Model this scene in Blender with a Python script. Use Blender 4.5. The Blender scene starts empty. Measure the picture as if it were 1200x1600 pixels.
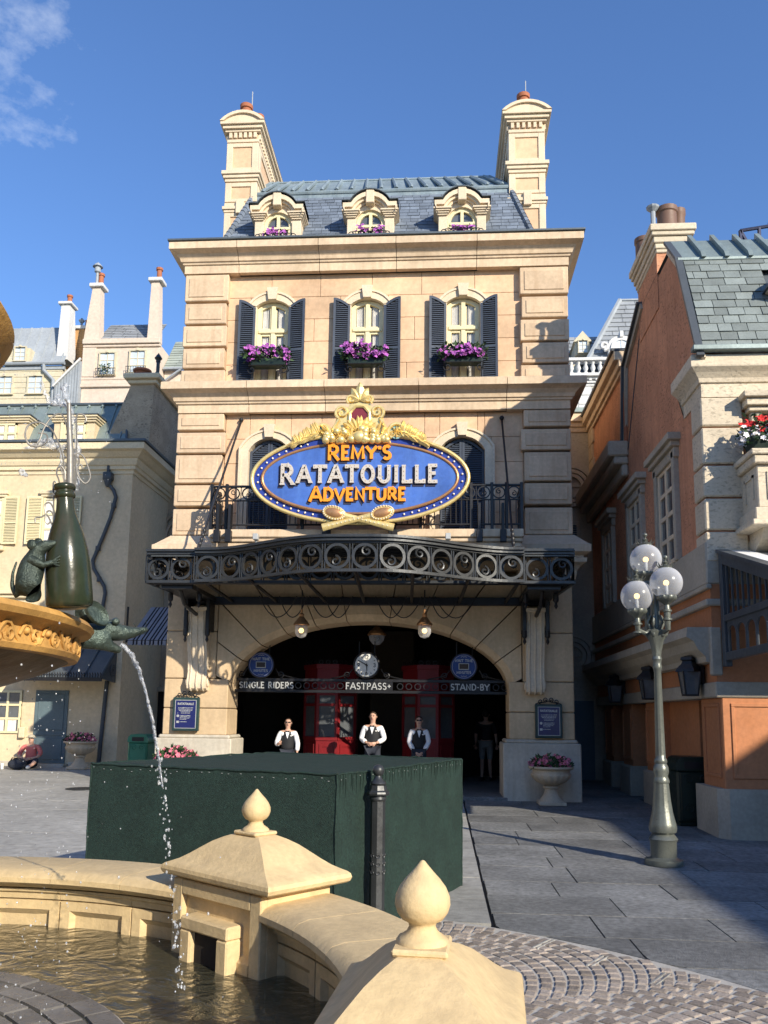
import bpy, bmesh, math, random
from math import sin, cos, pi, radians, sqrt, atan2, tan, hypot
from mathutils import Vector, Matrix
random.seed(7)
SC = bpy.context.scene
COL = SC.collection

# ------------------------------------------------------------------ camera
cam_data = bpy.data.cameras.new("camera")
cam = bpy.data.objects.new("camera", cam_data)
COL.objects.link(cam)
_yaw, _pitch, _roll = radians(4.0), radians(8.3), radians(0.75)
_fw = Vector((-sin(_yaw) * cos(_pitch), cos(_yaw) * cos(_pitch), sin(_pitch)))
_r0 = Vector((cos(_yaw), sin(_yaw), 0))
_u0 = _r0.cross(_fw)
_R = _r0 * cos(_roll) + _u0 * sin(_roll)
_U = -_r0 * sin(_roll) + _u0 * cos(_roll)
_m = Matrix((( _R.x, _U.x, -_fw.x, 1.43), (_R.y, _U.y, -_fw.y, -16.5), (_R.z, _U.z, -_fw.z, 1.65), (0, 0, 0, 1)))
cam.matrix_world = _m
cam_data.sensor_fit = 'VERTICAL'
cam_data.sensor_height = 36
cam_data.sensor_width = 36
cam_data.lens = 1300 / 1600 * 36
cam_data.shift_y = 131 / 1600
cam_data.clip_start = 0.05
cam_data.clip_end = 2000
SC.camera = cam

# ------------------------------------------------------------------ light
SUN_AZ, SUN_EL = radians(40.5), radians(24)      # azimuth to the right of straight behind the viewer
SUN_DIR = Vector((sin(SUN_AZ) * cos(SUN_EL), -cos(SUN_AZ) * cos(SUN_EL), sin(SUN_EL)))
world = bpy.data.worlds.new("World")
SC.world = world
world.use_nodes = True
wn, wl = world.node_tree.nodes, world.node_tree.links
wn.clear()
w_out = wn.new('ShaderNodeOutputWorld')
w_bg = wn.new('ShaderNodeBackground')
w_sky = wn.new('ShaderNodeTexSky')
w_sky.sky_type = 'NISHITA'
w_sky.sun_disc = False
w_sky.sun_elevation = SUN_EL
w_sky.sun_rotation = pi - SUN_AZ
w_sky.air_density = 1.3
w_sky.dust_density = 0.2
w_sky.ozone_density = 3.5
w_bg.inputs['Strength'].default_value = 0.122
w_tc = wn.new('ShaderNodeTexCoord')
w_map = wn.new('ShaderNodeMapping'); w_map.inputs['Scale'].default_value = (3.0, 3.0, 5.0)
w_no = wn.new('ShaderNodeTexNoise'); w_no.inputs['Scale'].default_value = 2.2; w_no.inputs['Detail'].default_value = 9; w_no.inputs['Roughness'].default_value = .62
w_ramp = wn.new('ShaderNodeMapRange'); w_ramp.inputs['From Min'].default_value = .93; w_ramp.inputs['From Max'].default_value = 1.25
w_dot = wn.new('ShaderNodeVectorMath'); w_dot.operation = 'DOT_PRODUCT'
_cd = (_fw * 1300 + _R * (-620) + _U * (931 - 30)).normalized()
w_dot.inputs[1].default_value = _cd
w_rm = wn.new('ShaderNodeMapRange'); w_rm.inputs['From Min'].default_value = .975; w_rm.inputs['From Max'].default_value = .9998
w_mul = wn.new('ShaderNodeMath'); w_mul.operation = 'MULTIPLY_ADD'; w_mul.inputs[1].default_value = .50
w_mul2 = wn.new('ShaderNodeMath'); w_mul2.operation = 'MULTIPLY'; w_mul2.inputs[1].default_value = .8
w_mix = wn.new('ShaderNodeMix'); w_mix.data_type = 'RGBA'
w_tint = wn.new('ShaderNodeMix'); w_tint.data_type = 'RGBA'; w_tint.blend_type = 'MULTIPLY'; w_tint.inputs[0].default_value = 1.0
w_tint.inputs[7].default_value = (.76, .94, 1.27, 1)
wl.new(w_tc.outputs['Generated'], w_map.inputs['Vector'])
wl.new(w_map.outputs['Vector'], w_no.inputs['Vector'])
wl.new(w_tc.outputs['Generated'], w_dot.inputs[0])
wl.new(w_dot.outputs['Value'], w_rm.inputs['Value'])
wl.new(w_rm.outputs['Result'], w_mul.inputs[0])
wl.new(w_no.outputs['Fac'], w_mul.inputs[2])
wl.new(w_mul.outputs['Value'], w_ramp.inputs['Value'])
wl.new(w_ramp.outputs['Result'], w_mul2.inputs[0])
wl.new(w_mul2.outputs['Value'], w_mix.inputs[0])
wl.new(w_sky.outputs['Color'], w_tint.inputs[6])
wl.new(w_tint.outputs[2], w_mix.inputs[6])
w_mix.inputs[7].default_value = (6.5, 7.0, 7.6, 1)
wl.new(w_mix.outputs[2], w_bg.inputs['Color'])
wl.new(w_bg.outputs['Background'], w_out.inputs['Surface'])

sun_d = bpy.data.lights.new("sun", 'SUN')
sun_d.energy = 5.0
sun_d.angle = radians(.53)
sun_d.color = (1.0, .90, .74)
sun = bpy.data.objects.new("sun", sun_d)
COL.objects.link(sun)
sun.location = SUN_DIR * 60
sun.rotation_euler = SUN_DIR.to_track_quat('Z', 'Y').to_euler()

SC.view_settings.view_transform = 'Standard'
SC.view_settings.look = 'None'
SC.view_settings.gamma = 1
SC.view_settings.use_curve_mapping = False
SC.view_settings.exposure = 0.43

# ------------------------------------------------------------------ helpers
W = {}          # world location of each object (translation only)

class MB:
    def __init__(s): s.v = []; s.f = []
    def add(s, vs, fs):
        n = len(s.v); s.v.extend([tuple(p) for p in vs]); s.f.extend([tuple(i + n for i in f) for f in fs]); return s
    def box(s, x0, x1, y0, y1, z0, z1):
        return s.add([(x0,y0,z0),(x1,y0,z0),(x1,y1,z0),(x0,y1,z0),(x0,y0,z1),(x1,y0,z1),(x1,y1,z1),(x0,y1,z1)],
                     [(0,3,2,1),(4,5,6,7),(0,1,5,4),(1,2,6,5),(2,3,7,6),(3,0,4,7)])
    def cbox(s, x0, x1, y0, y1, z0, z1, c=.012):
        X, Y, Z = (x0, x1), (y0, y1), (z0, z1)
        c = min(c, (x1-x0)*.45, (y1-y0)*.45, (z1-z0)*.45)
        idx = {}; vs = []
        for i in (0,1):
            for j in (0,1):
                for k in (0,1):
                    sx, sy, sz = (1,-1)[i], (1,-1)[j], (1,-1)[k]
                    for a in range(3):
                        p = [X[i]+sx*c, Y[j]+sy*c, Z[k]+sz*c]
                        p[a] = (X[i], Y[j], Z[k])[a]
                        idx[(i,j,k,a)] = len(vs); vs.append(p)
        fs = []
        for a in range(3):
            b, d = (a+1)%3, (a+2)%3
            for e in (0,1):
                q = []
                for (m, n) in ((0,0),(1,0),(1,1),(0,1)):
                    t = [0,0,0]; t[a]=e; t[b]=m; t[d]=n; q.append(idx[(t[0],t[1],t[2],a)])
                fs.append(tuple(q))
            for m in (0,1):
                for n in (0,1):
                    q = []
                    for e in (0,1):
                        t=[0,0,0]; t[a]=e; t[b]=m; t[d]=n
                        q.append((idx[(t[0],t[1],t[2],b)], idx[(t[0],t[1],t[2],d)]))
                    fs.append((q[0][0], q[1][0], q[1][1], q[0][1]))
        for i in (0,1):
            for j in (0,1):
                for k in (0,1):
                    fs.append((idx[(i,j,k,0)], idx[(i,j,k,1)], idx[(i,j,k,2)]))
        return s.add(vs, fs)
    def prism(s, poly, axis, a, b):
        n = len(poly); vs = []
        for t in (a, b):
            for (p, q) in poly:
                vs.append({'x':(t,p,q),'y':(p,t,q),'z':(p,q,t)}[axis])
        fs = [tuple(range(n)), tuple(range(2*n-1, n-1, -1))] + [(i, i+n, (i+1)%n+n, (i+1)%n) for i in range(n)]
        return s.add(vs, fs)
    def loft(s, rings, closed=False, cap=True):
        n = len(rings[0]); vs = [p for r in rings for p in r]; m = len(rings); fs = []
        for i in range(m if closed else m-1):
            for j in range(n):
                a, b = i*n, ((i+1)%m)*n
                fs.append((a+j, a+(j+1)%n, b+(j+1)%n, b+j))
        if cap and not closed:
            fs.append(tuple(range(n-1,-1,-1))); fs.append(tuple(range((m-1)*n, m*n)))
        return s.add(vs, fs)
    def tube(s, pts, r, n=6, closed=False, flat=1.0):
        P = [Vector(p) for p in pts]; m = len(P)
        if m < 2: return s
        rings = []; up = None
        for i in range(m):
            if closed: t = P[(i+1)%m]-P[i-1]
            else: t = P[min(i+1,m-1)]-P[max(i-1,0)]
            if t.length < 1e-9: t = Vector((0,0,1))
            t.normalize()
            if up is None:
                up = Vector((0,0,1)) if abs(t.z) < .9 else Vector((0,1,0))
            x = up - t*up.dot(t)
            if x.length < 1e-6: x = Vector((1,0,0)) - t*t.x
            x.normalize(); up = x; y = t.cross(x)
            rr = r[i] if isinstance(r, (list,tuple)) else r
            rings.append([P[i] + x*(rr*cos(2*pi*k/n)) + y*(rr*flat*sin(2*pi*k/n)) for k in range(n)])
        return s.loft(rings, closed)
    def lathe(s, prof, c=(0,0,0), n=24, sx=1, sy=1, flute=None):
        vs = []; m = len(prof)
        for (r, z) in prof:
            for k in range(n):
                a = 2*pi*k/n
                q = r*(1+(flute[2]*cos(flute[1]*a) if flute and flute[0][0] <= z <= flute[0][1] else 0))
                vs.append((c[0]+q*sx*cos(a), c[1]+q*sy*sin(a), c[2]+z))
        fs = []
        for i in range(m-1):
            for k in range(n):
                fs.append((i*n+k, i*n+(k+1)%n, (i+1)*n+(k+1)%n, (i+1)*n+k))
        if prof[0][0] > 1e-5: fs.append(tuple(range(n-1,-1,-1)))
        if prof[-1][0] > 1e-5: fs.append(tuple(range((m-1)*n, m*n)))
        return s.add(vs, fs)
    def sphere(s, c, r, n=12, m=8, M=None):
        if not isinstance(r, (list,tuple)): r = (r,r,r)
        vs = []; fs = []
        for i in range(m+1):
            t = pi*i/m
            for k in range(n):
                a = 2*pi*k/n
                p = Vector((r[0]*sin(t)*cos(a), r[1]*sin(t)*sin(a), r[2]*cos(t)))
                if M is not None: p = M @ p
                vs.append((c[0]+p.x, c[1]+p.y, c[2]+p.z))
        for i in range(m):
            for k in range(n):
                if i == 0: fs.append((k, n+k, n+(k+1)%n))
                elif i == m-1: fs.append((i*n+k, (i+1)*n+k, i*n+(k+1)%n))
                else: fs.append((i*n+k, (i+1)*n+k, (i+1)*n+(k+1)%n, i*n+(k+1)%n))
        return s.add(vs, fs)
    def quad(s, *p): return s.add(p, [tuple(range(len(p)))])
    def xf(s, M):
        s.v = [tuple(M @ Vector(p)) for p in s.v]; return s
    def merge(s, o): return s.add(o.v, o.f)
    def mesh(s, name, mat, smooth=None, off=None, recalc=True):
        me = bpy.data.meshes.new(name)
        v = s.v if off is None else [(p[0]-off[0], p[1]-off[1], p[2]-off[2]) for p in s.v]
        me.from_pydata(v, [], s.f)
        if recalc:
            bm = bmesh.new(); bm.from_mesh(me)
            bmesh.ops.remove_doubles(bm, verts=bm.verts, dist=1e-6)
            bmesh.ops.recalc_face_normals(bm, faces=bm.faces)
            bm.to_mesh(me); bm.free()
        if mat: me.materials.append(mat)
        if smooth is not None:
            me.polygons.foreach_set('use_smooth', [True]*len(me.polygons))
            me.set_sharp_from_angle(angle=radians(smooth))
        me.update()
        return me
    def build(s, name, mat, parent=None, smooth=None, recalc=True, local=False, **props):
        off = W.get(parent) if (parent is not None and not local) else None
        me = s.mesh(name, mat, smooth, off, recalc)
        return place(name, me, parent, None, **props)

def place(name, me, parent=None, M=None, **props):
    o = bpy.data.objects.new(name, me)
    COL.objects.link(o)
    if parent is not None:
        o.parent = parent
        W[o] = W.get(parent, Vector((0,0,0)))
    else:
        W[o] = Vector((0,0,0))
    if M is not None: o.matrix_local = M
    for k, v in props.items(): o[k] = v
    return o

def thing(name, label, cat, loc=(0,0,0), group=None):
    o = bpy.data.objects.new(name, None)
    COL.objects.link(o)
    o.empty_display_size = .1
    o.location = loc; W[o] = Vector(loc)
    o['label'] = label; o['category'] = cat
    if group: o['group'] = group
    return o

def copy_tree(o, parent=None):
    c = o.copy(); COL.objects.link(c)
    if parent is not None: c.parent = parent
    for ch in list(o.children): copy_tree(ch, c)
    return c

def dup(root, loc, rotz=0, label=None):
    c = copy_tree(root); c.location = loc; c.rotation_euler = (0,0,rotz)
    if label: c['label'] = label
    W[c] = Vector(loc)
    return c

def arc(cx, cy, rx, ry, a0, a1, n=12):
    return [(cx+rx*cos(radians(a0+(a1-a0)*i/n)), cy+ry*sin(radians(a0+(a1-a0)*i/n))) for i in range(n+1)]

def spiral(cx, cz, r0, r1, a0, a1, n=16):
    return [(cx+(r0+(r1-r0)*i/n)*cos(radians(a0+(a1-a0)*i/n)), cz+(r0+(r1-r0)*i/n)*sin(radians(a0+(a1-a0)*i/n))) for i in range(n+1)]

# ------------------------------------------------------------------ materials
def mat(name, col, rough=.8, var=.18, scale=3.0, bump=.15, bscale=30, metal=0, spec=.35, rnd=.0, streak=0, streakcol=None, pits=0, fine=.1, coat=0, sheen=0, trans=0, emit=None):
    m = bpy.data.materials.new(name); m.use_nodes = True
    N, L = m.node_tree.nodes, m.node_tree.links
    N.clear()
    out = N.new('ShaderNodeOutputMaterial'); b = N.new('ShaderNodeBsdfPrincipled')
    L.new(b.outputs[0], out.inputs[0])
    b.inputs['Roughness'].default_value = rough; b.inputs['Metallic'].default_value = metal
    b.inputs['Specular IOR Level'].default_value = spec
    if coat: b.inputs['Coat Weight'].default_value = coat; b.inputs['Coat Roughness'].default_value = .15
    if sheen: b.inputs['Sheen Weight'].default_value = sheen
    if trans: b.inputs['Transmission Weight'].default_value = trans
    geo = N.new('ShaderNodeNewGeometry')
    def noise(sc, det=5, ro=.6, vec=None):
        t = N.new('ShaderNodeTexNoise'); t.inputs['Scale'].default_value = sc; t.inputs['Detail'].default_value = det; t.inputs['Roughness'].default_value = ro
        L.new(vec or geo.outputs['Position'], t.inputs['Vector']); return t.outputs['Fac']
    def rng(x, a, b_, c, d):
        t = N.new('ShaderNodeMapRange'); L.new(x, t.inputs[0])
        for i, q in enumerate((a, b_, c, d)): t.inputs[i+1].default_value = q
        return t.outputs[0]
    def math_(op, a, b_):
        t = N.new('ShaderNodeMath'); t.operation = op
        for i, q in enumerate((a, b_)):
            if isinstance(q, (int,float)): t.inputs[i].default_value = q
            else: L.new(q, t.inputs[i])
        return t.outputs[0]
    val = rng(noise(scale, 6), .3, .7, 1-var, 1+var)
    val = math_('MULTIPLY', val, rng(noise(scale*14, 4), .3, .7, 1-fine, 1+fine))
    if rnd:
        oi = N.new('ShaderNodeObjectInfo')
        r = math_('FRACT', math_('ADD', oi.outputs['Random'], geo.outputs['Random Per Island']), 0)
        val = math_('MULTIPLY', val, rng(r, 0, 1, 1-rnd, 1+rnd))
    mx = N.new('ShaderNodeMix'); mx.data_type = 'RGBA'; mx.blend_type = 'MULTIPLY'; mx.inputs[0].default_value = 1
    mx.inputs[6].default_value = (*col, 1)
    L.new(val, mx.inputs[7])
    cur = mx.outputs[2]
    if streak:
        mp = N.new('ShaderNodeMapping'); mp.inputs['Scale'].default_value = (5, 5, .55); L.new(geo.outputs['Position'], mp.inputs['Vector'])
        sfac = rng(noise(1.3, 6, .65, mp.outputs[0]), .48, .72, 0, streak)
        m2 = N.new('ShaderNodeMix'); m2.data_type = 'RGBA'
        L.new(sfac, m2.inputs[0]); L.new(cur, m2.inputs[6])
        sc_ = streakcol or tuple(c*.5 for c in col)
        m2.inputs[7].default_value = (*sc_, 1); cur = m2.outputs[2]
    h = noise(bscale, 6, .65)
    if pits:
        vo = N.new('ShaderNodeTexNoise'); vo.inputs['Scale'].default_value = 9; vo.inputs['Detail'].default_value = 4
        mp = N.new('ShaderNodeMapping'); mp.inputs['Scale'].default_value = (1.6, 1.6, 3.4); mp.inputs['Rotation'].default_value = (.5, .5, 0)
        L.new(geo.outputs['Position'], mp.inputs['Vector']); L.new(mp.outputs[0], vo.inputs['Vector'])
        pf = math_('MULTIPLY', rng(vo.outputs['Fac'], .55, .64, 0, 1), rng(noise(1.1, 2), .42, .55, .15, 1))
        m3 = N.new('ShaderNodeMix'); m3.data_type = 'RGBA'
        L.new(math_('MULTIPLY', pf, pits), m3.inputs[0]); L.new(cur, m3.inputs[6]); m3.inputs[7].default_value = (*[c*.45 for c in col], 1)
        cur = m3.outputs[2]
        h = math_('SUBTRACT', h, math_('MULTIPLY', pf, 1.5))
    L.new(cur, b.inputs['Base Color'])
    if emit: b.inputs['Emission Color'].default_value = (*emit[:3], 1); b.inputs['Emission Strength'].default_value = emit[3]
    if rough > .25:
        L.new(rng(noise(scale*5, 4), .3, .7, max(0, rough-.08), min(1, rough+.08)), b.inputs['Roughness'])
    if bump:
        bp = N.new('ShaderNodeBump'); bp.inputs['Strength'].default_value = bump; bp.inputs['Distance'].default_value = .02
        L.new(h, bp.inputs['Height']); L.new(bp.outputs[0], b.inputs['Normal'])
    return m

M = {}
M['stone'] = mat('cream_stone', (.61,.475,.33), .85, .18, .9, .14, 40, streak=.55, streakcol=(.42,.305,.19), rnd=.05)
M['quoin'] = mat('quoin_stone', (.59,.445,.30), .85, .18, 1.1, .14, 40, streak=.6, streakcol=(.42,.285,.175), rnd=.08)
M['ashlar'] = mat('ochre_ashlar', (.62,.42,.265), .85, .22, .8, .1, 40, streak=.35, streakcol=(.60,.46,.30), rnd=.06)
M['pier'] = mat('pier_stone', (.56,.42,.26), .85, .17, 1.0, .14, 40, streak=.5, streakcol=(.42,.30,.18), rnd=.04)
M['base'] = mat('base_stone', (.50,.46,.38), .85, .18, 1.0, .15, 40, streak=.6, streakcol=(.36,.30,.22))
M['mortar'] = mat('mortar', (.30,.21,.12), .95, .1, 3, .1)
M['trim'] = mat('pale_trim', (.66,.55,.40), .8, .1, 2, .1, 40, streak=.25, streakcol=(.48,.36,.24))
M['cream'] = mat('cream_paint', (.72,.64,.40), .45, .06, 2, .04)
M['navy'] = mat('navy_shutter_paint', (.052,.064,.088), .45, .12, 3, .05, rnd=.05)
M['slate'] = mat('blue_slate', (.15,.18,.225), .6, .2, 3, .25, 25, rnd=.22)
M['zinc'] = mat('weathered_zinc', (.235,.295,.325), .5, .22, 1.4, .1, 20, metal=.3, streak=.5, streakcol=(.38,.44,.46))
M['lead'] = mat('dark_lead', (.10,.12,.135), .5, .15, 2, .08, metal=.3)
M['iron'] = mat('black_iron', (.018,.018,.02), .42, .2, 4, .08, 30, metal=.3, spec=.5)
M['iron2'] = mat('grey_iron', (.05,.053,.055), .42, .2, 4, .1, 30, metal=.5, spec=.5)
M['glass'] = mat('window_glass', (.10,.11,.12), .06, .2, 1, 0, spec=.8)
M['curtain'] = mat('white_curtain', (.70,.67,.62), .9, .08, 8, .0)
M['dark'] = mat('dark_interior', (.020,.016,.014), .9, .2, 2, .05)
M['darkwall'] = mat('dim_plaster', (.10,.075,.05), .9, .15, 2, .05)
M['terracotta'] = mat('terracotta', (.36,.13,.065), .8, .15, 4, .1)
M['gold'] = mat('gilding', (.84,.64,.26), .32, .15, 6, .1, 40, metal=.5, spec=.6)
M['copper'] = mat('copper_rim', (.50,.26,.12), .35, .1, 4, .05, metal=.6)
M['signblue'] = mat('sign_blue', (.055,.13,.42), .4, .25, 1.2, .04, streak=.35, streakcol=(.10,.22,.55))
M['bandblue'] = mat('sign_border_blue', (.025,.05,.28), .35, .1, 4, .03)
M['navypanel'] = mat('notice_navy', (.012,.016,.10), .25, .1, 2, .0, spec=.6)
M['discblue'] = mat('disc_blue', (.02,.05,.20), .35, .1, 3, .02)
M['orange'] = mat('letter_orange', (.85,.30,.02), .45, .06, 6, .03)
M['letterdark'] = mat('letter_shadow', (.03,.03,.06), .6, .1, 4, .03)
M['letterwhite'] = mat('letter_cream', (.50,.46,.41), .5, .06, 6, .03)
M['silver'] = mat('letter_silver', (.45,.46,.45), .4, .08, 6, .0, metal=.2)
M['white'] = mat('white_paint', (.78,.78,.76), .5, .05, 4, .03)
M['bulb'] = mat('marquee_bulb', (.85,.75,.6), .2, .02, 4, 0, spec=.6)
M['bulbtan'] = mat('letter_bulb_tan', (.50,.38,.24), .35, .05, 4, 0)
M['steelwire'] = mat('steel_wire', (.22,.21,.19), .45, .1, 8, 0, metal=.3)
M['red'] = mat('kiosk_red', (.19,.014,.017), .38, .1, 3, .04)
M['boxgreen'] = mat('dark_green_cloth', (.0145,.034,.0265), .75, .22, 4, .6, 150, fine=.4)
M['fountain'] = mat('fountain_stone', (.61,.465,.255), .74, .14, 1.9, .2, 45, streak=.6, streakcol=(.43,.325,.19), fine=.1)
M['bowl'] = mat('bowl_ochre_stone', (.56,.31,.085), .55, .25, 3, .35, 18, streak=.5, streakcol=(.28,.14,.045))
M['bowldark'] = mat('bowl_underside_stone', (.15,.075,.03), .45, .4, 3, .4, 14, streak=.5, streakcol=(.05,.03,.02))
M['bronze'] = mat('green_bronze', (.050,.066,.055), .36, .45, 12, .5, 40, metal=.5, streak=.45, streakcol=(.13,.19,.165))
M['bottle'] = mat('bottle_glaze', (.022,.030,.016), .22, .3, 5, .05, spec=.35, coat=.08, streak=.6, streakcol=(.10,.055,.04))
M['flag'] = mat('grey_flagstone', (.175,.178,.175), .78, .28, 1.3, .6, 70, rnd=.22, fine=.34)
M['flagjoint'] = mat('paving_joint', (.06,.055,.05), .95, .2, 6, .2)
M['concrete'] = mat('pale_concrete', (.34,.335,.31), .75, .22, .7, .3, 45, rnd=.08, fine=.16, streak=.6, streakcol=(.17,.165,.15))
M['sett'] = mat('brown_sett', (.30,.255,.215), .75, .2, 6, .5, 45, rnd=.32, fine=.15)
M['grout'] = mat('pale_grout', (.42,.40,.36), .9, .12, 6, .2)
M['leftwall'] = mat('left_house_stucco', (.64,.52,.345), .9, .09, .8, .12, 30, streak=.2, streakcol=(.50,.38,.22))
M['lefttrim'] = mat('left_house_trim', (.66,.56,.38), .85, .08, 1.5, .08)
M['roughstone'] = mat('rough_chimney_stone', (.42,.34,.24), .95, .2, 2, .5, 14, pits=.8)
M['greymetal'] = mat('green_grey_roof_metal', (.215,.265,.26), .5, .2, 1.5, .08, 20, metal=.3, streak=.4, streakcol=(.2,.25,.25))
M['bluedoor'] = mat('slate_blue_door', (.105,.15,.17), .5, .1, 2, .04)
M['awning'] = mat('grey_awning_cloth', (.25,.26,.30), .85, .1, 3, .05)
M['awningdark'] = mat('dark_awning_stripe', (.012,.013,.02), .85, .1, 3, .05)
M['greybuild'] = mat('grey_stucco', (.42,.365,.285), .9, .12, 1.2, .1, 30, pits=.3)  # the grey is the stucco's own colour
M['orangewall'] = mat('terracotta_stucco', (.56,.265,.15), .92, .2, 1.0, .35, 14, pits=.75, streak=.45, streakcol=(.33,.125,.065))
M['orangelow'] = mat('terracotta_panel_paint', (.46,.19,.085), .75, .12, 1.2, .1, 20)
M['rightstone'] = mat('travertine', (.60,.515,.385), .85, .1, 1.6, .2, 28, pits=.55, rnd=.05)
M['rightbase'] = mat('grey_base_stone', (.40,.355,.28), .9, .14, 1.4, .2, 22)
M['greenslate'] = mat('green_slate', (.185,.212,.203), .65, .18, 2.5, .3, 22, rnd=.2)
M['frame'] = mat('dark_grey_frame_paint', (.065,.075,.085), .45, .1, 3, .03)
M['farcream'] = mat('far_cream', (.60,.50,.41), .9, .06, .6, .03)
M['farpale'] = mat('far_pale_yellow', (.57,.51,.37), .9, .06, .6, .03)
M['farwhite'] = mat('far_white', (.60,.60,.59), .9, .05, .8, .03)
M['farslate'] = mat('far_slate', (.25,.27,.29), .9, .12, 1.2, .05, rnd=.12)
M['fargreen'] = mat('far_green_slate', (.29,.33,.30), .9, .12, 1.2, .05, rnd=.12)
M['farmetal'] = mat('far_grey_metal', (.30,.33,.36), .8, .16, .7, .05)
M['farbrick'] = mat('far_orange_brick', (.58,.33,.14), .9, .18, 2.5, .2, 18)
M['farglass'] = mat('far_window_glass', (.52,.60,.68), .5, .1, 1, 0)
M['lamppaint'] = mat('grey_green_lamp_paint', (.135,.145,.125), .35, .15, 5, .12, 30, metal=.35, spec=.5)
M['foliage'] = mat('dark_foliage', (.035,.07,.025), .7, .35, 8, .1, rnd=.4)
M['purple'] = mat('purple_petals', (.40,.11,.42), .7, .25, 8, 0, rnd=.35)
M['pink'] = mat('pink_petals', (.58,.16,.22), .7, .2, 8, 0, rnd=.35)
M['redpetal'] = mat('red_petals', (.62,.03,.03), .7, .2, 8, 0, rnd=.3)
M['whitepetal'] = mat('white_petals', (.74,.72,.74), .7, .1, 8, 0, rnd=.15)
M['urn'] = mat('urn_stone', (.52,.43,.31), .85, .14, 3, .2, 30, streak=.3)
M['binGreen'] = mat('bin_green', (.04,.20,.12), .4, .1, 3, .05)
M['binDark'] = mat('bin_dark_green', (.012,.022,.016), .4, .1, 3, .05)
M['skin'] = mat('skin', (.55,.33,.24), .55, .06, 10, 0)
M['shirt'] = mat('white_shirt', (.78,.78,.80), .8, .05, 10, .1)
M['vest'] = mat('black_vest', (.016,.017,.02), .7, .1, 10, .1)
M['hair'] = mat('dark_hair', (.035,.022,.014), .6, .2, 20, .2)
M['pinkshirt'] = mat('coral_shirt', (.60,.17,.15), .85, .08, 10, .1)
M['shorts'] = mat('grey_shorts', (.30,.29,.27), .85, .08, 10, .1)
M['jeans'] = mat('dark_trousers', (.03,.035,.05), .85, .1, 10, .1)
M['tan'] = mat('khaki_cap', (.42,.38,.29), .85, .08, 10, .05)
M['face'] = mat('clock_face', (.74,.73,.68), .4, .03, 3, 0)

def special(name, fn):
    m = bpy.data.materials.new(name); m.use_nodes = True
    N, L = m.node_tree.nodes, m.node_tree.links; N.clear()
    out = N.new('ShaderNodeOutputMaterial'); fn(N, L, out); return m

def _emit(col, st):
    def f(N, L, out):
        e = N.new('ShaderNodeEmission'); e.inputs[0].default_value = (*col, 1); e.inputs[1].default_value = st; L.new(e.outputs[0], out.inputs[0])
    return f
M['glow'] = special('warm_bulb_glow', _emit((1, .62, .22), 3.0))
M['screen'] = special('dark_screen', _emit((.01, .01, .012), 1))

def _frost(N, L, out):
    t = N.new('ShaderNodeBsdfTransparent'); t.inputs[0].default_value = (.86,.88,.9,1)
    d = N.new('ShaderNodeBsdfPrincipled'); d.inputs['Base Color'].default_value = (.62,.64,.68,1); d.inputs['Roughness'].default_value = .22; d.inputs['Specular IOR Level'].default_value = .6
    lw = N.new('ShaderNodeLayerWeight'); lw.inputs[0].default_value = .45
    mr = N.new('ShaderNodeMapRange'); mr.inputs[3].default_value = .26; mr.inputs[4].default_value = .85
    mx = N.new('ShaderNodeMixShader')
    L.new(lw.outputs['Facing'], mr.inputs[0]); L.new(mr.outputs[0], mx.inputs[0]); L.new(t.outputs[0], mx.inputs[1]); L.new(d.outputs[0], mx.inputs[2]); L.new(mx.outputs[0], out.inputs[0])
M['frost'] = special('frosted_globe_glass', _frost)

def _water(N, L, out):
    g = N.new('ShaderNodeNewGeometry')
    n1 = N.new('ShaderNodeTexNoise'); n1.inputs['Scale'].default_value = 5.5; n1.inputs['Detail'].default_value = 6; n1.inputs['Distortion'].default_value = 2.0
    n2 = N.new('ShaderNodeTexNoise'); n2.inputs['Scale'].default_value = 26; n2.inputs['Detail'].default_value = 3
    L.new(g.outputs['Position'], n1.inputs['Vector']); L.new(g.outputs['Position'], n2.inputs['Vector'])
    ad = N.new('ShaderNodeMath'); ad.operation = 'MULTIPLY_ADD'; ad.inputs[1].default_value = .25
    L.new(n2.outputs['Fac'], ad.inputs[0]); L.new(n1.outputs['Fac'], ad.inputs[2])
    bp = N.new('ShaderNodeBump'); bp.inputs['Strength'].default_value = .4; bp.inputs['Distance'].default_value = .05
    L.new(ad.outputs[0], bp.inputs['Height'])
    gl = N.new('ShaderNodeBsdfGlossy'); gl.inputs['Roughness'].default_value = .04; L.new(bp.outputs[0], gl.inputs['Normal'])
    tr = N.new('ShaderNodeBsdfTransparent'); tr.inputs[0].default_value = (.70,.68,.55,1)
    df = N.new('ShaderNodeBsdfDiffuse'); df.inputs[0].default_value = (.12,.115,.075,1)
    fr = N.new('ShaderNodeFresnel'); fr.inputs[0].default_value = 1.33; L.new(bp.outputs[0], fr.inputs['Normal'])
    m0 = N.new('ShaderNodeMixShader'); m0.inputs[0].default_value = .45; L.new(tr.outputs[0], m0.inputs[1]); L.new(df.outputs[0], m0.inputs[2])
    mr = N.new('ShaderNodeMath'); mr.operation = 'MULTIPLY_ADD'; mr.inputs[1].default_value = 1.3; mr.inputs[2].default_value = .03; mr.use_clamp = True
    L.new(fr.outputs[0], mr.inputs[0])
    m1 = N.new('ShaderNodeMixShader'); L.new(mr.outputs[0], m1.inputs[0]); L.new(m0.outputs[0], m1.inputs[1]); L.new(gl.outputs[0], m1.inputs[2])
    L.new(m1.outputs[0], out.inputs[0])
M['water'] = special('basin_water', _water)

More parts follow.
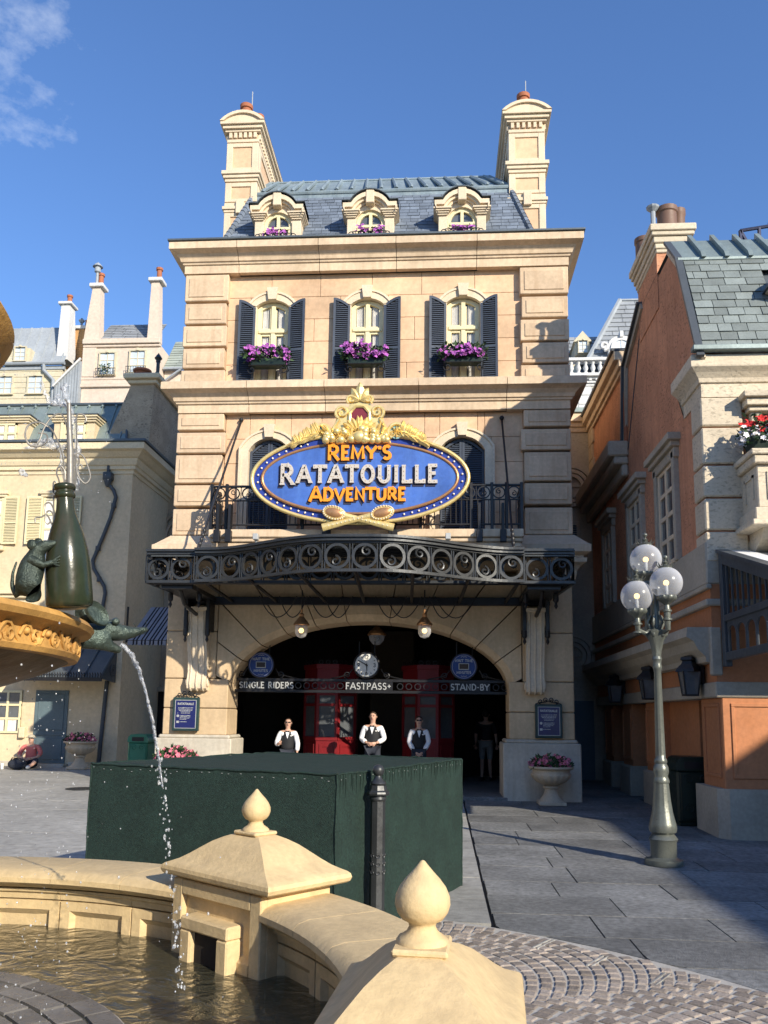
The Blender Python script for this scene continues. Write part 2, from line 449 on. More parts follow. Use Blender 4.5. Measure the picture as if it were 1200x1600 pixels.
def _jet(N, L, out):
    t = N.new('ShaderNodeBsdfTransparent'); t.inputs[0].default_value = (.9,.92,.95,1)
    d = N.new('ShaderNodeBsdfPrincipled'); d.inputs['Base Color'].default_value = (.80,.83,.87,1); d.inputs['Roughness'].default_value = .12; d.inputs['Specular IOR Level'].default_value = .9
    g = N.new('ShaderNodeNewGeometry'); n = N.new('ShaderNodeTexNoise'); n.inputs['Scale'].default_value = 60; n.inputs['Detail'].default_value = 4
    L.new(g.outputs['Position'], n.inputs['Vector'])
    bp = N.new('ShaderNodeBump'); bp.inputs['Strength'].default_value = 1; bp.inputs['Distance'].default_value = .02; L.new(n.outputs['Fac'], bp.inputs['Height']); L.new(bp.outputs[0], d.inputs['Normal'])
    mr = N.new('ShaderNodeMapRange'); mr.inputs[1].default_value = .35; mr.inputs[2].default_value = .65; mr.inputs[3].default_value = .04; mr.inputs[4].default_value = .55
    L.new(n.outputs['Fac'], mr.inputs[0])
    mx = N.new('ShaderNodeMixShader'); L.new(mr.outputs[0], mx.inputs[0]); L.new(t.outputs[0], mx.inputs[1]); L.new(d.outputs[0], mx.inputs[2]); L.new(mx.outputs[0], out.inputs[0])
M['jet'] = special('splashing_water', _jet)

def _pane(N, L, out):
    t = N.new('ShaderNodeBsdfTransparent'); t.inputs[0].default_value = (.93,.94,.94,1)
    g = N.new('ShaderNodeBsdfGlossy'); g.inputs['Roughness'].default_value = .03
    mx = N.new('ShaderNodeMixShader'); mx.inputs[0].default_value = .06; L.new(t.outputs[0], mx.inputs[1]); L.new(g.outputs[0], mx.inputs[2]); L.new(mx.outputs[0], out.inputs[0])
M['pane'] = special('clear_window_pane', _pane)

def _canglass(N, L, out):
    t = N.new('ShaderNodeBsdfTransparent'); t.inputs[0].default_value = (.16,.17,.18,1)
    d = N.new('ShaderNodeBsdfPrincipled'); d.inputs['Base Color'].default_value = (.12,.13,.13,1); d.inputs['Roughness'].default_value = .25
    mx = N.new('ShaderNodeMixShader'); mx.inputs[0].default_value = .8; L.new(t.outputs[0], mx.inputs[1]); L.new(d.outputs[0], mx.inputs[2]); L.new(mx.outputs[0], out.inputs[0])
M['canopyglass'] = special('dusty_canopy_glass', _canglass)

def gz(y):       # the paving rises gently towards the buildings
    return .014 * max(0.0, y + 7.5)
# ================================================================== setting: ground
g = MB()
ys = [-60, -7.5, 7.5, 30, 70]
for i in range(4):
    a, b = ys[i], ys[i+1]
    za, zb = gz(a)-.035, gz(b)-.035
    if a >= 7.5: za = gz(7.5)-.035; zb = za
    g.quad((-70,a,za),(70,a,za),(70,b,zb),(-70,b,zb))
g.build('ground', M['flagjoint'], kind='structure')

FC = (-.9, -14.15)        # centre of the fountain
RING_R = 5.42
def ring_d(x, y): return hypot(x-FC[0], y-FC[1])

def slab(parent, x0, x1, y0, y1, m, name, gap=.006, drop=.004):
    # paving slab following the slope; corners that enter the round sett field are trimmed to it
    x0 += gap; x1 -= gap; y0 += gap; y1 -= gap
    pts = []
    n = 5
    edge = [(x0+(x1-x0)*i/n, y0) for i in range(n)] + [(x1, y0+(y1-y0)*i/n) for i in range(n)] + [(x1-(x1-x0)*i/n, y1) for i in range(n)] + [(x0, y1-(y1-y0)*i/n) for i in range(n)]
    inside = [ring_d(*p) < RING_R for p in edge]
    if all(inside): return
    if any(inside):
        out = []
        for p in edge:
            d = ring_d(*p)
            if d < RING_R:
                k = RING_R/d; q = (FC[0]+(p[0]-FC[0])*k, FC[1]+(p[1]-FC[1])*k)
                q = (min(max(q[0],x0),x1), min(max(q[1],y0),y1))
                if ring_d(*q) < RING_R-.02: continue
                p = q
            if not out or hypot(p[0]-out[-1][0], p[1]-out[-1][1]) > .01: out.append(p)
        edge = out
        if len(edge) < 3: return
    else:
        edge = [(x0,y0),(x1,y0),(x1,y1),(x0,y1)]
    dz = random.uniform(-.003, .003)
    mb = MB(); k = len(edge)
    mb.add([(p[0],p[1],gz(p[1])-.03) for p in edge]+[(p[0],p[1],gz(p[1])+dz-.002) for p in edge],
           [tuple(range(k,2*k))]+[(i,(i+1)%k,(i+1)%k+k,i+k) for i in range(k)])
    mb.build(name, m, parent, recalc=False)

pav = MB(); pav.box(-16,-15.9,-16,-15.9,-.2,-.1)
pav = pav.build('pavement', M['flagjoint'], kind='structure')
# dark flagstones to the right of the long expansion joint
y = -12.6; row = 0
while y < 4.9:
    d = random.uniform(.62, .86)
    x = 1.86 + (0 if row % 2 else .01)
    first = True
    while x < 8.2:
        w = random.uniform(.95, 1.75)
        if first: w *= random.uniform(.45, .95)
        if not (y > -4.4 and x > 5.3):
            slab(pav, x, x+w, y, y+d, M['flag'], 'flagstone', gap=.007)
        x += w; first = False
    y += d; row += 1
# pale smoother slabs to the left
y = -12.2
while y < 9:
    d = random.uniform(1.0, 1.5)
    x = 1.845
    while x > -13:
        w = random.uniform(1.7, 2.6)
        if not (-4.1 < x-w/2 < 4.0 and y > -.4):
            slab(pav, x-w, x, y, y+d, M['concrete'], 'concrete_slab', gap=.004)
        x -= w
    y += d

# manhole cover in the pale slabs
mh = thing('manhole_cover', 'round patterned manhole cover set in the pale paving left of the green box', 'manhole cover', (-5.9,.55,gz(.55)))
mb = MB(); mb.lathe([(.36,-.01),(.36,.006),(.33,.006)], (-5.9,.55,gz(.55)+.004), 28); mb.build('rim', M['iron2'], mh)
mb = MB()
for i in range(-4,5):
    for j in range(-4,5):
        if hypot(i,j) < 4.3: mb.box(-5.9+i*.07-.022,-5.9+i*.07+.022,.55+j*.07-.022,.55+j*.07+.022,gz(.55),gz(.55)+.012)
mb.build('tread', M['iron2'], mh, kind='stuff')

# setts around the fountain, laid in segmental arcs
cr = MB()
nn = 72
cr.add([(FC[0]+r*cos(2*pi*k/nn), FC[1]+r*sin(2*pi*k/nn), -.004) for r in (2.44, RING_R) for k in range(nn)],
       [(k,(k+1)%nn,nn+(k+1)%nn,nn+k) for k in range(nn)])
cr = cr.build('cobbled_ring', M['grout'], kind='structure')
cam_p = Vector((1.43,-16.5,1.65))
SW, SAG, SD = 1.5, .33, .102            # strip width, rise of the arcs, course depth
s_ax = radians(24); ux, uy, vx, vy = -sin(s_ax), cos(s_ax), cos(s_ax), sin(s_ax)
sett_me = []
for q in range(7):
    j = [(-.5+random.uniform(.07,.13), -.5+random.uniform(.07,.13)), (.5-random.uniform(.07,.13), -.5+random.uniform(.07,.13)), (.5-random.uniform(.07,.13), .5-random.uniform(.07,.13)), (-.5+random.uniform(.07,.13), .5-random.uniform(.07,.13))]
    sett_me.append([[(x, y, -.03) for x, y in j], [(x, y, 0) for x, y in j], [(x*.84, y*.84, .004) for x, y in j]])
setts = []
k = -90
while k < 90:
    c = -7.0; n_ = int(14/.105)
    off = .05*(k % 2)+random.uniform(-.02,.02)
    c = -7.0+off
    while c < 7.0:
        u = c
        t = ((u/SW) % 1)*2-1
        slope = -SAG*2*t*2/SW
        L_ = random.uniform(.095,.125)
        du = L_/sqrt(1+slope*slope)
        uc = u+du/2; tc = ((uc/SW) % 1)*2-1; slope = -SAG*4*tc/SW
        v = k*SD+SAG*(1-tc*tc)
        x, y = FC[0]+uc*ux+v*vx, FC[1]+uc*uy+v*vy
        d = ring_d(x, y)
        if 2.5 < d < RING_R-.06 and (x > -.2 or y > -11.5):
            h = SD/sqrt(1+slope*slope)
            ang = atan2(uy+slope*vy, ux+slope*vx)
            setts.append((hypot(x-1.43, y+16.5), Matrix.Translation((x,y,random.uniform(-.002,.003))) @ Matrix.Rotation(ang,4,'Z') @ Matrix.Diagonal((L_,h,1,1)), x, y))
        c += du
    k += 1
def in_view(x, y):
    v = Vector((x,y,0))-cam_p; D = v.dot(_fw)
    if D < .3: return False
    px = 600+1300*v.dot(_R)/D; py = 931-1300*v.dot(_U)/D
    return -30 < px < 1230 and py < 1640 and not (px < 640 and py > 1440) and px > 560
setts.sort(key=lambda s: (not in_view(s[2], s[3]), s[0]))
protos = []
for rings in sett_me:
    mb = MB(); mb.loft(rings); protos.append(mb)
meshes = [p.mesh('sett', M['sett'], recalc=False) for p in protos]
for i, s in enumerate(setts[:300]): place('sett', meshes[i % 7], cr, s[1])
mb = MB()
for i, s in enumerate(setts[300:]):
    p = protos[i % 7]; mb.add([s[1] @ Vector(q) for q in p.v], p.f)
mb.build('setts', M['sett'], cr, recalc=False, kind='stuff')
# three short steel strips let into the setts
for (x, y) in ((2.18,-9.95),(2.5,-10.35),(2.83,-10.72)):
    mb = MB(); mb.box(-.006,.006,-.15,.15,-.005,.008); mb.box(.03,.038,-.15,.15,-.005,.008)
    mb.xf(Matrix.Translation((x,y,0)) @ Matrix.Rotation(radians(-32),4,'Z')); mb.build('drain_strip', M['concrete'], cr)

# ================================================================== main building
BX0, BX1 = -4.10, 4.04
XC = -.04
b = thing('entrance_building', 'tall cream stone Paris townhouse with mansard roof, two chimneys and an arched entrance', 'building', (0,0,0))

def cornice(mb, prof, x0, x1, y0, y1):
    # moulding profile (out, z) carried round the left side, the front and the right side
    for i in range(len(prof)):
        pass
    rings = [[(x0-o, y1, z), (x0-o, y0-o, z), (x1+o, y0-o, z), (x1+o, y1, z)] for (o, z) in prof]
    n = 4
    vs = [p for r in rings for p in r]; fs = []
    for i in range(len(prof)-1):
        for k in range(3):
            fs.append((i*n+k, i*n+k+1, (i+1)*n+k+1, (i+1)*n+k))
    m = len(prof)-1
    fs.append((m*n, m*n+1, m*n+2, m*n+3)); fs.append((3,2,1,0))
    fs.append(tuple([i*n for i in range(len(prof))])); fs.append(tuple([i*n+3 for i in range(len(prof))]))
    return mb.add(vs, fs)

def cornice_front(parent, prof, x0, x1, y0, y1, mat_, joints, name='cornice_block', gap=.006):
    # the same moulding cut into blocks at the joints
    xs = [x0] + joints + [x1]
    for i in range(len(xs)-1):
        a, c = xs[i], xs[i+1]
        left, right = (i == 0), (i == len(xs)-2)
        rings = []
        for (o, z) in prof:
            p = []
            xa = a-o if left else a+gap
            xb = c+o if right else c-gap
            if left: p += [(xa, y1, z)]
            else: p += [(xa, y0+.1, z)]
            p += [(xa, y0-o, z), (xb, y0-o, z)]
            p += [(xb, y1, z)] if right else [(xb, y0+.1, z)]
            rings.append(p)
        mb = MB(); n = 4; vs = [q for r in rings for q in r]; fs = []
        for k in range(len(prof)-1):
            for j in range(4): fs.append((k*n+j, k*n+(j+1)%4, (k+1)*n+(j+1)%4, (k+1)*n+j))
        m = len(prof)-1
        fs += [(m*n, m*n+1, m*n+2, m*n+3), (3,2,1,0)]
        mb.add(vs, fs); mb.build(name, mat_, parent)

# solid core behind the facing
mb = MB(); mb.box(BX0+.05,BX1-.05,.50,6.2,4.9,11.2); mb.build('wall', M['mortar'], b)

def ashlar(parent, x0, x1, z0, z1, y, hrow, wblk, m, holes=(), th=.36, name='stone_block', seed=1, gap=.0035):
    rnd_ = random.Random(seed)
    n = max(1, round((z1-z0)/hrow)); h = (z1-z0)/n
    for r in range(n):
        za, zb = z0+r*h, z0+(r+1)*h
        x = x0; k = 0
        cuts = [x0]
        xx = x0 + (wblk*.5 if r % 2 else wblk) * rnd_.uniform(.8,1.1)
        while xx < x1-.25: cuts.append(xx); xx += wblk*rnd_.uniform(.85,1.15)
        cuts.append(x1)
        for i in range(len(cuts)-1):
            spans = [(cuts[i], cuts[i+1], za, zb)]
            for (hx0,hx1,hz0,hz1) in holes:
                ns = []
                for (a,c,e,f) in spans:
                    if c <= hx0 or a >= hx1 or f <= hz0 or e >= hz1: ns.append((a,c,e,f)); continue
                    if a < hx0: ns.append((a,hx0,e,f))
                    if c > hx1: ns.append((hx1,c,e,f))
                    m0, m1 = max(a,hx0), min(c,hx1)
                    if e < hz0: ns.append((m0,m1,e,hz0))
                    if f > hz1: ns.append((m0,m1,hz1,f))
                spans = ns
            for (a,c,e,f) in spans:
                if c-a < .03 or f-e < .03: continue
                mb = MB(); mb.cbox(a+gap,c-gap,y,y+th,e+gap,f-gap,.006); mb.build(name, m, parent)

# third floor
WIN3 = (-2.215, -.17, 1.87)
WW, WZ0, WZS, WZT = .345, 8.56, 10.36, 10.50
ashlar(b, -3.2, 3.09, 8.56, 11.1, .15, .51, 1.0, M['ashlar'], [(c-.40,c+.40,8.5,10.55) for c in WIN3], seed=3)
# quoins, storey 3 and 2
q3 = [(10.47,11.07),(9.95,10.41),(9.44,9.90),(8.95,9.39),(8.56,8.90)]
q2 = [(7.58,7.93),(7.08,7.52),(6.43,7.03),(5.94,6.38),(5.32,5.87)]
def quoin(x0, x1, z0, z1):
    mb = MB(); mb.cbox(x0, x1, 0, .5, z0, z1, .014)
    mb.cbox(x0+.09, x1-.09, -.018, .2, z0+.085, z1-.085, .01)
    mb.build('quoin', M['quoin'], b)
for i, (z0, z1) in enumerate(q3):
    e = .03 if i % 2 else 0
    quoin(-4.10+(.0 if i % 2 else -.02), -3.17-e, z0, z1); quoin(3.05+e, 4.04+(.0 if i % 2 else .015), z0, z1)
for i, (z0, z1) in enumerate(q2):
    e = .05 if i % 2 == 0 else 0
    quoin(-4.14, -3.10-e, z0, z1); quoin(3.04+(0 if i in (1,) else .06), 4.05, z0, z1)
# side walls
for (xa, xb) in ((-4.08,-4.0),(3.95,4.02)):
    mb = MB(); mb.box(xa, xb, .5, 6.2, .1, 11.1); mb.build('wall', M['quoin'], b)

top_prof = [(-.02,11.09),(.02,11.09),(.02,11.27),(.05,11.28),(.06,11.32),(.09,11.33),(.11,11.40),(.17,11.47),(.27,11.51),(.30,11.52),(.30,11.67),(.27,11.69)]
cornice_front(b, top_prof, -4.12, 4.05, 0, 6, M['stone'], [-2.95,-1.2,.45,2.15])
band_prof = [(-.02,7.945),(.015,7.945),(.015,8.12),(.05,8.13),(.06,8.17),(.09,8.18),(.11,8.25),(.18,8.32),(.28,8.36),(.31,8.37),(.31,8.52),(.28,8.54)]
cornice_front(b, band_prof, -4.12, 4.03, 0, 6, M['stone'], [-2.62,-1.0,.95,2.75])
# gutter edge on the top cornice
mb = MB(); cornice(mb, [(.27,11.692),(.33,11.70),(.33,11.735),(.0,11.74)], -4.12, 4.05, 0, 6); mb.build('gutter', M['lead'], b)

def arch_pts(c, hw, zs, zt, n=10):
    # segmental head from (c-hw, zs) over (c, zt)
    s = zt-zs; R = (hw*hw+s*s)/(2*s); a = math.asin(min(1, hw/R))
    return [(c+R*sin(-a+2*a*i/n), zt-R+R*cos(-a+2*a*i/n)) for i in range(n+1)]

def arch_band(mb, c, hw0, zs0, zt0, hw1, zs1, zt1, y0, y1, z_low=None, n=12):
    A = arch_pts(c, hw0, zs0, zt0, n); B = arch_pts(c, hw1, zs1, zt1, n)
    if z_low is not None:
        A = [(c-hw0, z_low)] + A + [(c+hw0, z_low)]; B = [(c-hw1, z_low)] + B + [(c+hw1, z_low)]
    for i in range(len(A)-1):
        p = [A[i], A[i+1], B[i+1], B[i]]
        mb.add([(x,y0,z) for x,z in p]+[(x,y1,z) for x,z in p], [(0,1,2,3),(7,6,5,4),(0,4,5,1),(2,6,7,3)] + ([(0,3,7,4)] if i == 0 else []) + ([(1,5,6,2)] if i == len(A)-2 else []))

def curtain(parent, x0, x1, z0, z1, y, n=9, amp=.012, name='curtain'):
    mb = MB(); pts = []
    k = n*6
    for i in range(k+1):
        t = i/k; pts.append((x0+(x1-x0)*t, y+amp*sin(t*n*2*pi)+amp*.5*sin(t*n*4.7)))
    for i in range(k):
        mb.quad((pts[i][0],pts[i][1],z0),(pts[i+1][0],pts[i+1][1],z0),(pts[i+1][0],pts[i+1][1],z1),(pts[i][0],pts[i][1],z1))
    return mb.build(name, M['curtain'], parent, 60, recalc=False)

for c in WIN3:
    w = MB(); y = .24
    # frame: arched head, jambs, mullion, transom and glazing bars
    arch_band(w, c, WW-.075, WZS-.05, WZT-.085, WW, WZS, WZT, y-.02, y+.06, WZ0)
    w.cbox(c-.045,c+.045,y-.035,y+.05,WZ0,WZT-.08,.008)
    w.cbox(c-WW+.03,c+WW-.03,y-.05,y+.04,9.80,9.88,.01)
    for s in (-1,1):
        x0, x1 = (c-WW+.07, c-.045) if s < 0 else (c+.045, c+WW-.07)
        w.box(x0,x0+.03,y-.005,y+.045,WZ0,WZS-.02); w.box(x1-.03,x1,y-.005,y+.045,WZ0,WZS+.02)
        w.box(x0+.03,x1-.03,y-.004,y+.044,9.24,9.265); w.box(x0+.03,x1-.03,y-.006,y+.042,9.75,9.80); w.box(x0+.03,x1-.03,y-.006,y+.042,9.88,9.92)
    fr = w.build('window', M['cream'], b)
    for s in (-1,1):
        x0, x1 = (c-WW+.09, c-.05) if s < 0 else (c+.05, c+WW-.09)
        for (za, zb) in ((9.90,10.40),(9.27,9.77),(8.60,9.24)):
            k = x0+(x1-x0)*(.0 if s < 0 else .22); k2 = x0+(x1-x0)*(.78 if s < 0 else 1)
            curtain(fr, k, k2, za, zb, y+.05, 5)
        p_ = MB(); p_.box(x0-.02,x1+.02,y+.075,y+.08,8.58,10.42); p_.build('backing', M['dark'], fr)
        for (za, zb) in ((9.90,10.42),(9.27,9.77),(8.60,9.24)):
            p_ = MB(); p_.quad((x0-.01,y+.022,za),(x1+.01,y+.022,za),(x1+.01,y+.022,zb),(x0-.01,y+.022,zb)); p_.build('pane', M['pane'], fr, recalc=False)
    # carved surround and keystone
    s_ = MB()
    arch_band(s_, c, WW+.01, WZS+.01, WZT+.01, WW+.13, WZS+.05, WZT+.16, .10, .26)
    arch_band(s_, c, WW+.13, WZS+.05, WZT+.16, WW+.19, WZS+.06, WZT+.20, .075, .2)
    s_.cbox(c-WW-.06,c-WW-.004,.12,.26,WZ0,WZS+.03,.008); s_.cbox(c+WW+.004,c+WW+.06,.12,.26,WZ0,WZS+.03,.008)
    s_.build('surround', M['trim'], b)
    k_ = MB(); k_.prism([(c-.085,10.50),(c+.085,10.50),(c+.12,10.77),(c-.12,10.77)],'y',.03,.2); k_.build('keystone', M['trim'], b)

def shutter_mesh(w, z0, z1a, z1b, th=.035):
    # louvred leaf, inner edge at x=0 (top z1a), outer edge at x=w (top z1b)
    f = MB(); fw = .05
    def ztop(x):
        t = x/w; return z1a+(z1b-z1a)*(sin(t*pi/2) if z1b > z1a else 1-cos(t*pi/2))
    n = 6
    f.box(0,fw,-th/2,th/2,z0,ztop(0)-.0); f.box(w-fw,w,-th/2,th/2,z0,ztop(w-fw))
    for i in range(n):
        xa, xb = fw+(w-2*fw)*i/n, fw+(w-2*fw)*(i+1)/n
        f.add([(xa,-th/2,ztop(xa)-.06),(xb,-th/2,ztop(xb)-.06),(xb,-th/2,ztop(xb)),(xa,-th/2,ztop(xa)),(xa,th/2,ztop(xa)-.06),(xb,th/2,ztop(xb)-.06),(xb,th/2,ztop(xb)),(xa,th/2,ztop(xa))],[(0,1,2,3),(7,6,5,4),(0,4,5,1),(2,6,7,3)])
    zm = z0+(z1a-z0)*.45
    f.box(fw,w-fw,-th/2+.001,th/2-.001,z0,z0+.06); f.box(fw,w-fw,-th/2+.001,th/2-.001,zm-.03,zm+.03)
    s = MB(); z = z0+.085
    while z < max(z1a,z1b)-.05:
        if not (zm-.045 < z < zm+.04):
            ok_ = [fw+(w-2*fw)*q/16 for q in range(17) if ztop(fw+(w-2*fw)*q/16)-.05 > z+.03]
            if len(ok_) > 2:
                xa, xb = ok_[0], ok_[-1]
                if True:
                    s.add([(xa,-th*.42,z),(xb,-th*.42,z),(xb,th*.42,z+.034),(xa,th*.42,z+.034),(xa,-th*.42,z-.009),(xb,-th*.42,z-.009),(xb,th*.42,z+.025),(xa,th*.42,z+.025)],[(0,1,2,3),(7,6,5,4),(0,4,5,1),(1,5,6,2),(2,6,7,3),(3,7,4,0)])
        z += .046
    bk = MB(); bk.prism([(fw,z0+.05)]+[(w-fw,z0+.05)]+[(fw+(w-2*fw)*q/8, ztop(fw+(w-2*fw)*q/8)-.03) for q in range(8,-1,-1)],'y',th*.5-.004,th*.5)
    return f, s, bk

sh_f, sh_s, sh_b = shutter_mesh(.36, 8.56, 10.33, 10.50)
me_f = sh_f.mesh('shutter', M['navy']); me_s = sh_s.mesh('slats', M['navy']); me_b = sh_b.mesh('backing', M['dark'])
def shutter(parent, x, y, mirror, ms, tilt=0):
    Mx = Matrix.Translation(Vector((x,y,0))-W[parent]) @ (Matrix.Scale(-1,4,(1,0,0)) if mirror else Matrix.Identity(4)) @ Matrix.Rotation(radians(tilt),4,'Z')
    o = place('shutter', ms[0], parent, Mx)
    place('slats', ms[1], o, None, kind='stuff'); place('backing', ms[2], o, None)
    return o
for c in WIN3:
    shutter(b, c+WW+.015, .085, False, (me_f,me_s,me_b), -7); shutter(b, c-WW-.015, .085, True, (me_f,me_s,me_b), -7)

# second floor: louvred doors behind the sign
ashlar(b, -3.14, 3.10, 5.28, 7.95, .15, .53, 1.05, M['ashlar'], [(-2.62,-1.74,5.2,7.45),(1.38,2.31,5.2,7.45)], seed=8)
for c, hw in ((-2.185,.435),(1.845,.465)):
    s_ = MB(); arch_band(s_, c, hw, 7.14, 7.42, hw+.15, 7.20, 7.56, .09, .3, 5.27); arch_band(s_, c, hw+.15, 7.20, 7.56, hw+.2, 7.21, 7.60, .06, .2, 5.27); s_.build('surround', M['trim'], b)
    k_ = MB(); k_.prism([(c-.085,7.42),(c+.085,7.42),(c+.12,7.70),(c-.12,7.70)],'y',.02,.2); k_.build('keystone', M['trim'], b)
    f, s, bk = shutter_mesh(hw-.01, 5.27, 7.40, 7.13)
    ms = (f.mesh('shutter', M['navy']), s.mesh('slats', M['navy']), bk.mesh('backing', M['dark']))
    shutter(b, c+.004, .24, False, ms); shutter(b, c-.004, .24, True, ms)

# balcony slab
mb = MB()
for (o, z0, z1) in ((0,5.10,5.26),(-.05,5.02,5.10),(-.1,4.92,5.02)):
    mb.cbox(-3.15-o*.4, 3.0+o*.4, -.78-o, .2, z0+.001, z1, .015)
mb.build('balcony_slab', M['stone'], b)

# ground floor: pier cornices
cap_prof = [(-.02,4.40),(.03,4.40),(.05,4.50),(.06,4.58),(.12,4.66),(.22,4.72),(.23,4.80),(.17,4.82),(.17,4.86),(.27,4.90),(.30,4.92),(.30,5.06),(.26,5.08),(.02,5.30)]
for (xa, xb) in ((-4.14,-3.12),(3.02,4.05)):
    mb = MB(); cornice(mb, cap_prof, xa, xb, 0, 3); mb.build('pier_cornice', M['stone'], b)
mb = MB(); mb.box(-3.1,3.0,.02,.5,4.6,4.95); mb.build('frieze', M['pier'], b)

# pier blocks
zp = [(1.25,1.78),(1.78,2.37),(2.37,3.33),(3.33,4.42)]
EA, EB, EZ = 2.79, 1.36, 2.20           # arch ellipse
def ell_x(z, a=EA, bb=EB):
    return a*sqrt(max(0, 1-((z-EZ)/bb)**2)) if z > EZ else a
for side in (-1, 1):
    xo = 4.135 if side < 0 else 4.05
    for i, (z0, z1) in enumerate(zp):
        inner = 2.79 if z1 < 2.3 else (3.02 if i == 2 else 3.02)
        if i < 2:
            mb = MB()
            for (za, zb) in ((z0+.006, z1-.006),):
                x0, x1 = (XC-xo+.04, XC-2.79) if side < 0 else (XC+2.79, XC+xo)
                mb.cbox(min(x0,x1), max(x0,x1), 0, .85, za, zb, .018)
            mb.build('stone_block', M['pier'], b)
        else:
            x0, x1 = (XC-xo+.04, XC-3.06) if side < 0 else (XC+3.06, XC+xo)
            mb = MB(); mb.cbox(x0, x1, 0, .85, z0+.006, z1-.006, .018); mb.build('stone_block', M['pier'], b)
    x0, x1 = (XC-4.20, XC-2.66) if side < 0 else (XC+2.66, XC+4.15)
    mb = MB(); mb.cbox(x0, x1, -.10, .95, .02, 1.19, .02); mb.cbox(x0+.05, x1-.05, -.06, .9, 1.18, 1.26, .03)
    mb.build('pier_base', M['base'], b)
# voussoirs: jointed arch stones between the ellipse and a square frame
FO = (XC, .9)
def ell_pt(ang, ex=0):
    # point of the arch ring seen from the focus, offset outwards by ex
    dx, dz = cos(ang), sin(ang); lo, hi = .1, 6
    for _ in range(40):
        mid = (lo+hi)/2; x, z = dx*mid, FO[1]+dz*mid
        zz = max(z-EZ, 0)
        ins = (x/(EA+ex))**2+(zz/(EB+ex))**2 < 1
        if ins: lo = mid
        else: hi = mid
    return (FO[0]+dx*lo, FO[1]+dz*lo)
def frame_pt(ang, hx=3.04, zt=4.42):
    dx, dz = cos(ang), sin(ang)
    t = min(hx/abs(dx) if abs(dx) > 1e-6 else 1e9, (zt-FO[1])/dz if dz > 1e-6 else 1e9)
    return (FO[0]+dx*t, FO[1]+dz*t)
a_low = atan2(2.40-.9, 3.0)
cuts = [a_low, radians(36), radians(45), radians(55.5), radians(67.5), radians(80.8)]
cuts = cuts + [pi-a for a in reversed(cuts)]
corner = atan2(4.42-.9, 3.04)
for i in range(len(cuts)-1):
    a0, a1 = cuts[i]+.003, cuts[i+1]-.003
    n = 5
    ia = [a0+(a1-a0)*k/n for k in range(n+1)]
    inner = [ell_pt(a, 0) for a in ia]; spl = [ell_pt(a, .13) for a in ia]
    oa = [a0] + [c for c in (corner, pi-corner) if a0 < c < a1] + [a1]
    outer = [frame_pt(a) for a in reversed(oa)]
    mb = MB()
    poly = spl + outer
    k = len(poly); ns = len(spl)
    vs = [(x,.0,z) for x,z in poly] + [(x,.82,z) for x,z in poly] + [(x,.12,z) for x,z in inner] + [(x,.82,z) for x,z in inner]
    fs = [tuple(range(k))]
    for j in range(ns-1):
        fs.append((j, j+1, 2*k+j+1, 2*k+j)); fs.append((2*k+j, 2*k+j+1, 2*k+ns+j+1, 2*k+ns+j))
    for j in range(ns-1, k): fs.append((j, (j+1)%k, (j+1)%k+k, j+k))
    fs.append((0, 2*k, 2*k+ns, k)); fs.append((ns-1, k+ns-1, 2*k+2*ns-1, 2*k+ns-1))
    mb.add(vs, fs); mb.build('voussoir', M['pier'], b)
# scrolled console brackets
def console(xa, xb):
    prof = [(.0,3.72),(-.34,3.72),(-.36,3.62),(-.33,3.52),(-.30,3.44),(-.31,3.30),(-.29,3.1),(-.23,2.9),(-.17,2.7),(-.15,2.5),(-.19,2.36),(-.21,2.26),(-.18,2.17),(-.10,2.13),(.0,2.13)]
    mb = MB(); mb.prism(prof, 'x', xa, xb)
    for t in (.18,.5,.82):
        x = xa+(xb-xa)*t
        mb.tube([(x,p[0]-.006,p[1]) for p in prof[1:-1]], .022, 6)
    mb.cbox(xa-.02,xb+.02,-.40,0,3.70,3.78,.01)
    for s in (xa-.012, xb+.012):
        for (cy, cz, r) in ((-.2,3.52,.14),(-.1,2.28,.09)):
            mb.tube([(s, cy+q[0], cz+q[1]) for q in spiral(0,0,r,r*.2,90,600,22)], .018, 5)
    mb.build('console_bracket', M['trim'], b, 40)
console(-3.62,-3.23); console(3.07,3.42)

# the room behind the arch
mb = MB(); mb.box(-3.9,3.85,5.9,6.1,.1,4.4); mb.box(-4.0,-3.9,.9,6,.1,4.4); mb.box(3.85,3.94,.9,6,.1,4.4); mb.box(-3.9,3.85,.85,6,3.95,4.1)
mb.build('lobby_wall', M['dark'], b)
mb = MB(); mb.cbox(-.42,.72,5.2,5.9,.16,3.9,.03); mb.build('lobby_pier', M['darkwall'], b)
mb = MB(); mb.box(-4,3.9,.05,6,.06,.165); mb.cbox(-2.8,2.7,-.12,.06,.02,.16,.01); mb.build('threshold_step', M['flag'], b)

# -------------------------------------------------------------- mansard roof
roof = MB()
RZ0, RY0, RZ1, RY1 = 11.74, .16, 13.52, .95
roof.add([(-3.45,RY0+.03,RZ0),(3.42,RY0+.03,RZ0),(2.94,RY1+.03,RZ1),(-2.92,RY1+.03,RZ1),(-3.45,5.9,RZ0),(3.42,5.9,RZ0),(2.94,5.1,RZ1),(-2.92,5.1,RZ1)],
         [(0,1,2,3),(1,5,6,2),(5,4,7,6),(4,0,3,7),(3,2,6,7)])
roof = roof.build('roof', M['lead'], b)
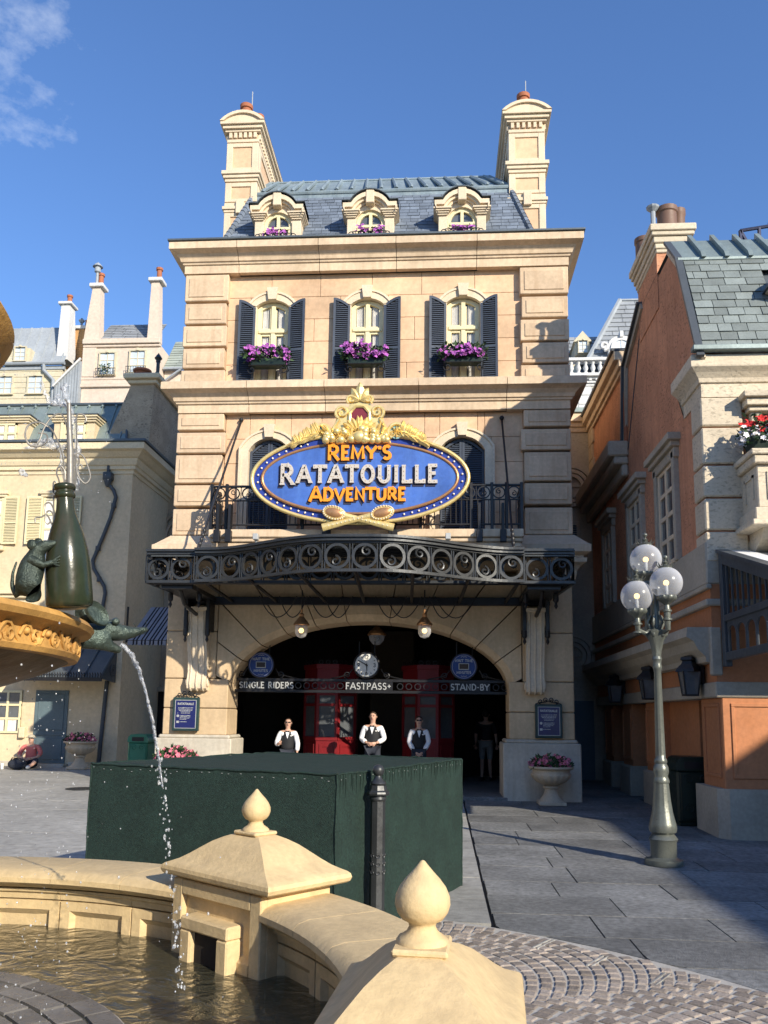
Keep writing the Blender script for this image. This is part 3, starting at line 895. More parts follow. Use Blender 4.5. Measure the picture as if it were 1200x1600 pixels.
# slates
DORM = (-2.165,-.135,1.845)
sl = []
nrow = 17
for r in range(nrow):
    t0, t1 = r/nrow, (r+1)/nrow
    z0, z1 = RZ0+(RZ1-RZ0)*t0, RZ0+(RZ1-RZ0)*t1
    y0_, y1_ = RY0+(RY1-RY0)*t0, RY0+(RY1-RY0)*t1
    hw0 = (-3.45+.53*t0, 3.42-.48*t0)
    x = hw0[0]+.02; x -= (.13 if r % 2 else 0)
    while x < hw0[1]:
        w = random.uniform(.15,.27)
        a, c = max(x, hw0[0]+.02), min(x+w, hw0[1]-.02)
        if c-a > .05:
            hid = any(abs((a+c)/2-d) < .42 and z1 < 12.4 for d in DORM)
            if not hid: sl.append((a,c,y0_,y1_,z0,z1))
        x += w
def slate(mb, a, c, ya, yb, za, zb, th=.022, g=.004):
    mb.add([(a+g,ya-th,za+.002),(c-g,ya-th,za+.002),(c-g,yb-.004,zb+.02),(a+g,yb-.004,zb+.02),(a+g,ya,za+.002),(c-g,ya,za+.002),(c-g,yb+.012,zb+.02),(a+g,yb+.012,zb+.02)],
           [(0,1,2,3),(7,6,5,4),(0,4,5,1),(1,5,6,2),(2,6,7,3),(3,7,4,0)])
random.Random(2).shuffle(sl)
sl.sort(key=lambda s: -(s[1]-s[0]))
for s in sl[:300]:
    mb = MB(); slate(mb, *s, th=random.uniform(.018,.03)); mb.build('slate', M['slate'], roof)
mb = MB()
for s in sl[300:]: slate(mb, *s)
mb.build('slates', M['slate'], roof, kind='stuff')
for (xa, xb) in ((-3.45,-2.92),(3.42,2.94)):       # hip tiles
    mb = MB(); n = 15
    for i in range(n):
        t0, t1 = i/n, (i+1)/n+.01
        mb.tube([(xa+(xb-xa)*t0, RY0+(RY1-RY0)*t0-.02, RZ0+(RZ1-RZ0)*t0+.01),(xa+(xb-xa)*t1, RY0+(RY1-RY0)*t1-.02, RZ0+(RZ1-RZ0)*t1)], [.075,.06], 6)
    mb.build('hip_tiles', M['slate'], roof)
# zinc cap with batten rolls
RX0, RX1, RYT, RZT = -2.70, 2.52, 1.62, 14.30
mb = MB(); mb.add([(-2.98,RY1-.05,RZ1),(3.0,RY1-.05,RZ1),(RX1,RYT,RZT),(RX0,RYT,RZT),(-2.98,5.1,RZ1),(3.0,5.1,RZ1),(RX1,4.4,RZT),(RX0,4.4,RZT)],[(0,1,2,3),(1,5,6,2),(4,0,3,7),(3,2,6,7),(5,4,7,6)])
mb.tube([(-2.98,RY1-.06,RZ1+.0),(3.0,RY1-.06,RZ1+.0)], .055, 8)
cap = mb.build('zinc_cap', M['zinc'], roof)
mb = MB(); mb.cbox(-2.95,2.98,RY1-.075,RY1+.1,RZ1-.14,RZ1-.03,.01); mb.build('zinc_flashing', M['zinc'], roof)
for i in range(17):
    t = (i+.6)/17
    xb = -2.9+5.8*t; xt = RX0+(RX1-RX0)*t
    mb = MB(); mb.tube([(xb,RY1-.09,RZ1+.04),(xb,RY1-.07,RZ1+.09),(xt+(xb-xt)*.0,RYT-.0,RZT+.02)], [.05,.045,.04], 6); mb.build('batten_roll', M['zinc'], roof)
mb = MB(); mb.tube([(RX0,RYT,RZT+.01),(RX1,RYT,RZT+.01)], .03, 6); mb.tube([(3.0,RY1-.05,RZ1),(RX1,RYT,RZT)], .045, 6); mb.tube([(-2.98,RY1-.05,RZ1),(RX0,RYT,RZT)], .045, 6); mb.build('ridge_roll', M['zinc'], roof)

# dormers
for c in DORM:
    d = MB(); yf = .10
    for s in (-1,1): d.cbox(c+s*.41-.10, c+s*.41+.10, yf, .95, 11.74, 12.42, .012)
    arch_band(d, c, .305, 12.28, 12.56, .5, 12.42, 12.70, yf+.005, .9)
    dm = d.build('dormer', M['trim'], b)
    h = MB()
    # hood: shoulders stepping up to a segmental arch
    def hood(o, zz):
        A = arch_pts(c, .33+o, 12.54+zz, 12.79+zz, 10)
        return [(c-.51-o, 12.47+zz-.02), (c-.51-o, 12.54+zz)] + A + [(c+.51+o, 12.54+zz), (c+.51+o, 12.47+zz-.02)]
    for (o0,z0_,ya,yb_) in ((0,0,yf-.03,.95),(.04,.05,yf-.09,.95),(.08,.10,yf-.15,1.0)):
        P = hood(o0, z0_); Q = [(c+(x-c)*.93, z-.10) for x, z in P]
        for i in range(len(P)-1):
            p = [P[i],P[i+1],Q[i+1],Q[i]]
            h.add([(x,ya,z) for x,z in p]+[(x,yb_,z) for x,z in p],[(0,1,2,3),(7,6,5,4),(0,4,5,1),(2,6,7,3),(0,3,7,4),(1,5,6,2)])
    for s in (-1,1):
        for k in range(4): h.cbox(c+s*.42-.11-.028*k, c+s*.42+.11+.028*k, yf-.04-.03*k, .9, 12.36+.035*k, 12.395+.035*k, .004)
    h.build('hood', M['trim'], dm)
    k_ = MB(); k_.cbox(c-.09,c+.09,yf-.17,.4,12.62,12.92,.012); k_.build('keystone', M['trim'], dm)
    P = hood(.10,.135); r_ = MB()
    for i in range(len(P)-1):
        p = [P[i],P[i+1]]
        r_.add([(p[0][0],yf-.19,p[0][1]),(p[1][0],yf-.19,p[1][1]),(p[1][0],yf-.19,p[1][1]+.02),(p[0][0],yf-.19,p[0][1]+.02),(p[0][0],1.1,p[0][1]),(p[1][0],1.1,p[1][1]),(p[1][0],1.1,p[1][1]+.02),(p[0][0],1.1,p[0][1]+.02)],[(0,1,2,3),(7,6,5,4),(0,4,5,1),(2,6,7,3),(0,3,7,4),(1,5,6,2)])
    r_.build('lead_roof', M['lead'], dm)
    w = MB(); y = yf+.06
    arch_band(w, c, .24, 12.24, 12.48, .305, 12.28, 12.56, y, y+.06, 11.74)
    w.cbox(c-.035,c+.035,y-.01,y+.05,11.74,12.5,.005); w.box(c-.27,c+.27,y-.012,y+.05,12.17,12.23)
    for s in (-1,1): w.box(c+s*.235-.02,c+s*.235+.02,y+.002,y+.048,11.74,12.18)
    wf = w.build('window_frame', M['cream'], dm)
    p_ = MB(); p_.box(c-.27,c+.27,y+.05,y+.055,11.76,12.45); p_.build('pane', M['glass'], dm)
    for s in (-1,1):
        curtain(dm, c+s*.13-.09, c+s*.13+.07, 11.8, 12.16, y+.046, 4, .006)

# chimneys
def chimney(x0, x1, front=.85, back=3.35):
    ch = MB(); y0_, y1_ = front, back
    ch.box(x0,x1,y0_,y1_,11.7,15.15)
    chm = ch.build('chimney', M['ashlar'], b)
    t = MB(); xm = (x0+x1)/2; hw = (x1-x0)/2
    # corner strips and panels on the front and both flanks
    for (za, zb) in ((11.75,13.05),(13.32,13.80),(14.10,14.80)):
        for (a, c) in ((x0-.025,x0+.12),(x1-.12,x1+.025)):
            t.cbox(a,c,y0_-.03,y0_+.12,za,zb,.006)
        t.cbox(x0+.12,x1-.12,y0_-.028,y0_+.05,zb-.10,zb,.006); t.cbox(x0+.12,x1-.12,y0_-.028,y0_+.05,za,za+.08,.006)
        for s, xx in ((-1,x0),(1,x1)):
            t.cbox(min(xx,xx+s*.03),max(xx,xx+s*.03),y0_+.13,y0_+.3,za,zb,.006); t.cbox(min(xx,xx+s*.03),max(xx,xx+s*.03),y1_-.2,y1_,za,zb,.006)
            t.cbox(min(xx,xx+s*.028),max(xx,xx+s*.028),y0_+.3,y1_-.2,zb-.1,zb,.006); t.cbox(min(xx,xx+s*.028),max(xx,xx+s*.028),y0_+.3,y1_-.2,za,za+.08,.006)
    for (z0_, z1_, o) in ((13.06,13.12,.04),(13.12,13.20,.07),(13.20,13.30,.03),(13.82,13.90,.04),(13.90,13.98,.075),(13.98,14.07,.11),(14.82,14.90,.03),(15.06,15.12,.07),(15.12,15.20,.12),(15.20,15.27,.17)):
        t.cbox(x0-o,x1+o,y0_-o,y1_+o,z0_+.001,z1_,.006)
    t.cbox(xm-.09,xm+.09,y0_-.10,y0_+.05,13.0,13.32,.01)
    n = 6
    for i in range(n):
        xx = x0+(x1-x0)*(i+.5)/n; t.cbox(xx-.035,xx+.035,y0_-.06,y0_,14.92,15.05,.004)
    n = 20
    for i in range(n):
        yy = y0_+(y1_-y0_)*(i+.5)/n
        for (a, c) in ((x0-.06,x0),(x1,x1+.06)): t.cbox(a,c,yy-.035,yy+.035,14.92,15.05,.004)
    t.build('stone_trim', M['trim'], chm)
    p = MB()
    A = arch_pts(xm, hw+.15, 15.27, 15.49, 10); p.prism([(xm-hw-.15,15.262)]+A[1:-1]+[(xm+hw+.15,15.262)],'y',y0_-.14,y1_+.14)
    B = arch_pts(xm, hw+.18, 15.28, 15.53, 10); C_ = arch_pts(xm, hw+.09, 15.28, 15.46, 10)
    for i in range(10):
        q = [B[i],B[i+1],C_[i+1],C_[i]]
        p.add([(x,y0_-.19,z) for x,z in q]+[(x,y1_+.19,z) for x,z in q],[(0,1,2,3),(7,6,5,4),(0,4,5,1),(2,6,7,3),(0,3,7,4),(1,5,6,2)])
    p.build('pediment', M['trim'], chm)
    for (dx, yy, r, h) in ((-.03,y0_+.30,.135,.50),(.17,y0_+.75,.11,.58),(-.1,y0_+2.0,.12,.4)):
        q = MB(); q.lathe([(r*.9,15.5),(r*.9,15.5+h*.8),(r*1.12,15.5+h*.82),(r*1.15,15.5+h),(r*.9,15.5+h),(r*.85,15.5+h*.7)], (xm+dx,yy,0), 14); q.build('chimney_pot', M['terracotta'], chm, 40)
    q = MB(); q.tube([(xm+.05,y0_+.5,15.4),(xm+.05,y0_+.5,16.55)], .012, 5); q.build('lightning_rod', M['silver'], chm)
chimney(-3.55,-2.86); chimney(2.94,3.70)
# ================================================================== lettering
GL = {
 'A': (.86, [[(0,0),(.40,1),(.46,1),(.86,0)],[(.17,.32),(.69,.32)]], [(0,0),(.86,0)]),
 'B': (.64, [[(.1,0),(.1,1)],[(.1,1),(.34,1)]+arc(.34,.76,.22,.24,90,-90,8)+[(.1,.52)],[(.1,.52),(.36,.52)]+arc(.36,.26,.25,.26,90,-90,8)+[(.1,0)]], []),
 'D': (.80, [[(.1,0),(.1,1),(.32,1)]+arc(.32,.5,.42,.5,90,-90,12)+[(.1,0)]], []),
 'E': (.62, [[(.58,1),(.1,1),(.1,0),(.60,0)],[(.1,.52),(.48,.52)]], [(.1,0),(.1,1)]),
 'F': (.60, [[(.58,1),(.1,1),(.1,0)],[(.1,.52),(.48,.52)]], [(.1,0)]),
 'G': (.80, [arc(.44,.5,.36,.5,40,320,18)+[(.74,.45),(.5,.45)]], []),
 'I': (.26, [[(.13,0),(.13,1)]], [(.13,0),(.13,1)]),
 'L': (.60, [[(.1,1),(.1,0),(.56,0),(.56,.16)]], [(.1,1),(.1,0)]),
 'M': (.98, [[(.06,0),(.12,1),(.49,.15),(.86,1),(.92,0)]], [(.06,0),(.92,0)]),
 'N': (.80, [[(.1,0),(.1,1),(.7,0),(.7,1)]], [(.1,0),(.7,1)]),
 'O': (.86, [arc(.43,.5,.36,.5,90,450,22)], []),
 'P': (.64, [[(.1,0),(.1,1),(.34,1)]+arc(.34,.73,.24,.27,90,-90,9)+[(.1,.46)]], [(.1,0)]),
 'R': (.74, [[(.1,0),(.1,1),(.36,1)]+arc(.36,.74,.24,.26,90,-90,9)+[(.1,.48)],[(.34,.48),(.70,0)]], [(.1,0),(.70,0)]),
 'S': (.62, [list(reversed(arc(.31,.75,.23,.25,270,30,12)))+arc(.31,.25,.25,.25,90,-150,12)], []),
 'T': (.74, [[(.02,.86),(.02,1),(.72,1),(.72,.86)],[(.37,1),(.37,0)]], [(.37,0)]),
 'U': (.80, [[(.1,1),(.1,.32)]+arc(.4,.32,.3,.32,180,360,10)+[(.7,1)]], [(.1,1),(.7,1)]),
 'V': (.82, [[(0,1),(.41,0),(.82,1)]], [(0,1),(.82,1)]),
 'W': (1.1, [[(0,1),(.28,0),(.55,.9),(.82,0),(1.1,1)]], [(0,1),(1.1,1)]),
 'Y': (.80, [[(0,1),(.4,.48),(.8,1)],[(.4,.48),(.4,0)]], [(.4,0),(0,1),(.8,1)]),
 "'": (.16, [[(.08,1),(.06,.74)]], []),
 '-': (.36, [[(.04,.45),(.32,.45)]], []),
 '+': (.56, [[(.28,.76),(.28,.24)],[(.03,.5),(.53,.5)]], []),
 ' ': (.40, [], []),
 '1': (.40, [[(.06,.82),(.22,1),(.22,0)]], [(.22,0)]),
 '2': (.62, [arc(.31,.74,.24,.26,170,-40,10)+[(.06,0),(.58,0)]], []),
 '3': (.60, [arc(.28,.75,.24,.25,160,-80,9)+[(.24,.52)]+arc(.28,.26,.27,.26,80,-160,10)], []),
 '6': (.62, [[(.50,.96),(.22,.72)]+arc(.31,.30,.26,.30,160,-200,18)], []),
 '9': (.62, [[(.12,.04),(.40,.28)]+arc(.31,.70,.26,.30,-20,340,18)], []),
}
def strip(mb, pts, w, y0, y1):
    n = len(pts); closed = n > 3 and hypot(pts[0][0]-pts[-1][0], pts[0][1]-pts[-1][1]) < 1e-6
    if closed: pts = pts[:-1]; n -= 1
    L_, R_ = [], []
    for i in range(n):
        a = pts[i-1] if (i > 0 or closed) else None; c = pts[(i+1) % n] if (i < n-1 or closed) else None
        p = pts[i]
        def nrm(u, v):
            d = hypot(v[0]-u[0], v[1]-u[1]) or 1e-9; return (-(v[1]-u[1])/d, (v[0]-u[0])/d)
        if a is None: m = nrm(p, c); k = 1
        elif c is None: m = nrm(a, p); k = 1
        else:
            n1, n2 = nrm(a, p), nrm(p, c); m = (n1[0]+n2[0], n1[1]+n2[1]); d = hypot(*m) or 1e-9; m = (m[0]/d, m[1]/d)
            k = min(1.8, 1/max(.2, m[0]*n1[0]+m[1]*n1[1]))
        L_.append((p[0]+m[0]*w/2*k, p[1]+m[1]*w/2*k)); R_.append((p[0]-m[0]*w/2*k, p[1]-m[1]*w/2*k))
    for i in range(n if closed else n-1):
        j = (i+1) % n
        q = [L_[i], L_[j], R_[j], R_[i]]
        f = [(0,1,2,3),(4,7,6,5),(0,4,5,1),(2,6,7,3)]
        if not closed and i == 0: f.append((0,3,7,4))
        if not closed and i == n-2: f.append((1,5,6,2))
        mb.add([(x,y0,z) for x,z in q]+[(x,y1,z) for x,z in q], f)

def text_width(s, size, sp=.1): return sum(GL[c][0] for c in s)*size + sp*size*(len(s)-1)
def glyph(mb, ch, x, z, size, sw, y0, y1, serif=0, sx=1, ycap=1.0):
    w, strokes, ser = GL[ch]
    for i, st in enumerate(strokes):
        strip(mb, [(x+p[0]*size*sx, z+p[1]*size*ycap) for p in st], sw, y0-.0006*i, y1)
    if serif:
        for i, (px, pz) in enumerate(ser):
            zz = z+pz*size*ycap
            dz = sw*.22 if pz < .5 else -sw*.22
            strip(mb, [(x+px*size*sx-serif*size, zz+dz*0), (x+px*size*sx+serif*size, zz+dz*0)], sw*.45, y0-.0018-.0006*i, y1)
def text(mb, s, cx, z, size, sw, y0, y1, serif=0, sp=.1, sx=1):
    tw = (sum(GL[c][0] for c in s)*sx + sp*(len(s)-1))*size
    x = cx-tw/2
    for c in s:
        glyph(mb, c, x, z, size, sw, y0, y1, serif, sx); x += (GL[c][0]*sx+sp)*size

# ================================================================== balcony railing
br = thing('balcony_railing', 'black wrought iron balcony railing with a row of rings behind the oval sign', 'railing', (-.08,-.68,5.26))
YR = -.68
def ring_flat(mb, c, t, nrm, r, w, th, n=18):
    # flat iron ring: centre c, in-plane axes t (horizontal) and z
    c = Vector(c); t = Vector(t).normalized(); nn_ = Vector(nrm).normalized(); z = Vector((0,0,1))
    rings = []
    for k in range(n):
        a = 2*pi*k/n; d = t*cos(a)+z*sin(a)
        rings.append([c+d*(r+w/2)-nn_*th/2, c+d*(r+w/2)+nn_*th/2, c+d*(r-w/2)+nn_*th/2, c+d*(r-w/2)-nn_*th/2])
    mb.loft(rings, closed=True)
def curl(mb, c, t, r, flip, n=14, rad=.012):
    c = Vector(c); t = Vector(t).normalized(); z = Vector((0,0,1))
    pts = []
    for (u, v) in spiral(0,0,r,r*.22,90,90+400,n): pts.append(c+t*(u*flip)+z*v)
    mb.tube(pts, rad, 5)
def railing_run(x0, y0, x1, y1, root):
    L_ = hypot(x1-x0, y1-y0); t = Vector(((x1-x0)/L_,(y1-y0)/L_,0)); nrm = (t.y,-t.x,0)
    rl = MB()
    for (z, r) in ((6.15,.026),(5.86,.016),(5.37,.02)):
        rl.tube([(x0,y0,z),(x1,y1,z)], r, 6)
    rl.build('rail', M['iron'], root)
    n = max(1, round(L_/.29)); rg = MB()
    for i in range(n):
        p = Vector((x0,y0,0))+t*(L_*(i+.5)/n)
        ring_flat(rg, (p.x,p.y,6.005), t, nrm, .115, .024, .02, 16)
        curl(rg, (p.x,p.y,6.005+.02*(1 if i%2 else -1)), t, .055, 1 if i%2 else -1, 12, .011)
        q = Vector((x0,y0,0))+t*(L_*i/n); rg.tube([(q.x,q.y,5.86),(q.x,q.y,6.15)], .010, 5)
    rg.build('scroll_rings', M['iron'], root, kind='stuff')
    n = max(1, round(L_/.105))
    for i in range(n+1):
        p = Vector((x0,y0,0))+t*(L_*i/n); m_ = MB(); m_.tube([(p.x,p.y,5.37),(p.x,p.y,5.86)], .011, 5); m_.build('baluster', M['iron'], root)
railing_run(-3.13,YR,2.97,YR,br); railing_run(-3.13,YR,-3.13,.1,br); railing_run(2.97,YR,2.97,.1,br)
for x in (-3.13,-2.83,-1.3,-.78,.5,1.02,2.0,2.40,2.68,2.97):
    p = MB(); p.cbox(x-.03,x+.03,YR-.03,YR+.03,5.2,6.2,.006); p.build('post', M['iron'], br)
for x in (-2.95,-2.72,-.82,.52,2.15,2.60):
    p = MB(); p.cbox(x-.06,x+.06,YR-.24,YR-.12,4.98,5.22,.008); p.box(x-.025,x+.025,YR-.18,YR-.03,5.2,5.75); p.build('post_shoe', M['iron'], br)

# ================================================================== entrance canopy
cp = thing('entrance_canopy', 'black iron marquise canopy of scrolled rings bulging out over the entrance arch', 'canopy', (XC,-1.4,4.3))
CZ0, CZ1 = 4.03, 4.60
def cy(x):           # plan of the front edge: straight wings, ogee, round belly
    u = abs(x-XC)/2.95
    s = .5*(1+cos(pi*min(1,max(0,(u-.12)/.82)))) if u < .94 else 0
    return -1.93-1.08*s
def run_pts(fn, x0, x1, n=240):
    return [Vector((x0+(x1-x0)*i/n, fn(x0+(x1-x0)*i/n), 0)) for i in range(n+1)]
def band(P, root, rings, ntop=True, z0=CZ0, z1=CZ1, name='scroll_panel', mat_='iron2'):
    S = [0]
    for i in range(1, len(P)): S.append(S[-1]+(P[i]-P[i-1]).length)
    def at(s):
        for i in range(1, len(P)):
            if S[i] >= s or i == len(P)-1:
                k = (s-S[i-1])/max(1e-9, S[i]-S[i-1]); return P[i-1].lerp(P[i], min(1,max(0,k))), (P[i]-P[i-1]).normalized()
    step = max(1, len(P)//60)
    Q = P[::step] + ([P[-1]] if (len(P)-1) % step else [])
    def rail(zc, h, dep, nm, m_):
        r = MB(); rg = []
        for i, p in enumerate(Q):
            t = (Q[min(i+1,len(Q)-1)]-Q[max(i-1,0)]).normalized(); nv = Vector((t.y,-t.x,0))
            rg.append([p+nv*dep+Vector((0,0,zc-h/2)), p-nv*.03+Vector((0,0,zc-h/2)), p-nv*.03+Vector((0,0,zc+h/2)), p+nv*dep+Vector((0,0,zc+h/2))])
        r.loft(rg); r.build(nm, m_, root)
    rail(z0+.02, .05, .03, 'bottom_rail', M[mat_])
    if ntop:
        rail(z1-.075, .03, .03, 'top_rail', M[mat_]); rail(z1-.035, .05, .08, 'cornice_rail', M['iron2']); rail(z1+.015, .045, .12, 'cornice_rail', M['iron2'])
    else: rail(z1-.05, .05, .03, 'top_rail', M[mat_])
    zc = (z0+z1-.05)/2; R_ = min((z1-z0-.11)/2, S[-1]/rings/2*.96)
    for i in range(rings):
        p, t = at(S[-1]*(i+.5)/rings); nv = (t.y,-t.x,0)
        m = MB(); ring_flat(m, (p.x,p.y,zc), t, nv, R_-.025, .048, .035, 22)
        curl(m, (p.x+t.x*.03*(1 if i%2 else -1), p.y+t.y*.03*(1 if i%2 else -1), zc+(.085 if i%2 else -.085)), t, R_*.42, 1 if i%2 else -1, 16, .019)
        q, t2 = at(S[-1]*i/rings)
        for dq in (-.022,.022): m.tube([(q.x+t2.x*dq,q.y+t2.y*dq,z0+.03),(q.x+t2.x*dq,q.y+t2.y*dq,z1-.07)], .014, 5)
        m.build('scroll_ring', M[mat_], root)
    q, t2 = at(S[-1]); m = MB(); m.tube([(q.x,q.y,z0+.03),(q.x,q.y,z1-.07)], .016, 5); m.build('upright', M[mat_], root)
XL, XR = XC-3.92, XC+3.80
band(run_pts(cy, XC-2.98, XC+2.92), cp, 14)
back = lambda x: -1.80
band(run_pts(back, XL, XR, 60), cp, 18, True)
band([Vector((XL,-1.80,0)),Vector((XL+.12,-.05,0))], cp, 4); band([Vector((XR-.12,-.05,0)),Vector((XR,-1.80,0))], cp, 4)
# glazed roof in bays and the frame below
nb = 16
for i in range(nb):
    xa, xb = XL+.1+(XR-XL-.2)*i/nb, XL+.1+(XR-XL-.2)*(i+1)/nb
    pn = MB(); ya, yb = min(cy(xa),-1.78)+.02, min(cy(xb),-1.78)+.02
    pn.add([(xa+.0005,ya,4.50),(xb-.0005,yb,4.50),(xb-.0005,0.02,4.88),(xa+.0005,0.02,4.88),(xa+.0005,ya,4.515),(xb-.0005,yb,4.515),(xb-.0005,0.02,4.895),(xa+.0005,0.02,4.895)],[(0,1,2,3),(7,6,5,4),(0,4,5,1),(1,5,6,2),(2,6,7,3),(3,7,4,0)])
    pn.build('roof_glass', M['canopyglass'], cp)
    rb = MB(); rb.tube([(xa,ya,4.47),(xa,0,4.85)], .028, 5); rb.build('rib', M['iron'], cp)
for x in (-2.9,-2.0,-1.0,0,.95,1.9,2.8):
    yf = cy(x)
    m = MB(); m.tube([(x,yf+.03,4.06),(x+.12*(1 if x<0 else -1),-.02,3.92)], .035, 6); m.build('joist', M['iron'], cp)
m = MB(); m.cbox(XL+.2,XR-.2,-.12,-.02,3.86,4.02,.01); m.tube([(XL+.1,-1.78,4.04),(XR-.1,-1.78,4.04)], .04, 6); m.build('beam', M['iron'], cp)
for x in (-3.42,3.25):       # iron brackets down to the stone consoles
    m = MB(); m.cbox(x-.26,x-.18,-.40,-.02,3.3,4.0,.01); m.cbox(x+.18,x+.26,-.40,-.02,3.3,4.0,.01); m.cbox(x-.3,x+.3,-1.7,-.02,3.93,4.02,.01)
    m.tube([(x,-1.5,3.95),(x,-1.2,3.72),(x,-.42,3.62)], .04, 6)
    for s in (-.22,.22):
        m.lathe([(.0,-.16),(.035,-.1),(.02,-.04),(.05,.0),(.05,.12),(.0,.14)], (x+s*1.25,-1.2,3.80), 8); m.lathe([(.0,-.16),(.035,-.1),(.02,-.04),(.05,.0),(.05,.12),(.0,.14)], (x+s,-.36,3.22), 8)
    m.build('bracket', M['iron'], cp)
for (xw, zw, xc_, yc_, zc_) in ((-2.80,7.82,-3.05,-1.75,4.62),(2.66,7.80,2.72,-1.75,4.62)):
    m = MB(); m.tube([(xw,.12,zw),(xc_,yc_,zc_)], .022, 6); m.sphere((xw,.10,zw),.05,8,6)
    for k in range(5):
        t = .86+.03*k; m.sphere((xw+(xc_-xw)*t,.12+(yc_-.12)*t,zw+(zc_-zw)*t),(.035,.035,.05),8,6)
    m.build('tie_rod', M['iron'], cp)
for (x0_, x1_) in ((-2.15,-1.4),(-1.75,-1.2),(-1.15,-.5),(-.85,-.3),(.15,.75),(.35,1.05),(1.2,1.75),(1.3,2.1)):
    m = MB(); k = 12
    m.tube([(x0_+(x1_-x0_)*i/k, -.5, 3.98-.42*(1-(2*i/k-1)**2)) for i in range(k+1)], .011, 5); m.build('chain_swag', M['iron'], cp)
for x in (-2.15,1.55):
    m = MB(); m.box(x-.02,x+.02,-.95,-.9,4.9,5.0); m.xf(Matrix.Identity(4)); m.cbox(x-.05,x+.05,-1.05,-.9,5.0,5.12,.01); m.build('floodlight', M['silver'], cp)
for (x0_, x1_) in ((-2.75,-2.0),(-1.98,-.9),(.9,1.75),(1.77,2.85)):
    m = MB(); m.cbox(x0_,x1_,-.50,-.44,4.86,5.06,.006); m.build('wall_flashing', M['lead'], cp)

# ================================================================== hanging lanterns
def lantern(x, z, y, label):
    t = thing('hanging_lantern', label, 'lantern', (x,y,z), 'lanterns under the canopy')
    m = MB(); m.tube([(x,y,z+.78),(x,y,z+.36)], .014, 6); m.build('rod', M['iron'], t)
    m = MB(); m.lathe([(.0,.42),(.025,.40),(.02,.34),(.05,.31),(.04,.27),(.055,.25),(.12,.17),(.15,.13),(.155,.105),(.12,.10),(.0,.10)], (x,y,z), 16); m.build('hood', M['copper'], t, 40)
    m = MB(); m.lathe([(.115,.10),(.125,.03),(.12,-.05),(.085,-.115),(.03,-.14),(.0,-.142)], (x,y,z), 18); m.build('glass_shade', M['frost'], t, 60)
    m = MB(); m.sphere((x,y,z-.0),.05,10,8); m.build('bulb', M['glow'], t, 60)
lantern(-1.245,3.27,-.8,'brass hooded lantern with a frosted glass bowl hanging left of the clock')
lantern(1.11,3.28,-.8,'brass hooded lantern with a frosted glass bowl hanging right of the clock')
t = thing('ceiling_lantern', 'small dim lantern hanging from the arch soffit above the clock', 'lantern', (.05,1.2,3.3))
m = MB(); m.tube([(.05,1.2,3.95),(.05,1.2,3.55)], .015, 6); m.lathe([(.05,.32),(.16,.22),(.2,.16),(.2,.13)], (.05,1.2,3.25), 12); m.build('hood', M['copper'], t)
m = MB(); m.lathe([(.18,.12),(.15,.02),(.08,-.06),(.0,-.08)], (.05,1.2,3.25), 14); m.build('glass_shade', M['frost'], t, 60)

# ================================================================== oval sign
SX, SZ, SY = -.155, 6.19, -1.06
sg = thing('oval_sign', 'large oval blue attraction sign with orange and cream letters under a gilded crest', 'sign', (SX,SY,SZ))
def oval(mb, a, bb, y0, y1, n=64): mb.prism([(SX+a*cos(2*pi*k/n), SZ+bb*sin(2*pi*k/n)) for k in range(n)], 'y', y0, y1)
def oval_tube(mb, a, bb, y, r, n=72): mb.tube([(SX+a*cos(2*pi*k/n), y, SZ+bb*sin(2*pi*k/n)) for k in range(n)], r, 8, closed=True)
m = MB(); oval(m, 2.07, .87, SY, SY+.16); m.build('border_band', M['bandblue'], sg)
m = MB(); oval(m, 1.87, .70, SY-.035, SY+.05); m.build('face_panel', M['signblue'], sg)
m = MB(); oval_tube(m, 2.09, .885, SY-.02, .04); m.build('outer_rim', M['gold'], sg, 60)
m = MB(); oval_tube(m, 1.885, .705, SY-.03, .032); m.build('inner_rim', M['copper'], sg, 60)
nb_ = 64
for k in range(nb_):
    a = 2*pi*(k+.5)/nb_
    # even spacing round the oval
    m = MB() if k == 0 else m
bulb_me = MB().sphere((0,0,0),.021,8,6).mesh('bulb', M['bulb'], 60)
import bisect
pp = [(1.98*cos(2*pi*k/720), .793*sin(2*pi*k/720)) for k in range(721)]
ss = [0]
for k in range(1,721): ss.append(ss[-1]+hypot(pp[k][0]-pp[k-1][0], pp[k][1]-pp[k-1][1]))
for k in range(62):
    i = bisect.bisect(ss, ss[-1]*(k+.5)/62)-1
    if pp[i][1] > .55 and abs(pp[i][0]) < .95: continue
    if pp[i][1] < -.5 and abs(pp[i][0]) < .85: continue
    place('bulb', bulb_me, sg, Matrix.Translation((pp[i][0], -.015, pp[i][1])))
# words
def word(s, cx, z, size, sw, y, mface, serif=0, sp=.1, sx=1, first=1.0, depth=.05):
    tw = (sum(GL[c][0]*(first if i == 0 else 1) for i, c in enumerate(s))*sx + sp*(len(s)-1))*size
    x = cx-tw/2
    for i, c in enumerate(s):
        k = first if i == 0 else 1
        zz = z-(k-1)*size*.55
        m = MB(); glyph(m, c, x, zz, size*k, sw, y-depth, y, serif, sx); o = m.build('letter', M[mface], sg)
        d = MB(); glyph(d, c, x-.042, zz-.045, size*k, sw*1.2, y-.012, y+.01, serif, sx); d.build('drop_shadow', M['letterdark'], o)
        x += (GL[c][0]*sx*k+sp)*size
YF = SY-.035
word("REMY'S", SX+.0, 6.555, .25, .060, YF, 'orange', 0, .16, 1.0, 1.2)
word("RATATOUILLE", SX-.005, 6.095, .315, .066, YF, 'letterwhite', .125, .24, .92, 1.2, .06)
word("ADVENTURE", SX-.02, 5.745, .225, .056, YF, 'orange', 0, .15, 1.0, 1.22)
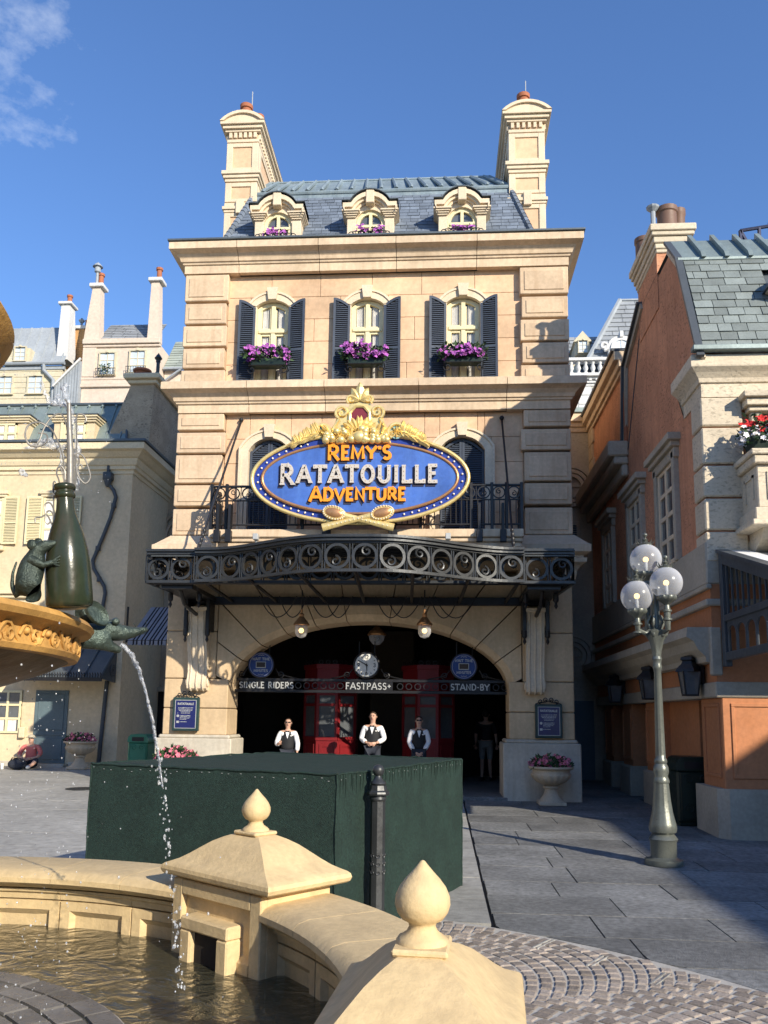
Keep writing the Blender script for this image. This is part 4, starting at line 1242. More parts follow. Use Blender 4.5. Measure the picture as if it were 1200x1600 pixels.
# small lamps let into the cream letters
lamp_me = MB().sphere((0,0,0),.011,6,5).mesh('letter_lamp', M['bulbtan'], 60)
s = "RATATOUILLE"; size = .315; sp = .24; sx = .92; first = 1.2
tw = (sum(GL[c][0]*(first if i == 0 else 1) for i, c in enumerate(s))*sx + sp*(len(s)-1))*size; x = SX-.005-tw/2
for i, c in enumerate(s):
    k = first if i == 0 else 1; zz = 6.10-(k-1)*size*.55
    for st in GL[c][1]:
        P = [(x+p[0]*size*k*sx, zz+p[1]*size*k) for p in st]; acc = .03
        for j in range(len(P)-1):
            d = hypot(P[j+1][0]-P[j][0], P[j+1][1]-P[j][1])
            while acc < d:
                u = acc/d; place('letter_lamp', lamp_me, sg, Matrix.Translation((P[j][0]+(P[j+1][0]-P[j][0])*u-SX, YF-.061-SY, P[j][1]+(P[j+1][1]-P[j][1])*u-SZ))); acc += .085
            acc -= d
    x += (GL[c][0]*sx*k+sp)*size
# crossed wooden spoons
for s in (-1,1):
    a = Vector((SX+s*.46, YF-.06, 5.485)); c = Vector((SX-s*.68, YF-.06-.02*(s>0), 5.20)); d = (c-a).normalized()
    m = MB(); e = a+d*.26
    Mr = Matrix.Rotation(atan2(d.z, d.x), 4, 'Y').inverted() if False else Matrix.Rotation(-atan2(d.z, d.x), 4, 'Y')
    m.sphere(tuple(a), (.235,.05,.145), 22, 12, Mr.to_3x3())
    m.tube([e-d*.08, e, e.lerp(c,.5), c], [.07,.055,.055,.075], 8, flat=.5)
    o = m.build('wooden_spoon', M['gold'], sg, 40)
    m = MB(); m.sphere((a.x,a.y-.03,a.z), (.175,.035,.095), 20, 10, Mr.to_3x3()); m.build('spoon_bowl', M['orange'] if False else M['copper'], o, 40)
    for k in range(24):
        q = 2*pi*k/24; p = Mr.to_3x3() @ Vector((.21*cos(q),0,.125*sin(q))); m = MB() if k == 0 else m; m.sphere((a.x+p.x,a.y-.045,a.z+p.z), .014, 6, 5)
    for k in range(9):
        p = a.lerp(c, .33+.07*k); m.sphere((p.x,p.y-.035,p.z), .013, 6, 5)
    m.build('spoon_lamps', M['bulb'], o, kind='stuff')
# gilded crest with a plain maroon niche
def leaf(mb, base, d, L_, w, y, bend=0):
    bx, bz = base; n = 6; dx, dz = cos(d), sin(d)
    vs = []; fs = []
    for i in range(n+1):
        t = i/n; c = bend*t*t*L_; px = bx+dx*L_*t-dz*c; pz = bz+dz*L_*t+dx*c; hw = w*sin(pi*min(1,t*.93+.06))
        vs += [(px-dz*hw, y+.012, pz+dx*hw), (px, y-.035*sin(pi*t), pz), (px+dz*hw, y+.012, pz-dx*hw)]
    for i in range(n):
        k = 3*i; fs += [(k,k+1,k+4,k+3),(k+1,k+2,k+5,k+4)]
    mb.add(vs, fs)
cr_ = MB(); yk = YF-.03
cx0 = SX-.01
outline = [(-.62,6.88),(-.5,7.2),(-.42,7.55),(-.22,7.62),(-.16,7.85),(0,7.95),(.16,7.85),(.22,7.62),(.42,7.55),(.5,7.2),(.62,6.88)]
cb = MB(); cb.prism([(cx0+x,z) for x,z in outline],'y',yk+.03,yk+.09); cb.build('crest_board', M['gold'], sg)
nb2 = MB(); nb2.prism([(cx0+.19*cos(2*pi*k/8+pi/8), 7.40+.22*sin(2*pi*k/8+pi/8)) for k in range(8)],'y',yk+.015,yk+.05); nb2.build('niche_panel', mat('maroon_panel', (.17,.02,.035), .5, .1, 4, .03), sg)
pts8 = [(cx0+.205*cos(2*pi*k/8+pi/8), yk+.01, 7.40+.235*sin(2*pi*k/8+pi/8)) for k in range(8)]
cf = MB(); cf.tube(pts8, .035, 6, closed=True)
for s in (-1,1):
    cf.tube([(cx0+s*(.34+q[0]), yk, 7.5+q[1]) for q in spiral(0,0,.14,.03,-60,420,26)] , .03, 6)
    cf.tube([(cx0+s*(.17+q[0]), yk, 7.76+q[1]) for q in spiral(0,0,.09,.02,-60,420,22)] , .026, 6)
    cf.tube([(cx0+s*(.40),yk,7.36),(cx0+s*.50,yk,7.2),(cx0+s*.46,yk,7.0)], .03, 6)
    cf.tube([(cx0+s*(.72+.155*cos(a)), yk, 7.10+.155*sin(a)) for a in [radians(-40+s*0+i*12) for i in range(24)]], .035, 6)
cf.build('scrollwork', M['gold'], sg, 50)
for s in (-1,1):
    r = MB(); r.prism([(cx0+s*.72+.14*cos(2*pi*k/20), 7.10+.14*sin(2*pi*k/20)) for k in range(20)],'y',yk+.02,yk+.08); r.build('rosette', mat('pale_turquoise', (.22,.40,.42), .5,.1,4,.03), sg)
    r = MB()
    for k in range(8): leaf(r, (cx0+s*.72, 7.10), 2*pi*k/8, .13, .022, yk+.005)
    r.build('rosette_star', M['gold'], sg)
    lv = MB(); rr = random.Random(5)
    for i in range(16):
        t = i/15; bx = cx0+s*(.78+.45*t); bz = 7.10-.22*t
        for q in (-1,1): leaf(lv, (bx,bz), radians(90-s*(70+q*48)+rr.uniform(-12,12)) , .24-.07*t, .05, yk-.01-.01*rr.random())
    leaf(lv, (cx0+s*1.18,6.93), radians(90-s*115), .28, .05, yk-.01)
    lv.build('laurel_spray', M['gold'], sg)
lv = MB()
for k in range(5): leaf(lv, (cx0, 7.74), radians(90+(k-2)*34), .37-.07*abs(k-2), .085, yk-.01-.01*(k==2))
lv.build('palmette', M['gold'], sg)
fr = MB(); rr = random.Random(9)
for i in range(46):
    x = rr.uniform(-.66,.66); z = 6.93+rr.uniform(-.04,.24)*(1-abs(x)*.7)
    fr.sphere((cx0+x, yk-.02-rr.uniform(0,.05), z), rr.uniform(.045,.085), 10, 8)
fr.sphere((cx0-.0,yk-.06,6.98),(.13,.09,.12),12,8)
fr.build('gilded_fruit', M['gold'], sg, 60, kind='stuff')
lv = MB()
for i in range(30):
    s = rr.choice((-1,1)); x = s*rr.uniform(.12,.6)
    leaf(lv, (cx0+x, 7.02+rr.uniform(-.05,.1)), radians(rr.uniform(30,150)), rr.uniform(.12,.24), .035, yk-.03)
for s_ in (-1,1):
    for k in range(4): leaf(lv, (cx0+s_*.05*k, 7.16), radians(90-s_*(8+16*k)), .27-.02*k, .05, yk-.03)
lv.build('gilded_leaves', M['gold'], sg, kind='stuff')
for x in (-.75,.45):
    m = MB(); m.cbox(x-.04,x+.04,SY+.12,YR,5.3,5.9,.006); m.cbox(x-.04,x+.04,SY+.15,SY+.2,5.0,6.6,.006); m.build('support', M['iron'], sg)

# ================================================================== flowers
def petals(mb, c, r, rr):
    ax = Vector((rr.uniform(-.8,.8), -1, rr.uniform(-.1,1.1))).normalized(); t = ax.orthogonal().normalized(); bt = ax.cross(t)
    n = 5; off = rr.uniform(0,6)
    for k in range(n):
        a = off+2*pi*k/n; d = t*cos(a)+bt*sin(a); e = t*cos(a+pi/2)+bt*sin(a+pi/2)
        c_ = Vector(c); mb.add([c_, c_+d*r*.55+e*r*.42+ax*r*.25, c_+d*r+ax*r*.12, c_+d*r*.55-e*r*.42+ax*r*.25], [(0,1,2,3)])
def leaflet(mb, c, L_, rr, d=None):
    d = d or Vector((rr.uniform(-1,1), rr.uniform(-1,.3), rr.uniform(-.5,1))).normalized(); w = d.orthogonal().normalized()
    w = (w*cos(rr.uniform(0,6))+d.cross(w)*sin(rr.uniform(0,6))); c_ = Vector(c)
    mb.add([c_, c_+d*L_*.5+w*L_*.22, c_+d*L_, c_+d*L_*.5-w*L_*.22], [(0,1,2,3)])
def flower_mass(root, c, size, nl, nf, pet, seed, lr=.09, fr_=.045, clump=0, shape='box'):
    rr = random.Random(seed); lv = MB(); fl = MB()
    def pt():
        if shape == 'dome':
            a = rr.uniform(0,2*pi); r = sqrt(rr.random()); h = sqrt(max(0,1-r*r*.9))
            return (c[0]+size[0]*r*cos(a), c[1]+size[1]*r*sin(a), c[2]+size[2]*h*rr.uniform(.15,1))
        return (c[0]+rr.uniform(-1,1)*size[0], c[1]+rr.uniform(-1,1)*size[1], c[2]+size[2]*rr.uniform(-.35,1))
    for i in range(nl): leaflet(lv, pt(), lr*rr.uniform(.6,1.2), rr)
    hubs = [pt() for _ in range(clump)] if clump else []
    for i in range(nf):
        if hubs:
            h = hubs[i % len(hubs)]; p = (h[0]+rr.gauss(0,.035), h[1]+rr.gauss(0,.03)-.03, h[2]+rr.gauss(0,.03)+.03)
        else:
            p = pt(); p = (p[0], p[1]-.02, p[2]+.02)
        petals(fl, p, fr_*rr.uniform(.7,1.2), rr)
    lv.build('leaves', M['foliage'], root, recalc=False, kind='stuff')
    fl.build('blossoms', M[pet], root, recalc=False, kind='stuff')

for i, (c, lab) in enumerate(zip(WIN3, ('purple flower box under the leftmost third floor window','purple flower box under the middle third floor window above the gilded crest','purple flower box under the third floor window nearest the sunlit right corner'))):
    c += .0
    t = thing('flower_box', lab, 'flower box', (c,-.12,8.86), 'flower boxes on the third floor')
    m = MB(); m.cbox(c-.36,c+.36,-.20,.03,8.90,9.06,.01); m.build('box', M['binDark'], t)
    m = MB()
    for x in (-.37,.37):
        m.tube([(c+x,.14,8.56),(c+x,.04,8.58),(c+x,-.02,8.75),(c+x,.03,8.9)], .012, 5); m.tube([(c+x*.9+q[0]*(-1 if x>0 else 1)*.9,-.20,8.80+q[1]) for q in spiral(0,0,.09,.03,180,520,14)], .011, 5)
    m.tube([(c-.4,-.21,8.90),(c+.4,-.21,8.90)], .012, 5); m.tube([(c-.4,.1,8.88),(c-.4,-.21,8.90)], .012, 5); m.tube([(c+.4,.1,8.88),(c+.4,-.21,8.90)], .012, 5)
    m.build('bracket', M['iron'], t)
    flower_mass(t, (c-.02,-.12,9.08), (.47,.16,.19), 420, 300, 'purple', 30+i, .12, .052, 30)
for i, (c, lab) in enumerate(zip(DORM, ('small pot row of purple flowers in the dormer by the left chimney','small pot row of purple flowers in the middle dormer','small pot row of purple flowers in the dormer by the right chimney'))):
    t = thing('flower_box', lab, 'flower box', (c,-.02,11.76), 'flower boxes in the dormers')
    m = MB()
    for z in (11.78,11.93): m.tube([(c-.36,-.10,z),(c+.36,-.10,z)], .009, 5)
    for k in range(13): m.tube([(c-.36+.06*k,-.10,11.76),(c-.36+.06*k,-.10,11.93)], .007, 4)
    for s in (-1,1): m.tube([(c+s*(.38+q[0]),-.10,11.86+q[1]) for q in spiral(0,0,.07,.02,0,400,14)], .010, 5)
    m.build('iron_rail', M['iron'], t)
    for k in range(5):
        q = MB(); q.lathe([(.035,0),(.05,.1),(.055,.1)], (c-.2+.1*k,-.02,11.755), 10); q.build('pot', M['red'], t)
    flower_mass(t, (c,-.02,11.93), (.27,.05,.10), 120, 60, 'purple', 40+i, .07, .042, 8)

# ================================================================== queue beam, signs and clock
YB = .55
qb = thing('queue_beam', 'black iron beam spanning the arch lettered SINGLE RIDERS, FASTPASS+ and STAND-BY', 'sign beam', (XC,YB,2.13))
m = MB(); m.cbox(-2.95,2.86,YB,YB+.06,2.13,2.19,.006); m.cbox(-2.95,2.86,YB,YB+.06,2.36,2.42,.006); m.build('bar', M['iron'], qb)
for (x0_, x1_) in ((-2.72,-1.62),(-.52,.44),(1.6,2.42)):
    m = MB(); m.box(x0_,x1_,YB+.012,YB+.05,2.19,2.36); m.build('letter_plate', M['iron'], qb)
for x in (-2.95,2.82):
    m = MB(); m.cbox(x-.06,x+.06,YB-.02,YB+.1,2.02,2.5,.01); m.build('wall_socket', M['iron'], qb)
for (x0_, x1_) in ((-1.6,-.55),(.5,1.58),(2.45,2.8)):
    n = max(1, int((x1_-x0_)/.17)); m = MB()
    for k in range(n):
        xx = x0_+(x1_-x0_)*(k+.5)/n; ring_flat(m, (xx,YB+.03,2.275), (1,0,0), (0,-1,0), .06, .018, .02, 12)
    m.build('ring_work', M['iron'], qb, kind='stuff')
for (cx_) in (-2.29,-.1,1.90):
    m = MB()
    for s in (-1,1):
        m.tube([(cx_+s*.30,YB+.03,2.62),(cx_+s*.36,YB+.03,2.52),(cx_+s*.55,YB+.03,2.46),(cx_+s*.75,YB+.03,2.42)], .014, 5)
        m.tube([(cx_+s*(.40+q[0]),YB+.03,2.50+q[1]) for q in spiral(0,0,.075,.02,-90,350,16)], .013, 5)
    m.tube([(cx_-.16,YB+.03,2.86),(cx_-.16,YB+.03,3.2)], .012, 5); m.tube([(cx_+.16,YB+.03,2.86),(cx_+.16,YB+.03,3.2)], .012, 5)
    m.build('scroll_bracket', M['iron'], qb)
for s_, cx_, sz in (("SINGLE RIDERS",-2.17,.115),("FASTPASS+",-.06,.125),("STAND-BY",2.01,.115)):
    tw = (sum(GL[c][0] for c in s_) + .16*(len(s_)-1))*sz; x = cx_-tw/2
    for c in s_:
        if c != ' ':
            m = MB(); glyph(m, c, x, 2.275-sz/2, sz, .02, YB-.008, YB+.012, .13); m.build('letter', M['silver'], qb)
        x += (GL[c][0]+.16)*sz
def disc(x, lab):
    t = thing('wait_time_sign', lab, 'round sign', (x,YB-.02,2.70), 'wait time discs on the queue beam')
    z = 2.69
    m = MB(); m.prism([(x+.265*cos(2*pi*k/32), z+.265*sin(2*pi*k/32)) for k in range(32)],'y',YB-.04,YB+.04); m.build('disc', M['discblue'], t)
    m = MB(); m.tube([(x+.265*cos(2*pi*k/32),YB-.03,z+.265*sin(2*pi*k/32)) for k in range(32)], .016, 6, closed=True); m.build('rim', M['iron2'], t, 60)
    m = MB(); m.tube([(x+.235*cos(2*pi*k/32),YB-.042,z+.235*sin(2*pi*k/32)) for k in range(32)], .004, 4, closed=True)
    for s in (1,-1):
        m.tube([(x-.06,YB-.044,z+s*.19),(x-.02,YB-.044,z+s*.205),(x,YB-.044,z+s*.19),(x+.02,YB-.044,z+s*.205),(x+.06,YB-.044,z+s*.19)], .005, 4)
    m.build('pinstripe', M['silver'], t)
    m = MB(); m.cbox(x-.105,x+.105,YB-.06,YB-.03,z-.065,z+.065,.006); m.build('display_frame', M['silver'], t)
    m = MB(); m.box(x-.09,x+.09,YB-.065,YB-.05,z-.05,z+.05); m.build('display', M['screen'], t)
    m = MB(); text(m, "WAIT TIME", x, z+.095, .05, .010, YB-.05, YB-.04, .12, .16); text(m, "MINUTES", x, z-.145, .05, .010, YB-.05, YB-.04, .12, .16); m.build('lettering', M['silver'], t)
disc(-2.29,'round blue WAIT TIME MINUTES sign above SINGLE RIDERS'); disc(1.885,'round blue WAIT TIME MINUTES sign above STAND-BY')
ck = thing('clock', 'round white clock showing ten to six above FASTPASS+', 'clock', (-.10,YB-.03,2.70)); x, z = -.10, 2.70
m = MB(); m.prism([(x+.25*cos(2*pi*k/36), z+.25*sin(2*pi*k/36)) for k in range(36)],'y',YB-.06,YB+.06); m.build('dial', M['face'], ck)
m = MB(); m.tube([(x+.255*cos(2*pi*k/36),YB-.05,z+.255*sin(2*pi*k/36)) for k in range(36)], .024, 8, closed=True); m.build('case_rim', M['iron'], ck, 60)
m = MB()
for k in range(12):
    a = radians(90-30*k)
    if k % 3: m.tube([(x+.175*cos(a),YB-.064,z+.175*sin(a)),(x+.205*cos(a),YB-.064,z+.205*sin(a))], .007, 4)
    else:
        s_ = {0:"12",3:"3",6:"6",9:"9"}[k]; nm = MB(); text(nm, s_, x+.165*cos(a), z+.165*sin(a)-.036, .072, .013, YB-.066, YB-.06, 0, .12); nm.build('numeral', M['iron'], ck)
m.build('minute_marks', M['iron'], ck, kind='stuff')
m = MB(); m.sphere((x,YB-.07,z),.02,8,6); m.tube([(x,YB-.070,z+.03),(x+.01,YB-.070,z-.115)], [.012,.009], 5); m.tube([(x+.03*cos(radians(-30)),YB-.075,z+.03*sin(radians(-30))),(x+.18*cos(radians(150)),YB-.075,z+.18*sin(radians(150)))], [.011,.006], 5); m.build('hands', M['iron'], ck)

# ================================================================== notice boards
def board(x0, x1, z0, z1, lab):
    t = thing('notice_board', lab, 'notice board', ((x0+x1)/2,-.03,z0), 'notice boards on the arch piers')
    xm = (x0+x1)/2; y = -.02
    m = MB(); m.cbox(x0,x1,y-.10,y-.02,z0,z1,.01); m.build('frame', mat('dark_green_frame', (.02,.045,.045), .4, .1, 4, .05) if 'frame_m' not in globals() else frame_m, t)
    m = MB(); m.box(x0+.06,x1-.06,y-.108,y-.09,z0+.06,z1-.06); m.build('panel', M['navypanel'], t)
    m = MB()
    for (a, c, e, f) in ((x0+.055,x1-.055,z0+.05,z0+.06),(x0+.055,x1-.055,z1-.06,z1-.05),(x0+.05,x0+.06,z0+.05,z1-.05),(x1-.06,x1-.05,z0+.05,z1-.05)): m.box(a,c,y-.112,y-.1,e,f)
    m.build('beading', M['silver'], t)
    m = MB()
    for s in (-1,1):
        m.tube([(xm+s*(.05+q[0]),y-.05,z1+.085+q[1]) for q in spiral(0,0,.05,.015,-90,330,14)], .010, 5); m.tube([(xm+s*(.15+q[0]),y-.05,z1+.05+q[1]) for q in spiral(0,0,.045,.015,-90,330,14)], .010, 5)
        m.tube([(xm+s*.25,y-.05,z1),(xm+s*.2,y-.05,z1+.02),(xm+s*.1,y-.05,z1+.03),(xm,y-.05,z1+.06)], .010, 5)
    m.build('scroll_crest', M['iron'], t)
    rr = random.Random(4); m = MB(); text(m, "RATATOUILLE", xm+.0, z1-.145, .036, .009, y-.111, y-.108, .1, .14)
    def line(xa, xb, z):
        q = xa
        while q < xb-.01:
            w = min(rr.uniform(.012,.05), xb-q); m.box(q,q+w,y-.1105,y-.108,z,z+rr.uniform(.008,.013)); q += w+.007
    for i, hw in enumerate((.15,.15,.135,.10,.09)): line(xm-hw,xm+hw,z1-.21-.026*i)
    for i, w in enumerate((.21,.21,.19,.13)): line(xm-.11,xm-.11+w,z1-.365-.024*i)
    line(xm-.11,xm+.03,z1-.485)
    m.prism([(xm-.15+.026*cos(2*pi*k/14), z1-.365+.026*sin(2*pi*k/14)) for k in range(14)],'y',y-.1105,y-.108); m.box(xm-.175,xm-.125,y-.1105,y-.108,z1-.505,z1-.462)
    m.build('printed_text', M['silver'], t, kind='stuff')
frame_m = mat('dark_green_frame', (.02,.045,.045), .4, .1, 4, .05)
board(-3.90,-3.37,1.33,1.99,'navy notice board with white print on the sunlit left arch pier')
board(3.24,3.76,1.29,1.94,'navy notice board with white print on the shaded right arch pier')

# ================================================================== red kiosks
def kiosk(x0, x1, y, lab):
    t = thing('ticket_kiosk', lab, 'kiosk', ((x0+x1)/2,y,.165), 'red kiosks inside the arch')
    w = x1-x0
    # three sided bay: left splay, front, right splay
    P = [(x0,y+.5),(x0+w*.30,y),(x0+w*.70,y-.02),(x1,y+.45),(x1,y+1.1),(x0,y+1.1)]
    m = MB(); m.prism(P,'z',.165,1.12); m.build('base', M['red'], t)
    m = MB(); m.prism([((px-(x0+w/2))*.97+x0+w/2,(py-y-.5)*.97+y+.5) for px,py in P],'z',1.12,2.2); m.build('glazing', M['glass'], t)
    m = MB(); m.prism([((px-(x0+w/2))*1.03+x0+w/2,(py-y-.5)*1.04+y+.5) for px,py in P],'z',2.2,2.30); m.prism(P,'z',2.30,2.72); m.prism([((px-(x0+w/2))*1.06+x0+w/2,(py-y-.5)*1.08+y+.5) for px,py in P],'z',2.72,2.82); m.build('fascia', M['red'], t)
    for i in range(3):
        a, c = P[i], P[i+1]; d = hypot(c[0]-a[0], c[1]-a[1]); tx, ty = (c[0]-a[0])/d, (c[1]-a[1])/d; nx, ny = ty, -tx
        m = MB()
        for (s0, s1, z0, z1) in ((0,.06,1.12,2.2),(d-.06,d,1.12,2.2),(.06,d-.06,1.12,1.20),(.06,d-.06,1.88,1.94),(.06,d-.06,2.12,2.2)):
            vs = []
            for (s, q) in ((s0,.02),(s1,.02),(s1,-.03),(s0,-.03)): vs.append((a[0]+tx*s+nx*q, a[1]+ty*s+ny*q))
            m.prism(vs,'z',z0,z1)
        m.build('window_frame', M['red'], t)
        m = MB()
        for (s0, s1, z0, z1) in ((.08,d-.08,.3,.36),(.08,d-.08,.98,1.04),(.08,.14,.36,.98),(d-.14,d-.08,.36,.98)):
            m.prism([(a[0]+tx*s+nx*q, a[1]+ty*s+ny*q) for (s,q) in ((s0,.018),(s1,.018),(s1,-.01),(s0,-.01))],'z',z0,z1)
        m.build('panel_moulding', M['red'], t)
        k = max(2, int(d/.13)); m = MB()
        for j in range(k):
            s = d*(j+.5)/k; ring_flat(m, (a[0]+tx*s+nx*.02,a[1]+ty*s+ny*.02,2.87), (tx,ty,0), (nx,ny,0), .045, .02, .015, 10)
        m.build('cresting', M['iron'], t, kind='stuff')
kiosk(-1.72,-.52,2.2,'red glazed kiosk left of the clock, its base catching the sun')
kiosk(.55,1.72,2.2,'red glazed kiosk in shade behind the woman in sunglasses on the right')

# ================================================================== flower urns
def urn(loc, lab, pet, seed, s=1.0, n=1):
    t = thing('flower_urn', lab, 'planter', loc, 'stone flower urns')
    x, y, z = loc
    m = MB(); m.cbox(x-.25*s,x+.25*s,y-.25*s,y+.25*s,z,z+.07*s,.01); m.lathe([(.24*s,.07*s),(.20*s,.11*s),(.14*s,.2*s),(.115*s,.27*s),(.115*s,.30*s),(.15*s,.31*s),(.15*s,.34*s),(.12*s,.36*s)], (x,y,z), 28); m.build('foot', M['urn'], t, 40)
    m = MB(); m.lathe([(.10*s,.355*s),(.17*s,.38*s),(.28*s,.43*s),(.345*s,.50*s),(.37*s,.555*s),(.36*s,.58*s),(.345*s,.6*s),(.35*s,.64*s),(.40*s,.66*s),(.425*s,.68*s),(.42*s,.71*s),(.37*s,.71*s),(.34*s,.66*s),(.0,.64*s)], (x,y,z), 72, flute=((.37*s,.565*s),18,.035)); m.build('bowl', M['urn'], t, 50)
    flower_mass(t, (x,y,z+.66*s), (.40*s,.38*s,.27*s), 420*n, 90*n, pet, seed, .10, .045, 0, 'dome')
urn((3.46,-.62,gz(-.62)),'fluted stone urn of pink flowers against the shaded right pier','pink',51,.98)
urn((-8.17,5.45,gz(5.45)),'fluted stone urn of dark pink flowers beside the blue door','pink',52,1.03)
urn((-3.62,-.62,gz(-.62)),'stone urn of pink flowers mostly hidden behind the green box','pink',53,1.0,2)
# ================================================================== left house
lh = thing('cream_house', 'cream stucco house with a standing seam metal mansard on the left of the square', 'house', (-10.5,6.2,.2))
LY = 6.2; LX = -7.47
m = MB(); m.box(-17,LX,LY,12,.15,8.7); m.build('wall', M['leftwall'], lh)
lprof = [(0,8.50),(.03,8.50),(.04,8.60),(.10,8.62),(.10,8.72),(.14,8.74),(.18,8.85),(.18,8.92),(.24,8.95),(.36,9.08),(.46,9.12),(.46,9.30),(.42,9.33)]
m = MB(); cornice(m, lprof, -17, LX, LY, 12); m.build('cornice', M['lefttrim'], lh)
m = MB(); cornice(m, [(.42,9.331),(.50,9.335),(.50,9.40),(0,9.41)], -17, LX, LY, 12); m.build('gutter', M['lead'], lh)
rf = MB(); rf.add([(-17,LY+.02,9.40),(LX-.25,LY+.02,9.40),(LX-.6,LY+.85,10.95),(-17,LY+.85,10.95),(-17,12,9.4),(LX-.25,12,9.4),(LX-.6,11.2,10.95),(-17,11.2,10.95)],[(0,1,2,3),(1,5,6,2),(3,2,6,7)])
rf = rf.build('roof', M['greymetal'], lh)
def rpt(x, t): return (x-.0, LY+.02+.83*t, 9.40+1.55*t)
x = -16.8
while x < LX-.4:
    m = MB(); xt = x-.0
    e = 1.0
    m.add([(x-.018,LY-.02,9.4),(x+.018,LY-.02,9.4),(x+.018,LY+.81,10.95),(x-.018,LY+.81,10.95),(x-.018,LY+.04,9.4),(x+.018,LY+.04,9.4),(x+.018,LY+.86,10.95),(x-.018,LY+.86,10.95)],[(0,1,2,3),(7,6,5,4),(0,4,5,1),(1,5,6,2),(2,6,7,3),(3,7,4,0)])
    m.sphere((x,LY+.76,10.86),.05,8,6)
    m.build('standing_seam', M['greymetal'], rf); x += .42
m = MB(); m.tube([(-17,LY+.82,10.95),(LX-.6,LY+.82,10.95)],.05,6); m.tube([(LX-.25,LY,9.42),(LX-.6,LY+.82,10.95)],.04,6); m.build('ridge_roll', M['lead'], rf)
for (xa, xb) in ((-9.92,-8.70),(-12.05,-10.72)):
    m = MB(); m.box(xa,xb,LY+.02,LY+.9,9.40,10.12); dm = m.build('dormer', M['leftwall'], lh)
    xm = (xa+xb)/2+.03; hw = .33
    m = MB()
    for k in range(3): m.cbox(xa-.05-.04*k,xb+.05+.04*k,LY-.05-.05*k,LY+1.0,10.08+.06*k,10.14+.06*k,.006)
    m.build('cornice', M['lefttrim'], dm)
    m = MB(); m.box(xa-.16,xb+.16,LY-.18,LY+1.1,10.262,10.29); m.build('lead_roof', M['lead'], dm)
    m = MB()
    m.box(xm-hw,xm-hw+.06,LY-.03,LY+.02,9.42,10.06); m.box(xm+hw-.06,xm+hw,LY-.03,LY+.02,9.42,10.06); m.box(xm-.04,xm+.04,LY-.035,LY+.02,9.42,10.06); m.box(xm-hw,xm+hw,LY-.032,LY+.02,9.72,9.78); m.box(xm-hw,xm+hw,LY-.03,LY+.02,10.0,10.06); m.box(xm-hw-.1,xm-hw,LY-.02,LY+.02,9.42,10.08)
    m.build('window_frame', M['cream'], dm)
    m = MB(); m.box(xm-hw,xm+hw,LY+.012,LY+.018,9.42,10.05); m.build('pane', M['glass'], dm)
    for s in (-1,1):
        for (za, zb) in ((9.45,9.71),(9.79,9.99)): curtain(dm, xm+s*.16-.1, xm+s*.16+.1, za, zb, LY+.002, 6, .005)
# upper windows with cream louvred shutters
lf, ls, lb = shutter_mesh(.46, 6.43, 7.84, 7.841)
lms = (lf.mesh('shutter', M['cream']), ls.mesh('slats', M['cream']), lb.mesh('backing', M['darkwall']))
for xm, hw in ((-9.70,.34),(-11.60,.38),(-13.6,.36)):
    m = MB(); m.box(xm-hw,xm+hw,LY-.02,LY+.05,6.45,7.8); w = m.build('window', M['glass'], lh)
    m = MB()
    for (a, c) in ((xm-hw,xm-hw+.06),(xm+hw-.06,xm+hw),(xm-.035,xm+.035)): m.box(a,c,LY-.05,LY,6.45,7.8)
    for z in (6.45,6.85,7.28,7.72): m.box(xm-hw,xm+hw,LY-.052,LY,z,z+.06)
    m.build('frame', M['cream'], w)
    for s in (-1,1): curtain(w, xm+s*hw*.5-.12, xm+s*hw*.5+.12, 6.5, 7.72, LY-.028, 7, .006)
    m = MB(); m.cbox(xm-hw-.12,xm+hw+.12,LY-.12,LY+.02,7.90,8.0,.01); m.cbox(xm-hw-.08,xm+hw+.08,LY-.08,LY+.02,7.82,7.90,.01); m.cbox(xm-hw-.1,xm+hw+.1,LY-.14,LY+.02,6.24,6.38,.015); m.build('stone_trim', M['lefttrim'], lh)
    shutter(lh, xm+hw+.01, LY-.05, False, lms, -5); shutter(lh, xm-hw-.01, LY-.05, True, lms, -5)
# ground floor window, header and door
m = MB(); m.box(-11.1,-10.25,LY-.02,LY+.05,1.08,2.26); w = m.build('window', M['glass'], lh)
m = MB()
for xx in (-11.1,-10.68,-10.31): m.box(xx,xx+.06,LY-.05,LY,1.08,2.26)
for z in (1.08,1.45,1.83,2.2): m.box(-11.1,-10.25,LY-.052,LY,z,z+.06)
m.build('frame', M['cream'], w)
for q in (-10.85,-10.5): curtain(w, q-.13, q+.13, 1.12, 1.45, LY-.028, 8, .006)
m = MB(); m.cbox(-11.9,-10.05,LY-.3,LY,4.95,5.05,.02); m.cbox(-11.9,-10.12,LY-.22,LY,4.85,4.95,.02); m.box(-11.9,-10.2,LY-.1,LY,3.9,4.85); m.build('shop_fascia', M['lefttrim'], lh)
m = MB(); m.box(-9.86,-8.92,LY-.03,LY+.05,.28,2.27); dr = m.build('door', M['bluedoor'], lh)
m = MB()
for i, (za, zb) in enumerate(((.38,.95),(1.03,1.1),(1.18,2.17))): m.cbox(-9.76,-9.02,LY-.05,LY-.02,za,zb,.008)
m.build('door_panel', M['bluedoor'], dr)
m = MB(); m.cbox(-9.95,-8.83,LY-.28,LY+.05,.10,.27,.015); m.build('door_step', M['base'], lh)
m = MB(); m.cbox(-17,LX+.02,LY-.04,LY+.1,.1,.5,.01) if False else None
